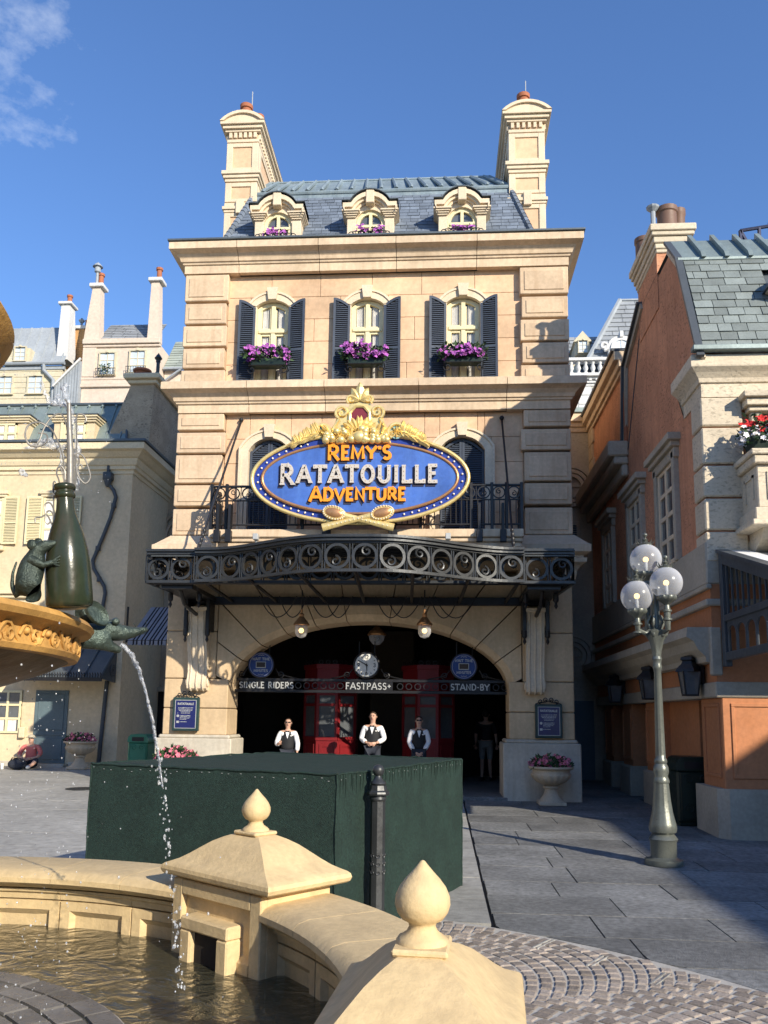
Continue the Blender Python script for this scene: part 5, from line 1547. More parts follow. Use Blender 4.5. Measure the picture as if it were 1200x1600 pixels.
# porch roof with iron cresting
pr = MB(); pr.add([(-10.1,LY,3.45),(-7.62,LY,3.45),(-7.62,LY-.95,2.62),(-10.15,LY-.95,2.62),(-10.1,LY,3.40),(-7.62,LY,3.40),(-7.62,LY-.95,2.56),(-10.15,LY-.95,2.56)],[(0,1,2,3),(7,6,5,4),(0,4,5,1),(1,5,6,2),(2,6,7,3),(3,7,4,0)])
pr = pr.build('porch_roof', M['lead'], lh)
for k in range(6):
    xx = -10.0+.47*k; m = MB(); m.tube([(xx,LY-.95,2.66),(xx,LY,3.48)],.025,5); m.build('seam', M['lead'], pr)
m = MB(); m.prism([(LY,2.5),(LY,3.42),(LY-.95,2.58)],'x',-7.66,-7.62)
for r in (.06,.11,.16): ring_flat(m, (-7.60,LY-.28,2.83), (0,1,0), (1,0,0), r, .03, .03, 18)
m.build('porch_side', M['frame'], pr)
m = MB(); m.box(-10.15,-7.62,LY-.97,LY-.93,2.50,2.60)
for k in range(34):
    xx = -10.1+.074*k; m.tube([(xx,LY-.96,2.6),(xx+.02,LY-.97,2.68),(xx-.01,LY-.96,2.74)],.012,4); m.sphere((xx,LY-.96,2.70),.02,5,4)
m.build('cresting', M['iron'], pr, kind='stuff')
# crooked downpipe
m = MB(); pp_ = [(-8.17,8.95),(-8.16,8.5),(-8.15,8.2),(-7.98,8.0),(-7.90,7.80),(-8.02,7.2),(-8.22,6.6),(-8.46,5.95),(-8.42,5.72),(-8.08,5.2),(-8.04,5.0),(-8.12,4.4),(-8.15,3.3)]
m.tube([(x,LY-.07,z) for x,z in pp_],.055,8); m.cbox(-8.28,-8.02,LY-.2,LY,8.28,8.52,.02); m.lathe([(.06,8.1),(.12,8.26),(.12,8.3)],(-8.15,LY-.1,0),8)
for z,x in ((7.55,-7.95),(6.3,-8.33),(5.4,-8.24)): m.lathe([(.075,-.06),(.075,.06)],(x,LY-.07,z),8)
m.build('downpipe', M['frame'], lh, 50)
m = MB(); m.tube([(-7.84,LY-.06,2.55),(-7.94,LY-.06,.3)],.06,8); m.build('downpipe', M['frame'], lh, 50)
m = MB(); m.cbox(-10.25,-10.08,LY-.12,LY,.95,1.25,.02); m.build('meter_box', M['lefttrim'], lh)
m = MB(); m.cbox(-17,-10.2,LY-.06,LY+.1,.1,.32,.01); m.cbox(-8.8,-7.45,LY-.06,LY+.1,.1,.32,.01); m.build('plinth', M['base'], lh)
# big stone chimney on the corner
m = MB(); m.add([(-8.55,6.45,9.3),(-7.15,6.45,9.3),(-7.15,9.2,9.3),(-8.55,9.2,9.3),(-7.75,6.4,11.3),(-7.05,6.4,11.3),(-7.05,9.0,11.3),(-7.75,9.0,11.3)],[(0,1,5,4),(1,2,6,5),(2,3,7,6),(3,0,4,7),(4,5,6,7),(0,3,2,1)])
ch = m.build('chimney', M['roughstone'], lh)
m = MB(); m.cbox(-7.83,-6.95,6.3,9.1,11.3,11.42,.02); m.cbox(-7.93,-6.85,6.2,9.2,11.42,11.58,.02); m.build('chimney_cap', M['lefttrim'], ch)
m = MB(); m.lathe([(.18,11.57),(.2,11.78),(.27,11.8),(.27,11.86),(.2,11.86)],(-7.55,6.7,0),14); m.build('chimney_pot', M['terracotta'], ch, 40)
m = MB(); m.lathe([(.22,11.57),(.24,11.85),(.28,11.88)],(-7.1,8.3,0),14); m.build('chimney_pot', M['iron2'], ch, 40)
m = MB(); m.tube([(-7.25,6.8,11.57),(-7.18,6.8,11.75),(-7.12,6.8,11.85),(-7.12,6.8,12.25)],.055,8); m.lathe([(.0,.24),(.12,.06),(.07,.0),(.07,-.06)],(-7.12,6.8,12.22),10); m.build('flue_pipe', M['iron2'], ch, 40)

# ================================================================== alley house joining the left house and the entrance
al = thing('alley_house', 'grey shaded stucco house set back in the gap left of the entrance building', 'house', (-6.3,9.4,.2))
AY = 9.4
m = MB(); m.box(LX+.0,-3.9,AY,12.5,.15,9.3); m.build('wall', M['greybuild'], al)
m = MB()
for (z0,z1,o) in ((9.2,9.4,.08),(9.4,9.55,.16),(9.55,9.85,.3),(9.85,10.1,.45)): m.cbox(LX,-3.9,AY-o,12.5,z0,z1-.002,.01)
m.build('cornice', M['greybuild'], al)
rf = MB(); rf.add([(LX,AY-.4,10.12),(-3.9,AY-.4,10.12),(-3.9,AY+1.8,12.4),(-6.6,AY+1.8,11.6)],[(0,1,2,3)]); rf.add([(LX,AY-.4,10.1),(-6.6,AY+1.8,11.6),(LX-.2,AY+1.8,10.2)],[(0,1,2)]); rf.build('roof', M['lead'], al)
m = MB()
for k in range(6): m.tube([(-7.2+.5*k,AY-.38,10.15),(-6.7+.5*k,AY+1.6,11.6)],.03,5)
m.build('roof_seams', M['lead'], al)
m = MB(); m.box(-7.4,-5.2,AY+1.9,12.4,10,13.2); m.build('brick_gable', M['farbrick'], al)
for r, w_ in ((.95,.12),(.75,.10),(.6,.06)):
    m = MB(); pts = [(-6.75+r*cos(radians(a)),AY-.05,7.3+r*sin(radians(a))) for a in range(0,181,15)]; m.tube(pts,w_,6,flat=.6); m.build('arch_moulding', M['greybuild'], al)
m = MB(); m.cbox(-7.85,-5.7,AY-.12,AY,7.1,7.28,.02); m.build('arch_sill', M['greybuild'], al)
m = MB()
for (z0,z1,o) in ((5.65,5.8,.1),(5.8,5.95,.2),(5.95,6.2,.28)): m.cbox(LX,-3.9,AY-o,AY+.1,z0,z1-.002,.01)
m.build('string_course', M['greybuild'], al)
m = MB(); m.box(-8.3,-6.0,AY-.05,AY,.2,2.35); m.build('dark_doorway', M['dark'], al)
m = MB(); m.cbox(-8.5,-8.3,AY-.15,AY,.2,2.9,.01); m.cbox(-8.5,-5.9,AY-.15,AY,2.36,2.5,.01); m.build('door_surround', M['greybuild'], al)
# striped cloth awning
aw = thing('striped_awning', 'grey cloth awning with dark paired stripes in the alley left of the arch', 'awning', (-6.75,6.6,3.5))
n = 5; ax0, ax1 = -7.22, -6.0
for i in range(26):
    xa, xb = ax0+(ax1-ax0)*i/26, ax0+(ax1-ax0)*(i+1)/26
    if i in (3,5,8,10,13,15,18,20,23,25): mt = 'awningdark'
    else: mt = 'awning'
    m = MB(); q = .25
    m.add([(xa+q,6.9,4.72),(xb+q,6.9,4.72),(xb,5.9,3.68),(xa,5.9,3.68),(xb,5.89,3.52+.03*(i%2)),(xa,5.89,3.52+.03*((i+1)%2))],[(0,1,2,3),(3,2,4,5)]); m.build('awning_strip', M[mt], aw, recalc=False)
m = MB(); m.tube([(ax0,5.92,3.66),(ax1,5.92,3.66)],.025,6); m.tube([(ax0,5.92,3.66),(ax0+.05,6.9,3.9)],.02,6); m.tube([(ax0-.05,5.92,4.6),(ax0-.05,5.92,3.6)],.03,6); m.build('awning_frame', M['iron'], aw)

# ================================================================== far houses, left
def far_window(parent, x, z, w, h, y, arch=False, fm='farpale'):
    m = MB(); m.box(x-w/2,x+w/2,y-.03,y+.05,z,z+h); wn_ = m.build('window', M['farglass'], parent)
    m = MB(); t = w*.09
    m.box(x-w/2-t,x-w/2,y-.09,y,z,z+h); m.box(x+w/2,x+w/2+t,y-.09,y,z,z+h); m.box(x-w/2-t,x+w/2+t,y-.1,y,z+h,z+h+t); m.box(x-w/2-t*1.6,x+w/2+t*1.6,y-.12,y,z-t,z)
    m.box(x-t*.3,x+t*.3,y-.05,y,z,z+h)
    for k in (1,2): m.box(x-w/2,x+w/2,y-.048,y,z+h*k/3-t*.25,z+h*k/3+t*.25)
    m.cbox(x-.1*w,x+.1*w,y-.13,y,z+h,z+h+t*2.2,.01)
    m.build('frame', M[fm], wn_); return wn_
def slate_courses(parent, x0, x1, y0, y1, z0, z1, n, mt, x0t=None, x1t=None, wid=.5, name='slate_courses'):
    m = MB(); x0t = x0 if x0t is None else x0t; x1t = x1 if x1t is None else x1t; rr = random.Random(int(z0*100))
    for r in range(n):
        t0, t1 = r/n, (r+1)/n; xa0 = x0+(x0t-x0)*t0; xb0 = x1+(x1t-x1)*t0
        x = xa0
        while x < xb0-.02:
            w = min(wid*rr.uniform(.7,1.3), xb0-x); ya, yb = y0+(y1-y0)*t0, y0+(y1-y0)*t1; za, zb = z0+(z1-z0)*t0, z0+(z1-z0)*t1
            m.add([(x+.01,ya-.05,za),(x+w-.01,ya-.05,za),(x+w-.01,yb-.01,zb+.01),(x+.01,yb-.01,zb+.01),(x+.01,ya+.03,za),(x+w-.01,ya+.03,za)],[(0,1,2,3),(0,4,5,1)]); x += w
    return m.build(name, M[mt], parent, recalc=False, kind='stuff')
FY = 16.0
h1 = thing('far_house', 'far pale pink house with two tall chimneys', 'house', (-12.1,FY,12))
m = MB(); m.box(-13.75,-10.45,FY,FY+3,.2,17.1); m.build('wall', M['farcream'], h1)
m = MB()
for (z0,z1,o) in ((17.0,17.12,.08),(17.12,17.35,.16),(15.55,15.68,.06),(15.22,15.36,.1),(15.36,15.55,.05)): m.cbox(-13.78,-10.42,FY-o,FY+.1,z0,z1-.002,.02)
m.cbox(-13.78,-13.2,FY-.05,FY,15.7,17.0,.01); m.build('cornice', M['farcream'], h1)
m = MB(); m.add([(-13.3,FY+.1,17.36),(-10.7,FY+.1,17.36),(-10.75,FY+1.5,18.75),(-13.25,FY+1.5,18.75)],[(0,1,2,3)]); m.build('roof', M['farslate'], h1)
slate_courses(h1,-13.28,-10.72,FY+.08,FY+1.5,17.36,18.75,9,'farslate')
for (xa, xb, zt) in ((-13.55,-13.12,19.75),(-10.98,-10.55,19.95)):
    m = MB(); m.add([(xa-.25 if xa<-12 else xa-.05,FY-.02,17.3),(xb,FY-.02,17.3),(xb,FY+.5,17.3),(xa-.25 if xa<-12 else xa-.05,FY+.5,17.3),(xa,FY,zt),(xb-.08,FY,zt),(xb-.08,FY+.4,zt),(xa,FY+.4,zt)],[(0,1,5,4),(1,2,6,5),(2,3,7,6),(3,0,4,7),(4,5,6,7)])
    c_ = m.build('chimney', M['farcream'], h1)
    m = MB(); m.cbox(xa-.12,xb+.06,FY-.12,FY+.5,zt,zt+.16,.02); m.build('chimney_cap', M['farwhite'], c_)
    m = MB(); m.lathe([(.11,0),(.11,.5),(.15,.52),(.15,.62)],((xa+xb)/2-.0,FY+.3,zt+.15),10); m.build('chimney_pot', M['terracotta'], c_)
    if xa < -12:
        m = MB(); m.tube([(xa+.12,FY+.1,zt+.15),(xa+.12,FY+.1,zt+.75)],.06,6); m.lathe([(.07,.0),(.13,.04),(.13,.26),(.22,.27),(.13,.38),(.0,.5)],(xa+.12,FY+.1,zt+.72),10); m.build('cowl', M['farmetal'], c_)
for (x, z) in ((-12.68,15.78),(-11.38,15.85)):
    w_ = far_window(h1, x, z, .62, .95, FY)
    m = MB()
    for k in range(9): m.tube([(x-.42+.105*k,FY-.2,z-.05),(x-.42+.105*k,FY-.2,z+.22)],.012,4)
    for zz in (-.05,.22): m.tube([(x-.44,FY-.2,z+zz),(x+.44,FY-.2,z+zz)],.014,4)
    m.build('iron_guard', M['iron2'], w_)
    if x < -12:
        m = MB(); rr = random.Random(3)
        for i in range(60): leaflet(m, (x+rr.uniform(-.2,.2), FY-.22, z+.1+rr.uniform(-.05,.28)), .12, rr)
        m.build('plant', M['foliage'], w_, recalc=False)
h2 = thing('far_house', 'far pale yellow house with grey metal roof and white chimney at the left edge', 'house', (-16.5,FY,12))
m = MB(); m.box(-20,-14.62,FY,FY+3,.2,16.2); m.build('wall', M['farpale'], h2)
m = MB(); m.tube([(-20,FY-.12,16.3),(-14.5,FY-.12,16.3)],.09,8); m.cbox(-20,-14.55,FY-.06,FY+.1,16.05,16.22,.01); m.tube([(-15.4,FY-.12,16.25),(-15.4,FY-.1,16.0),(-14.95,FY-.1,15.55),(-14.9,FY-.1,14.2)],.08,8); m.build('gutter', M['farmetal'], h2)
m = MB()
for k in range(8): m.cbox(-20,-14.62,FY-.02,FY+.02,14.3+.24*k,14.3+.24*k+.2,.01)
m.build('stone_courses', M['farpale'], h2)
m = MB(); m.add([(-20,FY,16.3),(-14.6,FY,16.3),(-14.6,FY+.9,18.4),(-20,FY+.9,18.4)],[(0,1,2,3)]); rf = m.build('roof', M['farmetal'], h2)
for k in range(12):
    xx = -19.8+.46*k; m = MB(); m.tube([(xx,FY-.02,16.3),(xx,FY+.88,18.4)],.035,5); m.build('standing_seam', M['farmetal'], rf)
m = MB(); m.add([(-15.05,FY+.2,16.6),(-14.55,FY+.2,16.6),(-14.5,FY+.9,16.6),(-15.05,FY+.9,16.6),(-14.98,FY+.2,19.1),(-14.6,FY+.2,19.1),(-14.6,FY+.7,19.1),(-14.98,FY+.7,19.1)],[(0,1,5,4),(1,2,6,5),(2,3,7,6),(3,0,4,7),(4,5,6,7)]); c_ = m.build('chimney', M['farwhite'], h2)
m = MB(); m.cbox(-15.1,-14.5,FY+.1,FY+.8,19.1,19.22,.02); m.build('chimney_cap', M['farwhite'], c_)
m = MB(); m.lathe([(.1,0),(.1,.4),(.13,.42),(.13,.5)],(-14.82,FY+.6,19.22),10); m.build('chimney_pot', M['terracotta'], c_)
far_window(h2,-17.1,15.0,.65,.75,FY); far_window(h2,-15.75,15.0,.6,.75,FY)
m = MB(); m.box(-17.3,-16.05,FY-.1,FY+.9,16.35,17.0); dm = m.build('dormer', M['farpale'], h2); far_window(dm,-16.45,16.4,.45,.6,FY-.12)
h3 = thing('far_brick_chimney_house', 'narrow far house of orange brick with a small chimney, left of the pink house', 'house', (-14.4,17,12))
m = MB(); m.prism([(-15.4,.2),(-13.6,.2),(-13.6,16.2),(-14.15,17.2),(-14.2,18.35),(-14.68,18.35),(-14.75,17.4),(-15.4,16.0)],'y',17,18.5); m.build('wall', M['farbrick'], h3)
m = MB(); m.cbox(-14.8,-14.1,16.9,18.6,18.35,18.5,.02); m.build('chimney_cap', M['farwhite'], h3)
m = MB(); m.lathe([(.08,0),(.08,.32),(.1,.34)],(-14.25,17.2,18.5),8); m.build('chimney_pot', M['terracotta'], h3)
m = MB(); m.tube([(-14.5,17.2,18.5),(-14.5,17.2,18.75)],.05,6); m.lathe([(.07,0),(.14,.1),(.0,.24)],(-14.5,17.2,18.75),8); m.build('cowl', M['farmetal'], h3)
m = MB()
for k in range(36):
    z = 14.2+.1*k
    m.box(-15.35,-13.65,16.985,17.01,z,z+.012) if z < 16 else m.box(-14.7,-14.2,16.985,17.01,z,z+.012)
m.build('brick_courses', M['farbrick'], h3, kind='stuff')
h5 = thing('far_lean_to', 'grey boarded gable end below the far pink house', 'house', (-14.1,15.8,12))
m = MB(); m.prism([(-14.8,.2),(-13.76,.2),(-13.76,16.35),(-14.8,15.2)],'y',15.75,16.4); m.build('wall', M['farmetal'], h5)
for k in range(9):
    m = MB(); xx = -14.75+.115*k; m.box(xx-.008,xx+.008,15.73,15.76,13,15.25+(xx+14.8)*1.05); m.build('board_joint', M['farslate'], h5)
m = MB(); m.tube([(-14.85,15.7,15.2),(-13.72,15.7,16.42)],.06,5); m.build('verge', M['farwhite'], h5)
h4 = thing('far_house', 'far house with a green slate roof in the gap beside the entrance building', 'house', (-9.3,FY+.5,12))
m = MB(); m.box(-10.42,-7.5,FY+.6,FY+3,.2,16.2); m.build('wall', M['farcream'], h4)
m = MB(); m.add([(-10.45,FY+.5,16.25),(-7.5,FY+.5,16.25),(-7.5,FY+1.9,18.1),(-10.45,FY+1.9,18.1)],[(0,1,2,3)]); m.build('roof', M['fargreen'], h4)
slate_courses(h4,-10.42,-7.5,FY+.48,FY+1.9,16.25,18.1,11,'fargreen')
m = MB(); m.tube([(-10.4,FY+.4,16.2),(-7.5,FY+.4,16.2)],.07,6); m.tube([(-9.6,FY+.4,16.2),(-10.3,FY+.4,15.7)],.05,6); m.build('gutter', M['farmetal'], h4)
far_window(h4,-9.6,14.6,.7,1.0,FY+.6); far_window(h4,-9.6,13.2,.7,.8,FY+.6)

# ================================================================== far white mansion, right
RY = 14.0
fm = thing('far_mansion', 'far white balustraded mansion with steep slate roofs, right of the entrance building', 'house', (7.6,RY,10))
m = MB(); m.box(4.6,12,RY,RY+4,.2,14.55); m.build('wall', M['farwhite'], fm)
rr = random.Random(6)
tint = mat('far_beige_block', (.66,.62,.52), .9, .05, 1, .02)
for r in range(6):
    for k in range(9):
        x = 5.0+.52*k; m = MB(); m.cbox(x+.012,x+.508,RY-.03,RY+.05,12.0+.36*r+.01,12.0+.36*r+.35,.01); m.build('stone_block', M['farwhite'] if (k % 4) else tint, fm)
m = MB()
for (z0,z1,o) in ((14.15,14.25,.06),(14.25,14.33,.12),(14.42,14.50,.1),(14.50,14.62,.22),(15.12,15.24,.2)): m.cbox(4.6,12,RY-o,RY+.2,z0,z1-.002,.01)
m.cbox(4.6,12,RY-.3,RY+.1,12.6,12.75,.01)
m.build('cornice', M['farwhite'], fm)
for k in range(14): m = MB(); m.cbox(6.0+.24*k,6.1+.24*k,RY-.16,RY,14.33,14.42,.01); m.build('modillion', M['farwhite'], fm)
for k in range(13):
    m = MB(); m.lathe([(.09,14.62),(.09,14.68),(.05,14.72),(.10,14.86),(.05,15.02),(.09,15.08),(.09,15.13)],(6.05+.27*k,RY-.05,0),8); m.build('baluster', M['farwhite'], fm, 50)
m = MB(); m.add([(4.6,RY+1.6,15.0),(9.2,RY+1.6,15.0),(9.2,RY+3,17.6),(4.6,RY+3,17.4)],[(0,1,2,3)]); m.build('roof', M['farslate'], fm)
slate_courses(fm,4.6,9.2,RY+1.58,RY+3,15.0,17.55,13,'farslate',wid=.6)
m = MB(); m.add([(6.95,RY+.3,15.2),(12,RY+.3,15.2),(12,RY+1.5,18.35),(8.55,RY+1.5,18.35),(7.2,RY+3,15.2),(8.6,RY+3,18.35)],[(0,1,2,3),(4,0,3,5)]); m.build('roof', M['farslate'], fm)
slate_courses(fm,6.95,12,RY+.28,RY+1.5,15.2,18.35,14,'farslate',8.55,12,.6)
m = MB(); m.tube([(6.93,RY+.25,15.2),(8.55,RY+1.48,18.38)],.1,6); m.tube([(8.55,RY+1.48,18.38),(12,RY+1.48,18.38)],.06,6); m.build('hip_roll', M['farmetal'], fm)
m = MB(); m.box(6.70,7.28,RY+1.2,RY+2.4,15.95,16.55); m.prism([(6.62,16.5),(7.36,16.5),(6.99,16.95)],'y',RY+1.15,RY+2.6); dm = m.build('dormer', M['farpale'], fm); far_window(dm,6.99,16.02,.34,.5,RY+1.18)
m = MB(); m.box(6.4,6.75,RY+1.0,RY+2.4,15.1,15.65); m.build('dormer', M['farpale'], fm)
oc = MB(); oc.prism([(7.78,15.24),(8.75,15.24),(8.75,15.85)]+[(8.265+.485*cos(radians(a)),15.85+.4*sin(radians(a))) for a in range(15,180,15)]+[(7.78,15.85)],'y',RY+.15,RY+1.0); oc = oc.build('dormer', M['farwhite'], fm)
m = MB(); m.prism([(8.265+.34*cos(2*pi*k/20),15.72+.38*sin(2*pi*k/20)) for k in range(20)],'y',RY+.13,RY+.16); m.build('oval_window', M['farglass'], oc)
m = MB(); ring_flat(m,(8.265,RY+.12,15.72),(1,0,0),(0,-1,0),.37,.08,.06,20); m.box(8.25,8.28,RY+.11,RY+.14,15.36,16.08); m.box(7.92,8.6,RY+.112,RY+.14,15.71,15.74); m.cbox(8.2,8.33,RY+.05,RY+.3,16.15,16.4,.01)
m.tube([(7.62+q[0],RY+.2,15.85+q[1]) for q in spiral(0,0,.17,.05,-90,360,18)],.07,6); m.build('oval_frame', M['farwhite'], oc)
fc = thing('far_chimney', 'small white chimney with a terracotta pot behind the green slate roof', 'chimney', (12.3,14,17))
m = MB(); m.add([(11.6,14,16.0),(13,14,16.0),(13,15,16.0),(11.6,15,16.0),(12.0,14,17.6),(12.65,14,17.6),(12.65,14.6,17.6),(12.0,14.6,17.6)],[(0,1,5,4),(1,2,6,5),(2,3,7,6),(3,0,4,7),(4,5,6,7)]); m.build('stack', M['farwhite'], fc)
m = MB(); m.lathe([(.14,17.6),(.14,18.1),(.2,18.12),(.2,18.22)],(12.3,14.3,0),10); m.build('chimney_pot', M['terracotta'], fc)
# ================================================================== link between the entrance building and the orange house
lk = thing('link_wall', 'grey shaded stucco link with round medallions between the entrance building and the orange house', 'building', (4.7,4.9,.15))
KY = 4.9
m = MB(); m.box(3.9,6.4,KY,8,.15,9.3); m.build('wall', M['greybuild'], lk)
m = MB()
for (z0,z1,o) in ((9.15,9.28,.05),(9.28,9.4,.1),(9.4,9.62,.2)): m.cbox(3.9,5.4,KY-o,KY+.2,z0,z1-.002,.01)
m.build('cornice', M['stone'], lk)
m = MB(); m.cbox(3.9,5.45,KY-.26,KY+.3,9.622,9.75,.01); m.build('gutter', M['greymetal'], lk)
for (cx_, cz_) in ((4.80,7.68),(4.75,3.25)):
    md = MB()
    for r in (.52,.40,.28): ring_flat(md,(cx_,KY-.04,cz_),(1,0,0),(0,-1,0),r,.09,.12,28)
    md.box(cx_-.02,cx_+.02,KY-.06,KY,cz_-.25,cz_+.25); md.box(cx_-.25,cx_+.25,KY-.062,KY,cz_-.02,cz_+.02); md.cbox(cx_+.42,cx_+.72,KY-.12,KY,cz_+.12,cz_+.28,.01)
    md.build('medallion', M['greybuild'], lk)
m = MB(); m.cbox(4.2,5.0,KY-.1,KY,5.85,6.72,.01); lv = m.build('louvred_vent', M['greybuild'], lk)
for k in range(12):
    m = MB(); m.box(4.3,4.9,KY-.13,KY-.09,5.95+.058*k,5.98+.058*k); m.build('slat', M['frame'], lv)
m = MB(); m.box(4.72,5.25,KY-.03,KY,.15,2.12); m.build('door', M['bluedoor'], lk)

# ================================================================== orange house
oh = thing('orange_house', 'terracotta stucco house with green slate roof and travertine quoins on the right', 'house', (7,-4.3,0))
OX, OY = 5.32, -4.30
OXE = 9.6
m = MB(); m.box(OX,OXE,OY+.03,.7,3.4,7.0); m.prism([(OY+.03,7.0),(-3.55,9.0),(-3.05,9.58),(-1.0,9.58),(.45,9.0),(.7,7.0)],'x',OX,OX+.35); m.build('wall', M['orangewall'], oh)
m = MB(); m.box(OX,8,.7,5.0,3.4,9.2); m.build('rear_wall', M['orangewall'], oh)
# rear block cornice and quoins
m = MB()
for (z0,z1,o) in ((9.05,9.15,.06),(9.15,9.3,.12),(9.3,9.5,.22)): m.cbox(OX-o,8,.72,5.0,z0,z1-.002,.01)
m.build('cornice', M['stone'], oh)
m = MB(); m.cbox(OX-.27,8,.72,5.02,9.502,9.57,.01); m.build('gutter', M['frame'], oh)
for k in range(4): m = MB(); m.cbox(OX-.05,OX+.1,4.4-.12*(k%2),4.95,7.5+.4*k,7.88+.4*k,.015); m.build('quoin', M['stone'], oh)
m = MB(); m.cbox(OX-.42,OX,.55,5.0,7.12,7.45,.03); m.cbox(OX-.30,OX,.58,5.0,6.95,7.12,.03); m.cbox(OX-.14,OX,.6,5.0,6.7,6.95,.03); m.build('ledge', M['rightbase'], oh)
m = MB(); m.tube([(OX-.03,.62,9.2),(OX-.03,.62,7.45)],.045,8); m.build('downpipe', M['terracotta'], oh)
# rake boards of the gable
pf = [(OY-.25,6.98),(-3.64,9.06),(-3.05,9.68)]; pb = [(-1.0,9.68),(.5,9.05),(.85,7.0)]
def raked(P, x0, x1, up, mt, nm):
    m = MB(); rings = []
    for i, p in enumerate(P):
        t = Vector((P[min(i+1,len(P)-1)][0]-P[max(i-1,0)][0], P[min(i+1,len(P)-1)][1]-P[max(i-1,0)][1])).normalized(); n = Vector((-t.y,t.x)) if True else 0
        a = (p[0]+n.x*up[0], p[1]+n.y*up[0]); c = (p[0]+n.x*up[1], p[1]+n.y*up[1]); rings.append([(x0,a[0],a[1]),(x1,a[0],a[1]),(x1,c[0],c[1]),(x0,c[0],c[1])])
    m.loft(rings); return m.build(nm, mt, oh)
raked(pf, OX-.06, OX-.004, (-.16,.0), M['rightstone'], 'verge'); raked(pb, OX-.06, OX-.004, (-.14,.0), M['rightbase'], 'verge')
raked(pf, OX-.14, OX-.03, (.002,.05), M['frame'], 'verge_flashing'); raked(pb, OX-.12, OX+.3, (.002,.06), M['frame'], 'verge_flashing')
# slate roof
m = MB(); m.add([(OX-.02,OY-.15,7.12),(OXE,OY-.15,7.12),(OXE,-3.58,9.06),(OX-.02,-3.58,9.06),(OX-.02,-3.02,9.66),(OXE,-3.02,9.66),(OX-.02,-1.0,9.64),(OXE,-1.0,9.64),(OXE,.6,7.2),(OX-.02,.6,7.2)],[(0,1,2,3),(3,2,5,4),(4,5,7,6),(6,7,8,9)]); orf = m.build('roof', M['lead'], oh)
rr = random.Random(12)
prof = [(OY-.15+(.57)*(1-cos(t*pi/2*.95))/(1-cos(pi/2*.95))*1.0 if False else OY-.15+.80*t**1.2, 7.14+1.92*t) for t in [i/12 for i in range(13)]]
DXC = 7.02
few = []
for r in range(12):
    (ya, za), (yb, zb) = prof[r], prof[r+1]; x = OX-.02-rr.uniform(0,.2)
    while x < OXE:
        w = rr.uniform(.2,.36); a, c = max(x,OX-.02), x+w
        if c-a > .05 and not (abs((a+c)/2-DXC) < .42 and 7.3 < za < 8.6): few.append((a,c,ya,yb,za,zb))
        x += w
few.sort(key=lambda s: s[0])
for s in few[:110]:
    m = MB(); slate(m, *s, th=rr.uniform(.02,.035), g=.006); m.build('slate', M['greenslate'], orf)
m = MB()
for s in few[110:]: slate(m, *s, g=.006)
m.build('slates', M['greenslate'], orf, kind='stuff')
m = MB(); m.add([(OX-.1,-3.70,9.05),(OXE,-3.70,9.05),(OXE,-3.04,9.74),(OX-.1,-3.04,9.74),(OX-.1,-3.69,8.90),(OXE,-3.69,8.90)],[(0,1,2,3),(0,1,5,4)]); m.tube([(OX-.1,-3.68,9.03),(OXE,-3.68,9.03)],.04,6); m.build('ridge_flashing', M['greymetal'], orf)
for k in range(12):
    x = OX+.3+.37*k; m = MB(); m.prism([(-3.76,9.04),(-3.70,9.16),(-3.05,9.84),(-3.02,9.72),(-3.66,9.05)],'x',x-.035,x+.035); m.build('batten_roll', M['greymetal'], orf)
m = MB(); m.cbox(OX-.2,OXE,OY-.32,OY-.18,7.07,7.15,.01); m.build('gutter', M['greymetal'], oh)
# chimney
m = MB(); m.box(OX-.015,5.84,-2.15,-.72,9.0,10.2); ch = m.build('chimney', M['orangewall'], oh)
m = MB()
for (z0,z1,o) in ((10.05,10.12,.03),(10.12,10.22,.05),(10.22,10.34,.08),(10.34,10.42,.12),(10.42,10.55,.15)): m.cbox(OX-o,5.84+o,-2.15-o,-.72+o,z0,z1-.002,.012)
m.build('chimney_cap', M['rightstone'], ch)
for (x, y, r, h) in ((5.55,-2.02,.175,.45),(5.80,-1.85,.125,.52),(5.34,-1.1,.15,.42)):
    m = MB(); m.lathe([(r,0),(r,h*.75),(r*1.12,h*.8),(r*1.12,h),(r*.9,h),(r*.85,h*.5)],(x,y,10.54),16); m.build('chimney_pot', mat('brown_chimney_pot',(.17,.10,.07),.55,.1,4,.05) if 'potm' not in globals() else potm, ch, 40)
m = MB(); m.tube([(5.28,-2.1,10.5),(5.28,-2.1,10.92)],.045,8); m.lathe([(.05,0),(.11,.06),(.12,.09),(.0,.17)],(5.28,-2.1,10.9),10); m.build('vent_cowl', M['farmetal'], ch)
# front cornice and quoins
m = MB(); cornice(m, [(0,6.45),(.02,6.45),(.02,6.66),(.05,6.67),(.07,6.73),(.13,6.80),(.20,6.86),(.205,6.88),(.205,7.03),(.17,7.06)], OX, OXE, OY, -3.4); m.build('cornice', M['rightstone'], oh)
for i, (z0, z1) in enumerate(((6.0,6.44),(5.42,5.97),(4.92,5.39),(4.42,4.89),(3.95,4.39))):
    w = .56 if i != 3 else .53
    m = MB(); m.cbox(OX-.045,OX+w,OY-.03,OY+.45,z0,z1,.02); m.build('quoin', M['rightstone'], oh)
m = MB(); m.cbox(OX-.06,OXE,OY-.02,4.9,3.62,4.25,.02); m.build('stone_belt', M['rightbase'], oh)
m = MB(); m.cbox(OX-.09,OXE,OY-.06,4.9,3.30,3.40,.015); m.cbox(OX-.08,OX,OY-.05,4.9,3.55,3.62,.012); m.build('string_course', M['rightbase'], oh)
m = MB(); m.box(OX-.01,OXE,OY,4.9,2.95,3.64); m.build('wall_band', M['orangelow'], oh)
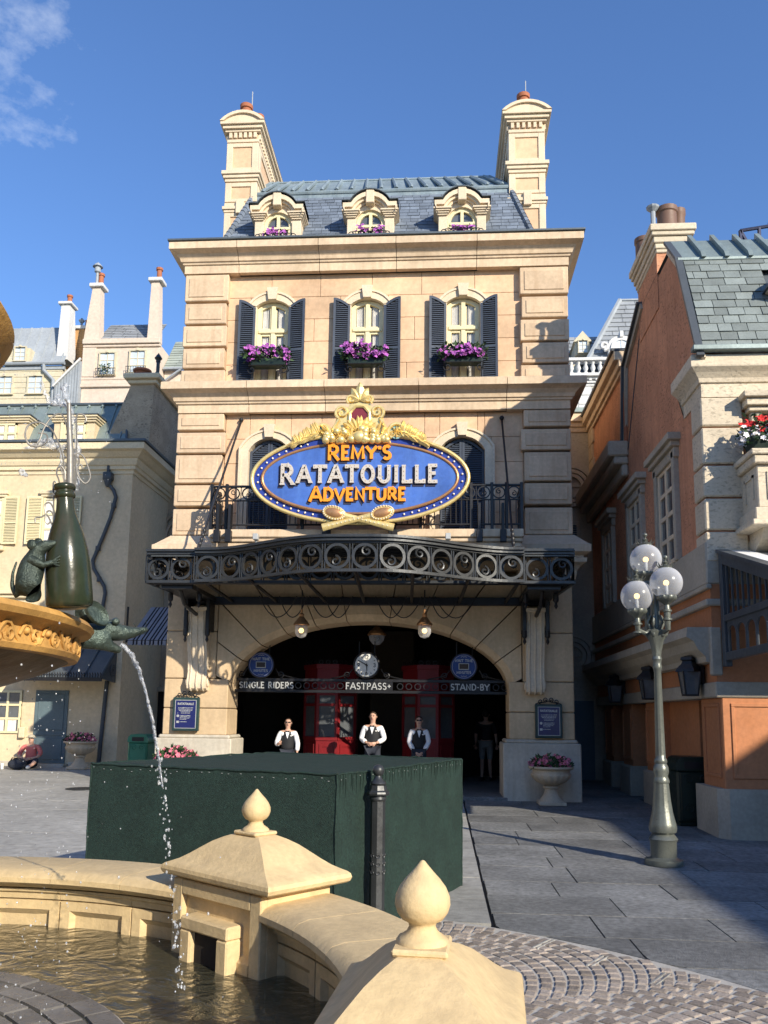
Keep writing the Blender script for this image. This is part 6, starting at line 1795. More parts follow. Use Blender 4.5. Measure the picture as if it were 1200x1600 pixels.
# hood over the side openings with curved end
m = MB(); m.prism([(OX,2.98),(OX-.34,2.98),(OX-.34,2.84),(OX-.26,2.76),(OX-.12,2.58),(OX-.05,2.46),(OX,2.44)],'y',OY+.02,4.8) if False else m.add([],[])
pr_ = [(0,3.0),(-.34,3.0),(-.36,2.86),(-.26,2.80),(-.2,2.68),(-.1,2.58),(-.08,2.5),(0,2.48)]
m.loft([[(OX+p[0],y,p[1]) for p in pr_] for y in (OY+.06,4.85)]); m.build('stone_hood', M['rightbase'], oh)
m = MB(); m.cbox(OX-.04,OX+.12,OY-.01,OY+.1,2.3,3.0,.02); m.build('hood_end', M['rightbase'], oh)
m = MB(); m.box(OX+.04,OXE,OY+.02,4.9,2.20,2.97); m.build('wall_band', M['orangelow'], oh)
m = MB(); m.cbox(OX+.0,OXE,OY-.03,4.9,1.99,2.21,.015); m.build('stone_lintel', M['rightbase'], oh)
# ground floor piers with panels, dark openings between
def lowpier(y0, y1, lab=None):
    m = MB(); m.cbox(OX+.08,OX+.62,y0,y1,.70,1.99,.012); p = m.build('pier', M['orangelow'], oh)
    m = MB(); ym = (y0+y1)/2
    for (a,c,z0,z1) in ((y0+.05,y1-.05,1.84,1.9),(y0+.05,y1-.05,.84,.9),(y0+.05,y0+.11,.9,1.84),(y1-.11,y1-.05,.9,1.84)): m.cbox(OX+.055,OX+.1,a,c,z0,z1,.006)
    m.build('panel_moulding', M['orangelow'], p)
    m = MB(); m.cbox(OX+.0,OX+.7,y0-.06,y1+.06,.0,.72,.03); m.build('base_block', M['rightbase'], oh)
m = MB(); m.box(OX+.55,OXE,OY+.4,4.9,.0,2.0); m.build('dark_recess', M['dark'], oh)
lowpier(-.75,.15); lowpier(1.35,2.25); lowpier(3.3,4.2)
m = MB(); m.box(OX+.3,OX+.4,-2.5,-.7,.1,2.0); m.build('inner_panel', M['orangelow'], oh)
# corner pier facing the street
m = MB(); m.cbox(OX+.08,OXE,OY,OY+.95,.70,1.99,.015); p = m.build('pier', M['orangelow'], oh)
m = MB()
for (a,c,z0,z1) in ((OX+.2,OX+1.2,1.86,1.91),(OX+.2,OX+1.2,.86,.91),(OX+.2,OX+.25,.91,1.86),(OX+1.15,OX+1.2,.91,1.86)): m.cbox(a,c,OY-.02,OY+.05,z0,z1,.006)
for (a,c,z0,z1) in ((OY+.1,OY+.8,1.86,1.91),(OY+.1,OY+.8,.86,.91),(OY+.1,OY+.15,.91,1.86),(OY+.75,OY+.8,.91,1.86)): m.cbox(OX+.06,OX+.1,a,c,z0,z1,.006)
m.build('panel_moulding', M['orangelow'], p)
m = MB(); m.prism([(OX-.02,OY+1.05),(OX-.02,OY+.06),(OX+.10,OY-.10),(OXE,OY-.10),(OXE,OY+1.05)],'z',-.03,.72); m.build('base_block', M['rightbase'], oh)
# side windows
for (y0, y1, zt, zb) in ((-3.05,-1.55,6.08,4.24),(-.75,.75,6.1,4.24),(2.0,3.4,6.1,4.24)):
    m = MB(); m.box(OX-.02,OX+.05,y0+.16,y1-.16,zb,zt-.1); w = m.build('window', M['glass'], oh)
    m = MB(); ym = (y0+y1)/2
    for (a,c) in ((y0+.1,y0+.24),(y1-.24,y1-.1)): m.cbox(OX-.09,OX+.02,a,c,zb,zt,.01)
    m.cbox(OX-.09,OX+.02,y0+.05,y1-.05,zt-.12,zt+.05,.01); m.cbox(OX-.15,OX+.02,y0-.0,y1+.0,zt+.05,zt+.14,.01); m.cbox(OX-.21,OX+.02,y0-.07,y1+.07,zt+.14,zt+.26,.01)
    m.build('stone_surround', M['rightbase'], w)
    m = MB()
    for (a,c) in ((y0+.24,y0+.36),(ym-.06,ym+.06),(y1-.36,y1-.24)): m.box(OX-.045,OX,a,c,zb,zt-.1)
    for k in range(5): z = zb+.02+(zt-.2-zb)*k/4; m.box(OX-.043,OX,y0+.3,y1-.3,z,z+.07)
    m.build('frame', M['trim'], w)
# dormer on the slate roof
m = MB(); m.box(DXC-.42,DXC+.42,OY+.1,-3.4,7.3,8.35); dm = m.build('dormer', M['rightstone'], oh)
m = MB(); arch_band(m, DXC, .42, 8.1, 8.42, .62, 8.2, 8.62, OY-.02, -3.3); m.build('hood', M['rightstone'], dm)
m = MB(); arch_band(m, DXC, .62, 8.2, 8.62, .66, 8.2, 8.66, OY-.05, -3.2); m.build('lead_roof', M['frame'], dm)
m = MB(); m.box(DXC-.26,DXC+.26,OY+.08,OY+.1,7.45,8.2); m.build('pane', M['glass'], dm)
m = MB(); m.box(DXC-.3,DXC-.24,OY+.05,OY+.1,7.4,8.3); m.box(DXC+.24,DXC+.3,OY+.05,OY+.1,7.4,8.3); m.build('window_frame', M['cream'], dm)
# stone balcony and window on the street front
m = MB()
m.box(6.05,7.6,OY+.0,OY+.05,5.35,6.3); w = m.build('window', M['glass'], oh)
m = MB(); m.cbox(5.98,6.12,OY-.1,OY+.02,5.3,6.2,.01); m.cbox(5.93,7.7,OY-.16,OY+.02,6.18,6.25,.01); m.cbox(5.88,7.75,OY-.22,OY+.02,6.25,6.36,.01); m.cbox(5.83,7.8,OY-.28,OY+.02,6.36,6.45,.01); m.build('stone_surround', M['rightstone'], w)
m = MB(); m.cbox(5.82,8.0,OY-.62,OY+.0,4.6,5.22,.015); m.cbox(5.76,8.06,OY-.70,OY,5.22,5.34,.015); m.cbox(5.72,8.1,OY-.74,OY,5.34,5.42,.012); m.cbox(5.76,8.0,OY-.66,OY,4.42,4.6,.015); m.cbox(5.70,8.04,OY-.72,OY,4.34,4.42,.012)
m.prism([(OY,4.34),(OY-.55,4.34),(OY-.45,4.2),(OY-.2,4.05),(OY,3.9)],'x',5.9,7.9)
for (a,c,z0,z1) in ((5.95,6.9,4.72,4.76),(5.95,6.9,5.08,5.12),(5.95,5.99,4.76,5.08),(6.86,6.9,4.76,5.08)): m.box(a,c,OY-.64,OY-.6,z0,z1)
m.box(5.80,5.83,OY-.5,OY-.46,4.75,5.1); m.box(5.80,5.83,OY-.2,OY-.16,4.75,5.1); m.box(5.80,5.83,OY-.5,OY-.16,5.06,5.1)
m.build('stone_balcony', M['rightstone'], oh)
m = MB()
for k,(z0,z1,q) in enumerate(((4.22,4.34,.11),(4.10,4.22,.085),(4.02,4.10,.065))): m.cbox(6.15-q,6.15+q,OY-.60+.02*k,OY-.38,z0,z1-.003,.008)
m.build('balcony_console', M['rightstone'], oh)
fb = thing('flower_trough', 'dark trough of red and white flowers on the stone balcony at the right edge', 'flower box', (6.3,OY-.4,5.42))
m = MB(); m.add([(5.86,OY-.5,5.42),(6.1,OY-.5,5.42),(6.1,OY-.25,5.42),(5.86,OY-.25,5.42),(5.8,OY-.56,5.66),(6.14,OY-.56,5.66),(6.14,OY-.2,5.66),(5.8,OY-.2,5.66)],[(0,1,5,4),(1,2,6,5),(2,3,7,6),(3,0,4,7),(3,2,1,0)]); m.cbox(6.14,6.9,OY-.62,OY-.25,5.42,5.72,.02); m.build('trough', M['binDark'], fb)
flower_mass(fb, (6.1,OY-.42,5.78), (.34,.2,.17), 320, 42, 'redpetal', 61, .10, .06)
flower_mass(fb, (5.85,OY-.42,5.62), (.16,.18,.15), 130, 42, 'whitepetal', 62, .09, .045)
# wall lanterns on the lintel
def wall_lantern(y, lab):
    t = thing('wall_lantern', lab, 'lantern', (OX-.1,y,2.3), 'black lanterns along the orange house')
    x = OX-.18
    m = MB(); m.add([(x-.09,y-.09,2.05),(x+.09,y-.09,2.05),(x+.09,y+.09,2.05),(x-.09,y+.09,2.05),(x-.13,y-.13,2.38),(x+.13,y-.13,2.38),(x+.13,y+.13,2.38),(x-.13,y+.13,2.38)],[(0,1,5,4),(1,2,6,5),(2,3,7,6),(3,0,4,7),(3,2,1,0)]); m.build('glass', M['glass'], t)
    m = MB()
    for sx in (-1,1):
        for sy in (-1,1): m.tube([(x+sx*.09,y+sy*.09,2.04),(x+sx*.13,y+sy*.13,2.39)],.014,5)
    m.cbox(x-.1,x+.1,y-.1,y+.1,2.02,2.05,.005); m.lathe([(.215,2.38),(.2,2.42),(.12,2.50),(.1,2.54),(.13,2.56),(.12,2.6),(.03,2.63)],(x,y,0),4); m.cbox(x,OX+.05,y-.02,y+.02,2.42,2.46,.004); m.cbox(OX-.02,OX+.02,y-.06,y+.06,2.2,2.6,.005); m.build('frame', M['iron'], t)
wall_lantern(-3.72,'black square wall lantern on the orange house nearest the street corner'); wall_lantern(-1.2,'black square wall lantern on the orange house directly behind the lamp post'); wall_lantern(1.7,'black square wall lantern on the orange house deepest in the alley')

# ================================================================== lean-to glazed awning at the right edge
gw = thing('glazed_awning', 'dark grey framed lean-to awning with arched side lights at the right edge', 'awning', (6.5,-5.4,2.5))
GX, GY0, GY1 = 5.46, OY-.06, -6.35
def gzt(y): return 4.06+(y-GY0)/(GY1-GY0)*(3.45-4.06)
m = MB(); m.cbox(GX-.04,GX+.06,GY0-.12,GY0,2.42,4.06,.01); m.build('post', M['frame'], gw)
m = MB(); m.loft([[(GX-.03,y,gzt(y)-.14),(GX+.05,y,gzt(y)-.14),(GX+.05,y,gzt(y)),(GX-.03,y,gzt(y))] for y in (GY0,GY1)]); m.loft([[(GX-.07,y,gzt(y)+.01),(GX+.1,y,gzt(y)+.01),(GX+.1,y,gzt(y)+.06),(GX-.07,y,gzt(y)+.06)] for y in (GY0,GY1-.15)]); m.cbox(GX-.03,GX+.05,GY1,GY0-.1,2.50,2.62,.01); m.cbox(GX-.028,GX+.048,GY1,GY0-.1,3.05,3.15,.01); m.cbox(GX-.03,GX+.05,GY1,GY1+.1,2.5,3.4,.01); m.build('rail', M['frame'], gw)
for k in range(9):
    y = GY0-.2-.2*k; m = MB(); m.cbox(GX-.01,GX+.02,y-.012,y+.012,3.15,gzt(y)-.12,.003); m.build('mullion', M['frame'], gw)
for k in range(5):
    yc = GY0-.32-.36*k; m = MB()
    pts = [(yc-.165,2.62),(yc-.165,2.86)]+[(yc-.165*cos(radians(a)),2.86+.13*sin(radians(a))) for a in range(20,180,20)]+[(yc+.165,2.86),(yc+.165,2.62)]
    m.tube([(GX+.01,p[0],p[1]) for p in pts],.016,5); m.prism([(yc-.18,3.06),(yc+.18,3.06),(yc+.18,2.9),(yc+.10,2.98),(yc,3.0),(yc-.10,2.98),(yc-.18,2.9)],'x',GX,GX+.02); m.build('arched_light', M['frame'], gw)
stripe = [('frame' if k%2 else 'white') for k in range(14)]
for k in range(14):
    xa, xb = GX+.12+.30*k, GX+.12+.30*(k+1)
    m = MB(); ww = .10 if k%2==0 else .30
    m.loft([[(xa,y,gzt(y)+.015),(xb-.004,y,gzt(y)+.015),(xb-.004,y,gzt(y)+.045),(xa,y,gzt(y)+.045)] for y in (GY0,GY1-.15)]); m.build('roof_strip', M['frame'] if k%2 else M['white'], gw)
m = MB(); m.cbox(GX-.03,9.6,GY1-.02,GY1+.06,3.2,3.42,.01); m.build('front_beam', M['frame'], gw)
for x in (9.5,):
    m = MB(); m.cbox(x,x+.1,GY1,GY1+.1,0,3.3,.01); m.build('post', M['frame'], gw)

# slim railing at the corner of the orange house
fr_ = thing('green_barrier', 'thin green metal barrier at the foot of the orange house at the right edge', 'railing', (6.3,-4.7,0))
m = MB()
for x in (5.88,6.3,6.75,7.2): m.tube([(x,-4.68,0),(x,-4.68,.92)],.018,6)
for z in (.25,.5,.9): m.tube([(5.88,-4.68,z),(7.3,-4.68,z)],.014,5)
m.build('frame', M['binGreen'], fr_)
# rooftop sign structure behind the orange house
rs = thing('rooftop_frame', 'blue black steel lattice sign frame behind the green slate roof at the right edge', 'sign frame', (8.2,-1.6,10))
m = MB(); y = -1.5
for (a, c) in (((7.05,9.5),(7.05,10.85)),((7.38,9.5),(7.40,10.9)),((7.58,9.5),(7.6,11.0)),((8.2,9.5),(8.2,11.1)),((7.05,10.3),(8.4,10.42)),((7.05,10.85),(8.4,11.05)),((7.05,10.85),(7.3,10.3)),((7.4,10.35),(7.2,9.6))): m.tube([(a[0],y,a[1]),(c[0],y,c[1])],.035,5)
m.build('lattice', mat('blue_black_steel',(.02,.025,.06),.4,.1,3,.03,metal=.3), rs)
m = MB(); m.tube([(8.3+.85*cos(radians(a)),y-.1,9.9+1.05*sin(radians(a))) for a in range(90,200,10)],.08,6); m.build('red_arc', M['red'], rs)

# ================================================================== bins
def bin_(loc, w, d, h, lab, mt, rot=0):
    t = thing('litter_bin', lab, 'litter bin', loc)
    x, y, z = loc
    m = MB(); m.cbox(x-w/2,x+w/2,y-d/2,y+d/2,z+.05,z+h*.80,.03); m.cbox(x-w/2+.03,x+w/2-.03,y-d/2+.03,y+d/2-.03,z,z+.06,.01); m.build('body', M[mt], t)
    m = MB(); m.prism([(x-w/2-.01,z+h*.80)]+[(x-w/2+.12-.13*cos(radians(a)),z+h*.86+.14*h*sin(radians(a))) for a in range(0,91,18)]+[(x+w/2-.12+.13*sin(radians(a)),z+h*.86+.14*h*cos(radians(a))) for a in range(0,91,18)]+[(x+w/2+.01,z+h*.80)],'y',y-d/2-.01,y+d/2+.01); l = m.build('lid', M[mt], t)
    m = MB(); m.box(x-w*.3,x+w*.3,y-d/2-.014,y-d/2+.02,z+h*.83,z+h*.93); m.build('flap', M['iron'], l)
    m = MB()
    for s in (-1,1):
        m.tube([(x+s*(w*.2+q[0]),y-d/2-.006,z+h*.68+q[1]) for q in spiral(0,0,.08,.02,0,500,16)],.008,4)
        m.tube([(x+s*(w*.2+q[0]),y-d/2-.006,z+h*.25+q[1]) for q in spiral(0,0,.08,.02,0,500,16)],.008,4)
    m.tube([(x-w*.4,y-d/2-.004,z+h*.1),(x+w*.4,y-d/2-.004,z+h*.1),(x+w*.4,y-d/2-.004,z+h*.77),(x-w*.4,y-d/2-.004,z+h*.77)],.008,4,closed=True)
    m.build('scroll_relief', M[mt], t)
bin_((-5.98,4.0,gz(4)),.5,.55,1.0,'green litter bin with arched lid in the alley behind the green box','binGreen')
bin_((5.34,-2.85,gz(-2.85)),.58,.6,1.04,'dark green litter bin in shade behind the lamp post','binDark')
# ================================================================== fountain
ft = thing('fountain', 'round pale stone fountain basin with panelled wall, pointed finial pillars and stacked bowls', 'fountain', (FC[0],FC[1],0))
def FP(a, r, z): return (FC[0]+r*cos(a), FC[1]+r*sin(a), z)
def ring_solid(prof, a0, a1, n, name, mt, parent=ft, smooth=40):
    m = MB(); rings = []
    for i in range(n+1):
        a = a0+(a1-a0)*i/n; rings.append([FP(a, r, z) for r, z in prof])
    m.loft(rings); return m.build(name, M[mt], parent, smooth)
PA = [radians(53+i*60) for i in range(6)]
PA = [radians(51.5), radians(-4), radians(113), radians(173), radians(233), radians(-67)]
PILT, PILR = .335, .20
WTOP = .82
m = MB(); m.loft([[FP(2*pi*i/96, r, z) for r, z in ((2.22,.1),(2.22,.74),(2.44,.74),(2.46,0),(2.3,0))] for i in range(96)], closed=True); m.build('basin_wall', M['fountain'], ft, 40)
order = sorted([(a % (2*pi)) for a in PA])
cop = [(2.21,.715),(2.17,.72),(2.12,.735),(2.085,.76),(2.085,.785),(2.11,.81),(2.16,.822),(2.48,.825),(2.52,.815),(2.535,.79),(2.52,.765),(2.47,.745),(2.44,.715)]
for i in range(6):
    a, c = order[i], order[(i+1)%6]
    if c < a: c += 2*pi
    a += .13; c -= .13
    n = 4
    for k in range(n):
        s0, s1 = a+(c-a)*k/n+.0008, a+(c-a)*(k+1)/n-.0008
        ring_solid(cop, s0, s1, 6, 'coping_stone', 'fountain')
        # moulding strip and recessed panel below
        ring_solid([(2.225,.655),(2.19,.66),(2.185,.69),(2.165,.70),(2.16,.716),(2.225,.716)], s0, s1, 5, 'moulding', 'fountain')
        am = (s0+s1)/2; hw = (s1-s0)/2
        fr = MB()
        def wedge(u0,u1,z0,z1,r0,r1): 
            rr_ = []
            for q in range(4):
                aa = am+hw*(u0+(u1-u0)*q/3); rr_.append([FP(aa,r0,z0),FP(aa,r1,z0),FP(aa,r1,z1),FP(aa,r0,z1)])
            fr.loft(rr_)
        wedge(-.985,.985,.56,.655,2.195,2.225) if False else None
        zb, zt, zi, zo = .30, .652, .40, .605
        wedge(-.985,.985,zo,zt,2.19,2.225); wedge(-.985,.985,zb,zi,2.19,2.225); wedge(-.985,-.74,zi,zo,2.19,2.225); wedge(.74,.985,zi,zo,2.19,2.225)
        # splayed reveals
        for (u0,u1,z0,z1,u2,u3,z2,z3) in ((-.74,-.74,zi,zo,-.64,-.64,zi+.03,zo-.03),(.74,.74,zi,zo,.64,.64,zi+.03,zo-.03)):
            fr.add([FP(am+hw*u0,2.19,z0),FP(am+hw*u1,2.19,z1),FP(am+hw*u3,2.221,z3),FP(am+hw*u2,2.221,z2)],[(0,1,2,3)])
        for (z0,z1) in ((zi,zi+.03),(zo,zo-.03)):
            fr.add([FP(am-hw*.74,2.19,z0),FP(am+hw*.74,2.19,z0),FP(am+hw*.64,2.221,z1),FP(am-hw*.64,2.221,z1)],[(0,1,2,3)])
        fr.build('wall_panel', M['fountain'], ft)
def local(a):       # frame on the ring: x tangential, y outwards
    return Matrix.Translation((FC[0]+2.29*cos(a), FC[1]+2.29*sin(a), 0)) @ Matrix.Rotation(a-pi/2, 4, 'Z')
for a in PA:
    L_ = local(a)
    m = MB(); m.cbox(-PILT,PILT,-PILR,PILR,0,.875,.012)
    m.cbox(-PILT-.03,PILT+.03,-PILR-.03,PILR+.03,0,.12,.01)
    p = m.xf(L_).build('pillar', M['fountain'], ft)
    m = MB(); y = -PILR
    m.cbox(-PILT+.0,-PILT+.075,y-.03,y+.01,.35,.86,.005); m.cbox(PILT-.075,PILT,y-.03,y+.01,.35,.86,.005); m.cbox(-PILT+.075,PILT-.075,y-.03,y+.01,.79,.86,.005)
    m.cbox(-.18,.18,y-.09,y+.01,.655,.715,.008); m.cbox(-.18,-.10,y-.09,y+.01,.3,.655,.008); m.cbox(.10,.18,y-.09,y+.01,.3,.655,.008)
    m.add([(-PILT+.075,y-.03,.56),(PILT-.075,y-.03,.56),(PILT-.075,y,.59),(-PILT+.075,y,.59),(-PILT+.075,y-.03,.3),(PILT-.075,y-.03,.3)],[(0,1,2,3),(0,4,5,1)])
    m.xf(L_).build('pillar_panel', M['fountain'], p)
    m = MB(); m.box(-.10,.10,y-.06,y-.002,.3,.65); m.xf(L_).build('spout_hole', M['dark'], p)
    cap = [(1,.872),(1.03,.880),(1.05,.897),(1.035,.914),(1.0,.924),(.93,.934),(.83,.950),(.72,.975),(.60,1.006),(.48,1.036),(.35,1.060),(.24,1.075),(.20,1.079)]
    rings = []
    for (t, z) in cap: rings.append([(-.395*t,-.245*t,z),(.395*t,-.245*t,z),(.395*t,.245*t,z),(-.395*t,.245*t,z)])
    m = MB(); m.loft(rings); m.cbox(-.085,.085,-.07,.07,1.076,1.094,.006); m.xf(L_).build('pillar_cap', M['fountain'], p, 25)
    m = MB(); m.lathe([(.066,1.090),(.066,1.100),(.058,1.108),(.040,1.120),(.033,1.133),(.036,1.142),(.052,1.150),(.064,1.166),(.0705,1.186),(.069,1.205),(.060,1.226),(.045,1.246),(.028,1.264),(.014,1.280),(.006,1.290),(0,1.293)], (0,0,0), 28); m.xf(L_).build('finial', M['fountain'], p, 60)
m = MB(); m.lathe([(2.3,.02),(2.3,.22),(.0,.23)], (FC[0],FC[1],0), 48); bf = m.build('basin_floor', mat('basin_floor_render', (.46,.40,.27), .7, .3, 3, .2), ft)
pl = MB(); pl.lathe([(1.43,.2),(1.43,.511),(.0,.513)], (FC[0],FC[1],0), 64); pl = pl.build('platform', mat('platform_joint',(.48,.46,.41),.5,.15,5,.1), ft)
rr = random.Random(21); psm = mat('wet_sett',(.125,.12,.115),.3,.3,5,.2,rnd=.3)
for r_ in range(9):
    r0, r1 = .45+.11*r_, .45+.11*(r_+1); n = int(2*pi*r0/.17); off = rr.random()
    for k in range(n):
        a0, a1 = 2*pi*(k+off)/n+.008/r0, 2*pi*(k+1+off)/n-.008/r0
        if -.2 < ((a0+1) % (2*pi)) < 3.2: mb_ = MB(); mb_.loft([[FP(a0,r0+.008,z),FP(a1,r0+.008,z),FP(a1,r1-.008,z),FP(a0,r1-.008,z)] for z in (.49,.524+rr.uniform(-.003,.003))]); mb_.build('sett', psm, pl)
ring_solid([(1.425,.3),(1.52,.3),(1.52,.500),(1.425,.519)],0,2*pi,64,'platform_edge','rightbase')
m = MB(); n = 160
m.add([FP(2*pi*k/n, 2.235, .515) for k in range(n)], [tuple(range(n))]); wt = m.build('fountain_water', M['water'], None, recalc=False, kind='structure')
m = MB(); m.lathe([(.42,.2),(.42,.6),(.34,.66),(.22,.8),(.18,1.1),(.24,1.4),(.3,1.67)], (FC[0],FC[1],0), 32); m.build('pedestal', M['bowl'], ft, 40)
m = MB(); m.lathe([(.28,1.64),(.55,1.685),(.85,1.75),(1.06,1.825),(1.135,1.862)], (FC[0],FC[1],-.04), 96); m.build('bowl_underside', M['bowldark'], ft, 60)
m = MB(); m.lathe([(1.13,1.862),(1.165,1.865),(1.172,1.88),(1.165,1.89),(1.16,1.93),(1.175,1.948),(1.205,1.956),(1.215,1.972),(1.20,1.99),(1.15,1.992),(1.08,1.96),(.9,1.93),(.0,1.93)], (FC[0],FC[1],-.04), 128); bw = m.build('lower_bowl', M['bowl'], ft, 40)
m = MB()      # vine relief round the rim band
for k in range(60):
    a0 = 2*pi*k/60
    if not (-1.2 < ((a0+pi) % (2*pi))-pi < 1.7): continue
    pts = [FP(a0+2*pi/60*t, 1.166, 1.87+.028*sin(2*pi*(t+k*.0)+k*1.7)) for t in [q/8 for q in range(9)]]
    m.tube(pts, .006, 5)
    m.sphere(FP(a0+.03,1.165,1.865+.02*sin(k*1.7+1)),(.012,.012,.011),8,6)
    sp = spiral(0,0,.024,.006,90*k,90*k+420,12); m.tube([FP(a0+.065+u/1.166,1.168,1.865+v) for u,v in sp], .006, 4)
m.build('vine_relief', M['bowl'], bw, 60, kind='stuff')
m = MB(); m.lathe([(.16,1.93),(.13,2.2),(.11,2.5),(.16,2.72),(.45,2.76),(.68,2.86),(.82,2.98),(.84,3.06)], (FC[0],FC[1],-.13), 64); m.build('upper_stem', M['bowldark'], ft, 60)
m = MB(); m.lathe([(.835,3.05),(.87,3.10),(.88,3.125),(.865,3.15),(.83,3.155),(.75,3.1),(.0,3.05)], (FC[0],FC[1],-.13), 96); m.build('upper_bowl', M['bowl'], ft, 40)

# ---- skinned figures
def skin_obj(name, verts, edges, radii, mt, parent=None, root=0, sub=2):
    me = bpy.data.meshes.new(name); me.from_pydata(verts, edges, []); me.materials.append(mt)
    o = place(name, me, parent)
    md = o.modifiers.new('skin', 'SKIN'); md.use_smooth_shade = True; md.branch_smoothing = .6
    sv = me.skin_vertices[0].data
    for i, r in enumerate(radii):
        sv[i].radius = (r, r) if not isinstance(r, tuple) else r
        sv[i].use_root = (i == root)
    ss_ = o.modifiers.new('subdivision', 'SUBSURF'); ss_.levels = sub; ss_.render_levels = sub
    return o
class SK:
    def __init__(s): s.v = []; s.e = []; s.r = []
    def p(s, co, r, prev=None):
        s.v.append(tuple(co)); s.r.append(r); i = len(s.v)-1
        if prev is not None: s.e.append((prev, i))
        return i
    def chain(s, prev, lst):
        for co, r in lst: prev = s.p(co, r, prev)
        return prev

# ---- bronze sculptures on the bowl
BA = Vector((.31,-14.08,1.962))          # foot of the bottle
bt = thing('bottle_sculpture', 'dark green bronze champagne bottle standing on the rim of the lower fountain bowl', 'sculpture', tuple(BA))
prof = [(.052,0),(.064,.006),(.069,.02),(.0685,.06),(.067,.12),(.0655,.16),(.062,.20),(.055,.24),(.045,.28),(.034,.32),(.029,.345),(.0265,.37),(.026,.385),(.031,.388),(.033,.396),(.031,.404),(.0275,.407),(.0275,.413),(.032,.416),(.0345,.424),(.032,.433),(.026,.436),(.02,.43),(.018,.40)]
m = MB(); m.lathe([(r*(1.13 if z < .3 else 1.08), z) for r, z in prof], (0,0,0), 40); m.xf(Matrix.Translation(BA) @ Matrix.Scale(.88,4) @ Matrix.Rotation(radians(-5),4,'Y') @ Matrix.Rotation(radians(3),4,'X')); m.build('bottle', M['bottle'], bt, 50)
rx = Vector((.925,.38,0)); 
def bp(px, py, d=0):        # metres in the upright plane of the bottle, seen from the square
    u, v = (px-95)*.00192, (955-py)*.00192
    return (BA.x+rx.x*u-rx.y*d*-1, BA.y+rx.y*u+d, BA.z+v)
wires = [[(84,768),(82,740),(78,700),(72,660),(62,640),(48,648),(38,668),(32,690),(20,698),(12,684),(14,666),(30,658),(44,664)],
         [(76,770),(74,745),(70,715),(62,690),(50,668),(34,658),(18,662),(11,680),(18,695),(32,698),(44,688),(42,676),(30,676)],
         [(90,766),(92,735),(94,712),(84,705),(88,704),(92,702),(100,706),(108,722),(113,740),(106,751),(96,742),(92,728),(97,720),(100,726)],
         [(88,764),(89,700),(86,650),(86,640),(90,636),(98,638),(101,646),(98,650)],
         [(83,764),(80,720),(74,660),(70,620),(66,615)],
         [(72,775),(66,750),(62,740),(63,730),(68,727),(74,734),(75,748)],
         [(64,830),(62,810),(60,780),(58,756),(62,753),(66,765),(66,785)],
         [(66,835),(60,822),(52,808),(44,812),(36,814),(36,822)],[(66,835),(64,815),(58,802),(52,803),(50,815),(54,822),(58,818)],
         [(65,820),(62,800),(55,788),(48,792),(50,806)]]
for wpts in wires:
    P = []
    n = len(wpts)
    for i in range(n-1):       # smooth the wire
        p0, p1, p2, p3 = wpts[max(i-1,0)], wpts[i], wpts[i+1], wpts[min(i+2,n-1)]
        for t in (0,.25,.5,.75):
            q = [.5*((2*p1[k])+(-p0[k]+p2[k])*t+(2*p0[k]-5*p1[k]+4*p2[k]-p3[k])*t*t+(-p0[k]+3*p1[k]-3*p2[k]+p3[k])*t**3) for k in (0,1)]; P.append(bp(q[0],q[1],.0))
    P.append(bp(*wpts[-1])); m = MB(); m.tube(P, .0026, 5); m.build('wire_curl', M['steelwire'], bt, 60)
m = MB(); m.tube([bp(84,768),bp(80,700),bp(76,660),bp(73,620)],[.012,.011,.009,.006],8); m.build('metal_stem', M['steelwire'], bt, 60)
# rat embracing the bottle
RB = Vector(bp(56,951,-.045)); rt_ = thing('rat_sculpture', 'green bronze rat sitting upright and hugging the bottle on the fountain bowl', 'sculpture', tuple(RB))
U3 = lambda u, v, w=0: (rx.x*u-.38*0*w, rx.y*u-w, v)      # local: u to the right, v up, w towards the viewer
s = SK()
h = s.p(U3(-.006,.042), (.048,.050)); be = s.p(U3(-.008,.080), (.051,.052), h); chh = s.p(U3(.0,.118), (.039,.040), be); ne = s.p(U3(.008,.142), .027, chh)
hd = s.p(U3(.016,.162,.008), .0245, ne); s.chain(hd, [(U3(.034,.170,.013),.0205),(U3(.050,.176,.016),.0135),(U3(.063,.181,.017),.0085),(U3(.068,.182,.017),.006)])
s.chain(h, [(U3(-.040,.018,-.005),.015),(U3(-.055,.05,-.005),.0065),(U3(-.053,.085,-.0),.0045),(U3(-.045,.12),.003)])
s.chain(h, [(U3(.018,.016,.030),.022),(U3(.045,.006,.042),.010)])
o = skin_obj('body', s.v, s.e, s.r, M['bronze'], rt_)
m = MB()
for w_ in (.022,-.016): m.sphere(U3(.002,.182-.012*(w_>0),w_),(.015,.007,.016),12,8)
m.sphere(U3(.034,.180,.024),.0045,6,5)
m.build('ears', M['bronze'], rt_, 60, local=True, kind='stuff')
m = MB(); m.tube([U3(.005,.122,.022),U3(.024,.116,.032),U3(.044,.108,.036),U3(.066,.120,.031)],[.018,.0145,.0095,.0075],10); m.build('foreleg', M['bronze'], rt_, 70, local=True)
for q in range(4): m = MB(); m.tube([U3(.065,.121,.031),U3(.077,.122+.006*(q-1.5),.034),U3(.087,.125+.010*(q-1.5),.032)],[.0035,.003,.002],5); m.build('finger', M['bronze'], rt_, 60, local=True)
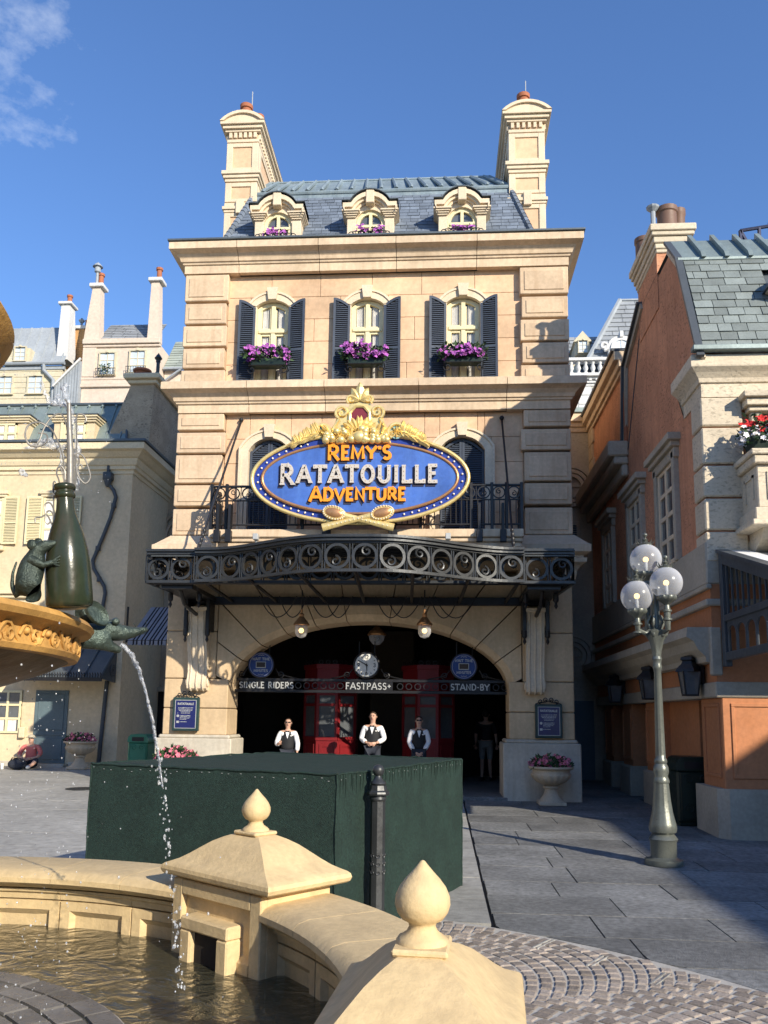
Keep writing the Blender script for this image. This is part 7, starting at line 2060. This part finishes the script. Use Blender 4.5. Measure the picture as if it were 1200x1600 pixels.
# spouting rat head
ha = radians(38); hu = Vector((cos(ha),sin(ha),0)); hv = Vector((-sin(ha),cos(ha),0))
H0 = Vector((FC[0],FC[1],1.945))
rh = thing('rat_head_spout', 'green bronze rat head projecting from the bowl rim and pouring water from its mouth', 'sculpture', tuple(H0+hu*1.2))
def H(r, z, s_=0): return tuple(hu*(1.16+r-1.2)+hv*s_+Vector((0,0,z)))
s = SK()
a_ = s.p(H(-.02,-.012), .058); b_ = s.p(H(.05,-.004), .060, a_); c_ = s.p(H(.105,.016), .062, b_); d_ = s.p(H(.15,.026), .052, c_); s.chain(d_, [(H(.19,.022),.039),(H(.225,.022),.029),(H(.255,.028),.022),(H(.272,.033),.016),(H(.292,.040),.0125),(H(.306,.043),.009)])
s.chain(c_, [(H(.15,-.034),.026),(H(.185,-.045),.019),(H(.205,-.05),.012)])
o = skin_obj('head', s.v, s.e, s.r, M['bronze'], rh)
for sd in (-1,1):
    m = MB(); e1 = (-hu*.72+Vector((0,0,.62))+hv*sd*.15).normalized(); nr = (hv*sd*.85+hu*.42+Vector((0,0,.25))); nr = (nr-e1*nr.dot(e1)).normalized(); e2 = nr.cross(e1)
    b0 = Vector(H(.115,.052,sd*.048)); rings = []
    for (t, dep) in ((1.0,.0),(1.08,.010),(1.0,.016),(.80,.004),(.4,-.008),(.05,-.012)):
        rings.append([tuple(b0+e1*(.045+.055*t*cos(2*pi*k/22))+e2*(.040*t*sin(2*pi*k/22))+nr*dep) for k in range(22)])
    m.loft(rings); m.build('ear', M['bronze'], rh, 60, local=True)
    m = MB(); m.sphere(H(.165,.060,sd*.036),(.016,.016,.015),10,8); m.build('eye', M['bronze'], rh, 60, local=True)
m = MB()
for k in range(7):
    an = radians(60*k)
for sd in (-1,1):
    for k in range(3): m.tube([H(.26,.015,sd*.012),H(.28,.02+.012*k,sd*.05),H(.27,.03+.02*k,sd*.08)],.0013,4)
m.build('whiskers', M['bronze'], rh, local=True)

# ---- water in the air
mouth = Vector(H(.205,-.03))+H0+hu*1.2; land = Vector((.36,-12.93,.515))
def stream(t): 
    p = mouth.lerp(land, t*1.0); z = mouth.z-(mouth.z-land.z)*(t*t*.92+t*.08); return Vector((p.x,p.y,z))
jet = thing('water_jet', 'arc of clear water pouring from the rat head into the basin', 'water jet', tuple(mouth))
rr = random.Random(77)
for k in range(3):
    pts = []; rad = []
    for i in range(46):
        t = .62*i/45; p = stream(t)+hv*(.012*sin(t*38+k*2.1)*(1-t*.6))+Vector((0,0,.006*sin(t*60+k))); pts.append(tuple(p)); rad.append(.0085*(1-.6*i/45)*rr.uniform(.45,1.2))
    m = MB(); m.tube(pts, rad, 7); m.build('strand', M['jet'], jet, 80)
m = MB()
for i in range(120):
    t = rr.uniform(.45,1.0)**.8; p = stream(t)+Vector((rr.gauss(0,.010),rr.gauss(0,.010),rr.gauss(0,.02))); r = rr.uniform(.0018,.0062); m.sphere(tuple(p),(r,r*rr.uniform(.6,1),r*rr.uniform(1,2.2)),8,6)
m.build('drops', M['jet'], jet, 80, kind='stuff')
spray = thing('water_spray', 'white splashing water thrown up beside the bottle sculpture', 'water spray', tuple(BA+Vector((0,0,.4))))
for wp, r0 in (([(64,850),(64,800),(62,760),(57,720),(54,700),(50,690),(38,692),(26,684),(12,694),(-6,705)],.013),([(82,760),(78,715),(74,680),(68,650),(64,630),(58,612),(53,598),(52,588),(48,586)],.013),([(64,632),(56,620),(46,615),(42,607),(40,612)],.010),([(56,618),(44,622),(30,616),(24,604),(20,590),(17,586)],.010),([(56,700),(60,690),(61,688)],.008),([(50,690),(40,682),(30,690),(20,688)],.014),([(-4,735),(2,742),(4,746)],.012)):
    pts = []; rad = []
    for i in range(len(wp)-1):
        for t in (0,.33,.66):
            q = (wp[i][0]+(wp[i+1][0]-wp[i][0])*t+rr.gauss(0,.8), wp[i][1]+(wp[i+1][1]-wp[i][1])*t+rr.gauss(0,.8)); pts.append(bp(q[0],q[1],.03+rr.gauss(0,.004))); rad.append(r0*.85*rr.uniform(.35,1.35))
    rad[-1] *= .4
    m = MB(); m.tube(pts, rad, 7); m.build('splash', M['jet'], spray, 80)
m = MB()
for i in range(260):
    p = bp(rr.uniform(-20,90), rr.gauss(680,60), rr.uniform(-.1,.2)); r = rr.uniform(.0007,.002); m.sphere(p, r, 6, 4)
m.build('droplets', M['jet'], spray, 80, kind='stuff')
m = MB()
for i in range(420):
    a = rr.uniform(-.45,1.75); r = 1.14+rr.gauss(0,.05)+ (rr.random()<.15)*rr.uniform(0,.6); z = rr.uniform(.52,1.86); q = rr.choice((.0014,.0018,.0024,.0034))
    m.sphere(FP(a,r,z),(q,q,q*rr.uniform(1,1.6)),6,4)
for i in range(150):
    a = rr.uniform(-.3,1.6); r = .86+rr.gauss(0,.04); z = rr.uniform(2.0,3.0); q = rr.choice((.0014,.002,.0026)); m.sphere(FP(a,r,z),(q,q,q*1.4),6,4)
m.build('water_droplets', M['jet'], None, 80, kind='stuff')
m = MB()
for i in range(130):
    x, y = -1.05+rr.gauss(0,.1), -12.65+rr.gauss(0,.08); q = rr.uniform(.004,.012); m.sphere((x,y,.515+abs(rr.gauss(0,.03))),q,6,4)
m.build('splash_foam', M['jet'], None, 80, kind='stuff')

# ================================================================== green covered box
bx = thing('covered_box', 'large dark green cloth covered box standing in front of the entrance', 'covered box', (.2,-8.9,0))
Bn, Br, Bl = Vector((.685,-10.43,0)), Vector((1.640,-7.84,0)), Vector((-1.47,-9.63,0)); Bf = Br+Bl-Bn; BH = 1.235
def sheet(p, q, z0, z1, nx, nz, seed, name, flat=False, r=None):
    rr = random.Random(seed); m = MB(); vs = []
    nrm = (q-p).cross(Vector((0,0,1))).normalized()
    for j in range(nz+1):
        for i in range(nx+1):
            t = i/nx; u = j/nz; e = 0 if i in (0,nx) or j in (0,nz) else rr.gauss(0,.0035)+.004*sin(t*9)*sin(u*5)
            v = p.lerp(q,t); vs.append((v.x+nrm.x*e, v.y+nrm.y*e, z0+(z1-z0)*u+(rr.uniform(-.004,.004) if j == 0 else 0)))
    m.add(vs, [(j*(nx+1)+i, j*(nx+1)+i+1, (j+1)*(nx+1)+i+1, (j+1)*(nx+1)+i) for j in range(nz) for i in range(nx)]); return m.build(name, M['boxgreen'], bx, 80)
cs = [Bn,Br,Bf,Bl]
for i in range(4): sheet(cs[i], cs[(i+1)%4], .0, BH, 22, 12, i, 'side_cloth')
m = MB(); n = 14; rr = random.Random(5); vs = []
for j in range(n+1):
    for i in range(n+1):
        p = Bn.lerp(Br,i/n).lerp(Bl.lerp(Bf,i/n), j/n); e = 0 if i in (0,n) or j in (0,n) else rr.gauss(0,.003)-.006*sin(pi*i/n)*sin(pi*j/n); vs.append((p.x,p.y,BH+e))
m.add(vs, [(j*(n+1)+i, j*(n+1)+i+1, (j+1)*(n+1)+i+1, (j+1)*(n+1)+i) for j in range(n) for i in range(n)]); m.build('top_cloth', M['boxgreen'], bx, 80)
m = MB()
for i in range(4):
    p, q = cs[i], cs[(i+1)%4]; k = 40; m.tube([(p.x+(q.x-p.x)*t/k+rr.gauss(0,.002),p.y+(q.y-p.y)*t/k+rr.gauss(0,.002),BH+.002+rr.gauss(0,.003)) for t in range(k+1)], .009, 5)
    m.tube([(p.x+rr.gauss(0,.002),p.y+rr.gauss(0,.002),BH*t/16) for t in range(17)], .008, 5)
m.build('seam', M['boxgreen'], bx, 80)
m = MB()
for (p, q, n_) in ((Bn,Br,26),(Bl,Bn,24)):
    dv = (q-p).normalized(); nv = Vector((dv.y,-dv.x,0))
    for k in range(n_):
        c_ = p.lerp(q,(k+.5+rr.uniform(-.3,.3))/n_)+nv*.006+Vector((0,0,BH-.035+rr.uniform(-.012,.012))); w_ = dv*.007; h_ = Vector((0,0,.0018))
        m.add([c_-w_-h_,c_+w_-h_,c_+w_+h_,c_-w_+h_],[(0,1,2,3)])
m.build('staples', M['silver'], bx, recalc=False, kind='stuff')
m = MB()
for k in range(46):      # shallow gathers where the cloth is pulled over the top edge
    c_ = Bn.lerp(Br,(k+rr.uniform(.1,.9))/46); m.tube([(c_.x+.004,c_.y-.002,BH-.002),(c_.x+.005,c_.y-.002,BH-.06),(c_.x+.001,c_.y,BH-rr.uniform(.10,.18))],[.004,.003,.001],5)
m.build('cloth_gathers', M['boxgreen'], bx, 80, kind='stuff')

# ================================================================== bollard
bo = thing('bollard', 'grey cast iron bollard with ball top in front of the green box', 'bollard', (.952,-10.02,0)); bpz = (.952,-10.02,0)
m = MB(); m.lathe([(.10,0),(.10,.05),(.075,.09),(.06,.13),(.056,.16),(.054,1.02)], bpz, 16, flute=((.16,1.03),8,.035)); m.build('shaft', M['iron2'], bo, 30)
m = MB(); m.lathe([(.058,1.02),(.064,1.035),(.060,1.05),(.060,1.06)], bpz, 16); m.lathe([(.082,1.062),(.088,1.075),(.084,1.088),(.070,1.10),(.062,1.135),(.05,1.14)], bpz, 8); m.lathe([(.056,1.14),(.062,1.15),(.056,1.162),(.042,1.172),(.026,1.195),(.022,1.21)], bpz, 20); m.build('collar', M['iron2'], bo, 30)
m = MB(); m.sphere((bpz[0],bpz[1],1.247),.046,20,14); m.build('ball', M['iron2'], bo, 80)
m = MB()
for k in range(8):
    a = 2*pi*k/8+.2; 
    for z in (.50,.56,.62): m.tube([(bpz[0]+.058*cos(a+q[0]/.058), bpz[1]+.058*sin(a+q[0]/.058), z+q[1]) for q in spiral(0,0,.018,.005,90*k,90*k+400,10)], .004, 4)
m.build('relief', M['iron2'], bo, 60, kind='stuff')

# ================================================================== street lamp
LP = Vector((3.99,-6.40,gz(-6.4)))
sl_ = thing('street_lamp', 'grey green cast iron street lamp carrying three frosted globes', 'street lamp', tuple(LP))
m = MB(); m.lathe([(.215,0),(.22,.02),(.215,.06),(.16,.075),(.145,.09),(.148,.26),(.165,.29),(.135,.33),(.12,.345),(.15,.37),(.158,.41),(.15,.46),(.12,.58),(.10,.72),(.088,.86),(.084,.92)], tuple(LP), 32, flute=((.42,.93),12,.025)); m.build('base', M['lamppaint'], sl_, 35)
m = MB(); m.lathe([(.09,.92),(.095,.94),(.085,.97),(.075,1.0),(.09,1.05),(.085,1.10),(.066,1.14),(.075,1.16),(.07,1.19),(.058,1.21),(.056,1.25),(.042,2.22),(.05,2.24),(.055,2.27),(.046,2.30),(.05,2.34),(.058,2.36),(.048,2.39)], tuple(LP), 24, flute=((1.25,2.2),12,.05)); m.build('shaft', M['lamppaint'], sl_, 35)
m = MB(); m.lathe([(.046,2.38),(.05,2.46),(.075,2.58),(.12,2.66),(.13,2.69),(.09,2.71),(.05,2.73),(.045,2.95),(.03,3.2)], tuple(LP), 20, flute=((2.45,2.7),6,.16)); 
for k in range(6):
    a = 2*pi*k/6; m.sphere((LP.x+.105*cos(a),LP.y+.105*sin(a),LP.z+2.66),(.03,.03,.045),8,6); m.tube([(LP.x+.06*cos(a),LP.y+.06*sin(a),LP.z+2.72),(LP.x+.10*cos(a),LP.y+.10*sin(a),LP.z+2.80),(LP.x+.06*cos(a),LP.y+.06*sin(a),LP.z+2.88)],.018,6)
m.build('capital', M['lamppaint'], sl_, 50)
GR = .19
for (gx, gy, gz_) in ((3.92,-6.30,3.60),(4.085,-6.56,3.27),(3.765,-6.45,3.125)):
    b_ = gz_-GR*.93
    m = MB(); m.tube([(LP.x,LP.y,LP.z+2.75),(LP.x+(gx-LP.x)*.55,LP.y+(gy-LP.y)*.55,LP.z+2.66),(gx,gy,LP.z+2.70),(gx,gy,b_-.14),(gx,gy,b_-.08)],[.03,.032,.034,.04,.03],8)
    for zz in (b_-.16,b_-.26): m.lathe([(.03,-.02),(.055,-.01),(.055,.01),(.03,.02)],(gx,gy,zz),12) if zz > LP.z+2.66 else None
    arm = m.build('arm', M['lamppaint'], sl_, 50)
    m = MB(); m.lathe([(.03,-.09),(.05,-.07),(.075,-.045),(.10,-.03),(.112,-.005),(.105,.02),(.09,.02)],(gx,gy,b_),36, flute=((-.05,.021),12,.07)); m.build('gallery', M['lamppaint'], arm, 40)
    m = MB(); m.sphere((gx,gy,gz_),GR,36,24); gl_ = m.build('globe', M['frost'], sl_, 80)
    m = MB(); m.sphere((gx,gy,gz_-.0),.034,12,8); m.build('bulb', M['glow'], gl_, 80)
    m = MB(); m.tube([(gx,gy,b_+.0),(gx,gy,gz_-.03)],.022,8); m.build('bulb_holder', M['white'], gl_, 60)
    t_ = gz_+GR*.95; m = MB(); m.lathe([(.075,-.012),(.08,.012),(.05,.03),(.02,.04),(.03,.055),(.035,.065),(.012,.08),(.012,.10),(.026,.112),(.03,.128),(.022,.145),(.0,.155)],(gx,gy,t_),16)
    for k in range(12):
        a = 2*pi*k/12; m.add([(gx+.07*cos(a-.16),gy+.07*sin(a-.16),t_-.01),(gx+.07*cos(a+.16),gy+.07*sin(a+.16),t_-.01),(gx+.105*cos(a+.08),gy+.105*sin(a+.08),t_+.035),(gx+.118*cos(a),gy+.118*sin(a),t_+.062),(gx+.105*cos(a-.08),gy+.105*sin(a-.08),t_+.035)],[(0,1,2,3,4)])
    m.build('crown', M['lamppaint'], gl_, 50)

# ================================================================== people
def person(loc, hgt, rotz, label, top='shirt', vest=True, legs='jeans', shorts=False, arms='clasp', hair='short', shades=False, group=None, lift=0):
    k = hgt/1.75
    t = thing('person', label, 'person', (0,0,0), group)
    sc = lambda p: (p[0]*k, p[1]*k, p[2]*k)
    if arms == 'clasp': A = {s: [(s*.185,0,1.40),(s*.265,.02,1.13),(s*.10,-.20,1.045),(s*.03,-.235,1.03)] for s in (-1,1)}
    elif arms == 'low': A = {s: [(s*.175,0,1.40),(s*.235,.0,1.13),(s*.10,-.14,.90),(s*.03,-.17,.85)] for s in (-1,1)}
    elif arms == 'gesture': A = {-1: [(-.18,0,1.40),(-.27,-.02,1.13),(-.22,-.20,1.10),(-.17,-.25,1.16)], 1: [(.18,0,1.40),(.25,.03,1.12),(.24,-.02,.88),(.24,-.03,.80)]}
    else: A = {s: [(s*.195,0,1.41),(s*.25,.02,1.14),(s*.26,-.04,.90),(s*.26,-.06,.82)] for s in (-1,1)}
    Lg = {s: [(s*.095,0,.90),(s*.10,-.015 if not shorts else -.05*s,.50),(s*.10,.02 if not shorts else .06*s,.09),(s*.115,-.10,.035)] for s in (-1,1)}
    def body(grow, torso, upper, fore, leg, neck, head, name, mt, lo=.0):
        s = SK(); pel = s.p(sc((0,0,.95)), (.155*k+grow,.105*k+grow))
        if torso:
            w1 = s.p(sc((0,0,1.10)), (.135*k+grow,.095*k+grow), pel); ch_ = s.p(sc((0,0,1.28)), (.160*k+grow,.108*k+grow), w1); top_ = s.p(sc((0,.005,1.41)), (.125*k+grow,.075*k+grow), ch_)
            if neck:
                n_ = s.p(sc((0,0,1.49)), .054*k+grow, top_)
                if head: s.chain(n_, [(sc((0,-.012,1.555)),(.066*k,.070*k)),(sc((0,-.008,1.63)),(.086*k,.096*k)),(sc((0,.004,1.70)),(.070*k,.082*k)),(sc((0,.006,1.735)),(.035*k,.042*k))])
            if upper:
                for d in (-1,1):
                    a = A[d]; e_ = s.chain(top_, [(sc(a[0]),.058*k+grow),(sc(tuple((a[0][i]+a[1][i])/2 for i in range(3))),.049*k+grow),(sc(a[1]),.042*k+grow)])
                    if fore: s.chain(e_, [(sc(tuple(a[1][i]+(a[2][i]-a[1][i])*(.5 if fore == 1 else .8) for i in range(3))),.038*k+grow)] + ([(sc(a[2]),.028*k+grow)] if fore == 1 else []))
        if leg:
            for d in (-1,1):
                l = Lg[d]; q = s.chain(pel, [(sc(l[0]),.088*k+grow),(sc(tuple((l[0][i]+l[1][i])/2 for i in range(3))),.074*k+grow)])
                if leg > 1: q = s.chain(q, [(sc(l[1]),.055*k+grow)])
                if leg > 2: q = s.chain(q, [(sc(tuple(l[1][i]+(l[2][i]-l[1][i])*.35 for i in range(3))),.053*k+grow),(sc(l[2]),.036*k+grow)])
                if leg > 3: s.chain(q, [(sc(l[3]),.040*k)])
        return skin_obj(name, s.v, s.e, s.r, mt, t, 0, 2)
    bd = body(0, True, True, 1, 4, True, True, 'body', M['skin'])
    body(.02, True, True, 2 if vest else 0, 0, False, False, 'shirt', M[top])
    if vest: 
        s = SK(); p0 = s.p(sc((0,0,.92)), (.180*k,.130*k)); s.chain(p0, [(sc((0,0,1.10)),(.165*k,.126*k)),(sc((0,-.004,1.27)),(.188*k,.138*k)),(sc((0,.0,1.38)),(.158*k,.112*k)),(sc((0,.004,1.44)),(.118*k,.085*k))]); v_ = skin_obj('waistcoat', s.v, s.e, s.r, M['vest'], t)
        m = MB(); m.add([sc((-.055,-.128,1.42)),sc((.055,-.128,1.42)),sc((0,-.142,1.24))],[(0,1,2)]); m.build('shirt_front', M['shirt'], t, recalc=False)
        m = MB()
        for s_ in (-1,1): m.add([sc((0,-.145,1.425)),sc((s_*.05,-.142,1.45)),sc((s_*.05,-.142,1.40)),sc((0,-.15,1.42))],[(0,1,2,3)])
        m.sphere(sc((0,-.147,1.425)),.012*k,6,5); m.build('bow_tie', M['vest'], t)
        m = MB(); m.sphere(sc((.09,-.135,1.315)),(.022*k,.006,.016*k),8,6); m.build('name_badge', M['white'], t)
    body(.014, False, False, 0, 2 if shorts else 3, False, False, 'shorts' if shorts else 'trousers', M[legs])
    m = MB()
    for d in (-1,1):
        l = Lg[d][2]; m.sphere(sc((l[0],l[1]-.06,.045)),(.05*k,.125*k,.05*k),12,8)
    m.build('shoes', M['vest'], t, 60)
    # hands: palm, four fingers and a thumb
    for d in (-1,1):
        w_, f_ = Vector(sc(A[d][2])), Vector(sc(A[d][3])); ax = (f_-w_).normalized() if (f_-w_).length > 1e-6 else Vector((0,0,-1)); sd = ax.cross(Vector((0,1,0))).normalized() if abs(ax.y) < .9 else Vector((0,0,1))
        m = MB(); m.tube([tuple(w_),tuple(w_+ax*.04*k),tuple(w_+ax*.085*k)],[.026*k,.034*k,.036*k],8,flat=.55)
        for i in range(4):
            b0 = w_+ax*.08*k+sd*(.018*(i-1.5)*k); m.tube([tuple(b0),tuple(b0+ax*.035*k+Vector((0,.006,0))),tuple(b0+ax*(.062+.008*(i in (1,2)))*k+Vector((0,.018*k,0)))],[.0095*k,.009*k,.007*k],6)
        b0 = w_+ax*.03*k+sd*.032*k*d; m.tube([tuple(b0),tuple(b0+ax*.03*k+sd*.018*k*d),tuple(b0+ax*.055*k+sd*.02*k*d)],[.011*k,.0105*k,.008*k],6)
        m.build('hand', M['skin'], t, 60)
    m = MB(); hc = sc((0,.012,1.655)); m.sphere(hc,(.088*k,.105*k,.098*k),18,12)
    keep = []; 
    m.v = [(x, max(y, -.058*k) if z > 1.70*k else max(y, -.022*k), z) for (x,y,z) in m.v]
    if hair == 'bun': m.sphere(sc((0,.105,1.69)),.045*k,10,8)
    if hair == 'bob': m.sphere(sc((0,.03,1.62)),(.100*k,.085*k,.11*k),14,10); m.v = [(x, max(y,-.03*k), z) if z < 1.72*k else (x,y,z) for (x,y,z) in m.v]
    m.build('hair', M['hair'], t, 60)
    m = MB(); m.sphere(sc((0,-.100,1.615)),(.014*k,.020*k,.022*k),8,6)
    for d in (-1,1): m.sphere(sc((d*.083,.0,1.63)),(.012*k,.02*k,.028*k),8,6)
    m.build('nose_and_ears', M['skin'], t, 60)
    m = MB()
    if shades:
        for d in (-1,1): m.sphere(sc((d*.034,-.092,1.648)),(.028*k,.012*k,.020*k),10,8)
        m.tube([sc((-.08,-.02,1.652)),sc((-.06,-.085,1.655)),sc((.06,-.085,1.655)),sc((.08,-.02,1.652))],.005*k,5); m.build('sunglasses', M['iron'], t, 60)
    else:
        for d in (-1,1): m.sphere(sc((d*.032,-.090,1.648)),(.012*k,.008*k,.008*k),8,6); m.box(*[q*k for q in (d*.032-.018,d*.032+.018,-.096,-.086,1.668,1.674)])
        m.build('eyes', M['hair'], t, 60)
    m = MB(); m.sphere(sc((0,-.090,1.575)),(.024*k,.008*k,.007*k),10,6); m.build('mouth', mat('lips',(.38,.14,.12),.5,.05,10,0) if 'lip_m' not in globals() else lip_m, t, 60)
    t.location = loc; t.rotation_euler = (0,0,rotz); W[t] = Vector(loc)
    return t
lip_m = mat('lips',(.38,.14,.12),.5,.05,10,0)
person((-1.73,.75,.165), 1.44, radians(6), 'woman in dark waistcoat and sunglasses with one arm raised, left of the red kiosk', hair='bob', shades=True, arms='gesture', group='staff in waistcoats')
person((.01,1.0,.165), 1.60, radians(-3), 'man in black waistcoat with rolled white sleeves clasping his hands below the clock', arms='clasp', group='staff in waistcoats')
person((.97,1.0,.165), 1.52, radians(4), 'woman in black waistcoat and sunglasses, hands folded low, right of the clock', hair='bun', shades=True, arms='low', group='staff in waistcoats')
person((2.52,4.2,.165), 1.70, radians(170), 'man in dark shirt and grey shorts walking into the dark arch', top='vest', vest=False, legs='shorts', shorts=True, arms='side')
# man sitting on the ground by the door
sm = thing('person', 'man in coral shirt and khaki cap sitting on the ground by the blue door', 'person', (0,0,0))
s = SK(); pel = s.p((0,0,.13),(.16,.13)); w1 = s.p((0,.02,.30),(.14,.11),pel); c1 = s.p((0,.0,.47),(.165,.115),w1); t1 = s.p((0,-.01,.58),(.125,.08),c1); n1 = s.p((0,-.03,.66),.055,t1); s.chain(n1,[((0,-.06,.71),(.066,.07)),((0,-.065,.78),(.08,.09)),((0,-.055,.85),(.06,.07))])
for d in (-1,1):
    s.chain(t1,[((d*.19,-.01,.56),.058),((d*.27,-.06,.40),.048),((d*.23,-.20,.30),.038),((d*.10,-.30,.27),.03)])
    s.chain(pel,[((d*.12,-.12,.12),.085),((d*.25,-.36,.24),.065),((d*.18,-.42,.12),.05),((d*.05,-.40,.055),.04)])
skin_obj('body', s.v, s.e, s.r, M['skin'], sm)
s = SK(); pel = s.p((0,0,.15),(.172,.14)); w1 = s.p((0,.02,.30),(.155,.125),pel); c1 = s.p((0,.0,.47),(.18,.13),w1); t1 = s.p((0,-.01,.585),(.135,.09),c1)
for d in (-1,1): s.chain(t1,[((d*.19,-.01,.56),.072),((d*.27,-.06,.40),.062),((d*.24,-.16,.33),.055)])
skin_obj('shirt', s.v, s.e, s.r, M['pinkshirt'], sm)
s = SK(); pel = s.p((0,0,.12),(.17,.13))
for d in (-1,1): s.chain(pel,[((d*.12,-.12,.12),.098),((d*.25,-.36,.24),.078),((d*.22,-.40,.17),.07)])
skin_obj('shorts', s.v, s.e, s.r, M['jeans'], sm)
m = MB(); m.sphere((0,-.058,.83),(.092,.105,.062),16,10); m.lathe([(.13,.81),(.135,.818),(.09,.83)],(0,-.08,0),18,1,1.1); m.build('cap', M['tan'], sm, 60)
m = MB()
for d in (-1,1):
    m.tube([(d*.10,-.30,.27),(d*.06,-.34,.26),(d*.02,-.36,.25)],[.03,.034,.03],8,flat=.6)
    for i in range(4): m.tube([(d*.03,-.355,.25+.016*(i-1.5)),(d*-.01,-.375,.245+.018*(i-1.5)),(d*-.03,-.37,.24+.018*(i-1.5))],[.009,.009,.007],6)
    m.tube([(d*.07,-.335,.285),(d*.04,-.36,.30),(d*.02,-.365,.295)],[.011,.01,.008],6)
m.build('hands', M['skin'], sm, 60)
m = MB(); m.sphere((0,-.15,.775),(.014,.02,.02),8,6); m.sphere((-.03,-.143,.80),(.012,.008,.007),6,5); m.sphere((.03,-.143,.80),(.012,.008,.007),6,5); m.sphere((0,-.135,.735),(.022,.008,.006),6,5); m.build('face', M['skin'], sm, 60)
m = MB()
for d in (-1,1): m.sphere((d*.08,-.44,.05),(.055,.12,.05),12,8)
m.build('shoes', M['white'], sm, 60)
sm.location = (-9.52,5.45,gz(5.45)); sm.rotation_euler = (0,0,radians(10)); W[sm] = Vector(sm.location)
bg = thing('backpack', 'dark backpack lying on the paving in front of the seated man', 'bag', (-9.62,4.95,gz(4.95)))
m = MB(); m.sphere((-9.62,4.95,gz(4.95)+.14),(.25,.15,.15),16,10); m.v = [(x,y,max(z,gz(4.95))) for x,y,z in m.v]; m.build('body', M['jeans'], bg, 60)
m = MB(); m.tube([(-9.8,4.9,gz(5)+.2),(-9.7,4.82,gz(5)+.3),(-9.55,4.82,gz(5)+.3),(-9.45,4.88,gz(5)+.2)],.015,5); m.build('strap', M['iron'], bg)
cu = thing('drink_cup', 'small pale paper cup on the paving left of the seated man', 'cup', (-10.05,5.0,gz(5)))
m = MB(); m.lathe([(.035,0),(.045,.13),(.048,.135),(.03,.15)],(-10.05,5.0,gz(5)),12); m.build('cup', M['white'], cu, 40)

# ================================================================== made-up parasols, added out of view on the right to cast shade
for i, (x, y, w_) in enumerate(((9.5,-7.4,'first'),(9.7,-10.0,'second'),(9.5,-12.7,'third'),(9.8,-15.4,'fourth'))):
    t = thing('added_parasol', w_+' unseen square cream parasol added for shade, counted from the orange house', 'parasol', (x,y,0), 'parasols added for shade')
    m = MB(); m.tube([(x,y,0),(x,y,3.5)],.03,8); m.lathe([(.3,0),(.3,.08),(.05,.1)],(x,y,0),16); m.build('pole', M['frame'], t)
    m = MB(); q = 1.22; m.add([(x-q,y-q,2.75),(x+q,y-q,2.75),(x+q,y+q,2.75),(x-q,y+q,2.75),(x,y,3.5)],[(0,1,4),(1,2,4),(2,3,4),(3,0,4)]); 
    for a, c in (((-q,-q),(q,-q)),((q,-q),(q,q)),((q,q),(-q,q)),((-q,q),(-q,-q))): m.add([(x+a[0],y+a[1],2.75),(x+c[0],y+c[1],2.75),(x+c[0],y+c[1],2.55),(x+a[0],y+a[1],2.55)],[(0,1,2,3)])
    m.build('canopy', M['curtain'], t, recalc=False)

# unseen houses added behind and beside the viewer to cut skylight and cast shade
def plain_house(x0, x1, y0, y1, h, lab, wallm, side):
    t = thing('added_house', lab, 'house', ((x0+x1)/2,(y0+y1)/2,0), 'houses added for shade')
    m = MB(); m.box(x0,x1,y0,y1,-.05,h); m.build('wall', M[wallm], t)
    m = MB(); cx_, cy_ = (x0+x1)/2, (y0+y1)/2
    m.add([(x0-.4,y0-.4,h),(x1+.4,y0-.4,h),(x1+.4,y1+.4,h),(x0-.4,y1+.4,h),(x0+1.5,y0+1.5,h+1.8),(x1-1.5,y0+1.5,h+1.8),(x1-1.5,y1-1.5,h+1.8),(x0+1.5,y1-1.5,h+1.8)],[(0,1,5,4),(1,2,6,5),(2,3,7,6),(3,0,4,7),(4,5,6,7),(3,2,1,0)]); m.build('roof', M['lead'], t)
    n = 5
    for r in range(int(h//3)):
        for k in range(n):
            m = MB(); z = .9+3*r
            if side == 'x+': yy = y0+(y1-y0)*(k+.5)/n; m.box(x1-.05,x1+.06,yy-.5,yy+.5,z,z+1.6)
            elif side == 'x-': yy = y0+(y1-y0)*(k+.5)/n; m.box(x0-.06,x0+.05,yy-.5,yy+.5,z,z+1.6)
            else: xx = x0+(x1-x0)*(k+.5)/n; m.box(xx-.5,xx+.5,y1-.05,y1+.06,z,z+1.6)
            m.build('window', M['glass'], t)
plain_house(14.5,22,-34,-9,6.5,'unseen long cream house added on the right for shade','leftwall','x-')
plain_house(-28,-19,-34,2,9,'unseen tall pale house added on the left for shade','greybuild','x+')
plain_house(-16,12,-52,-44,9.5,'unseen wide stone house added across the square for shade','base','y+')
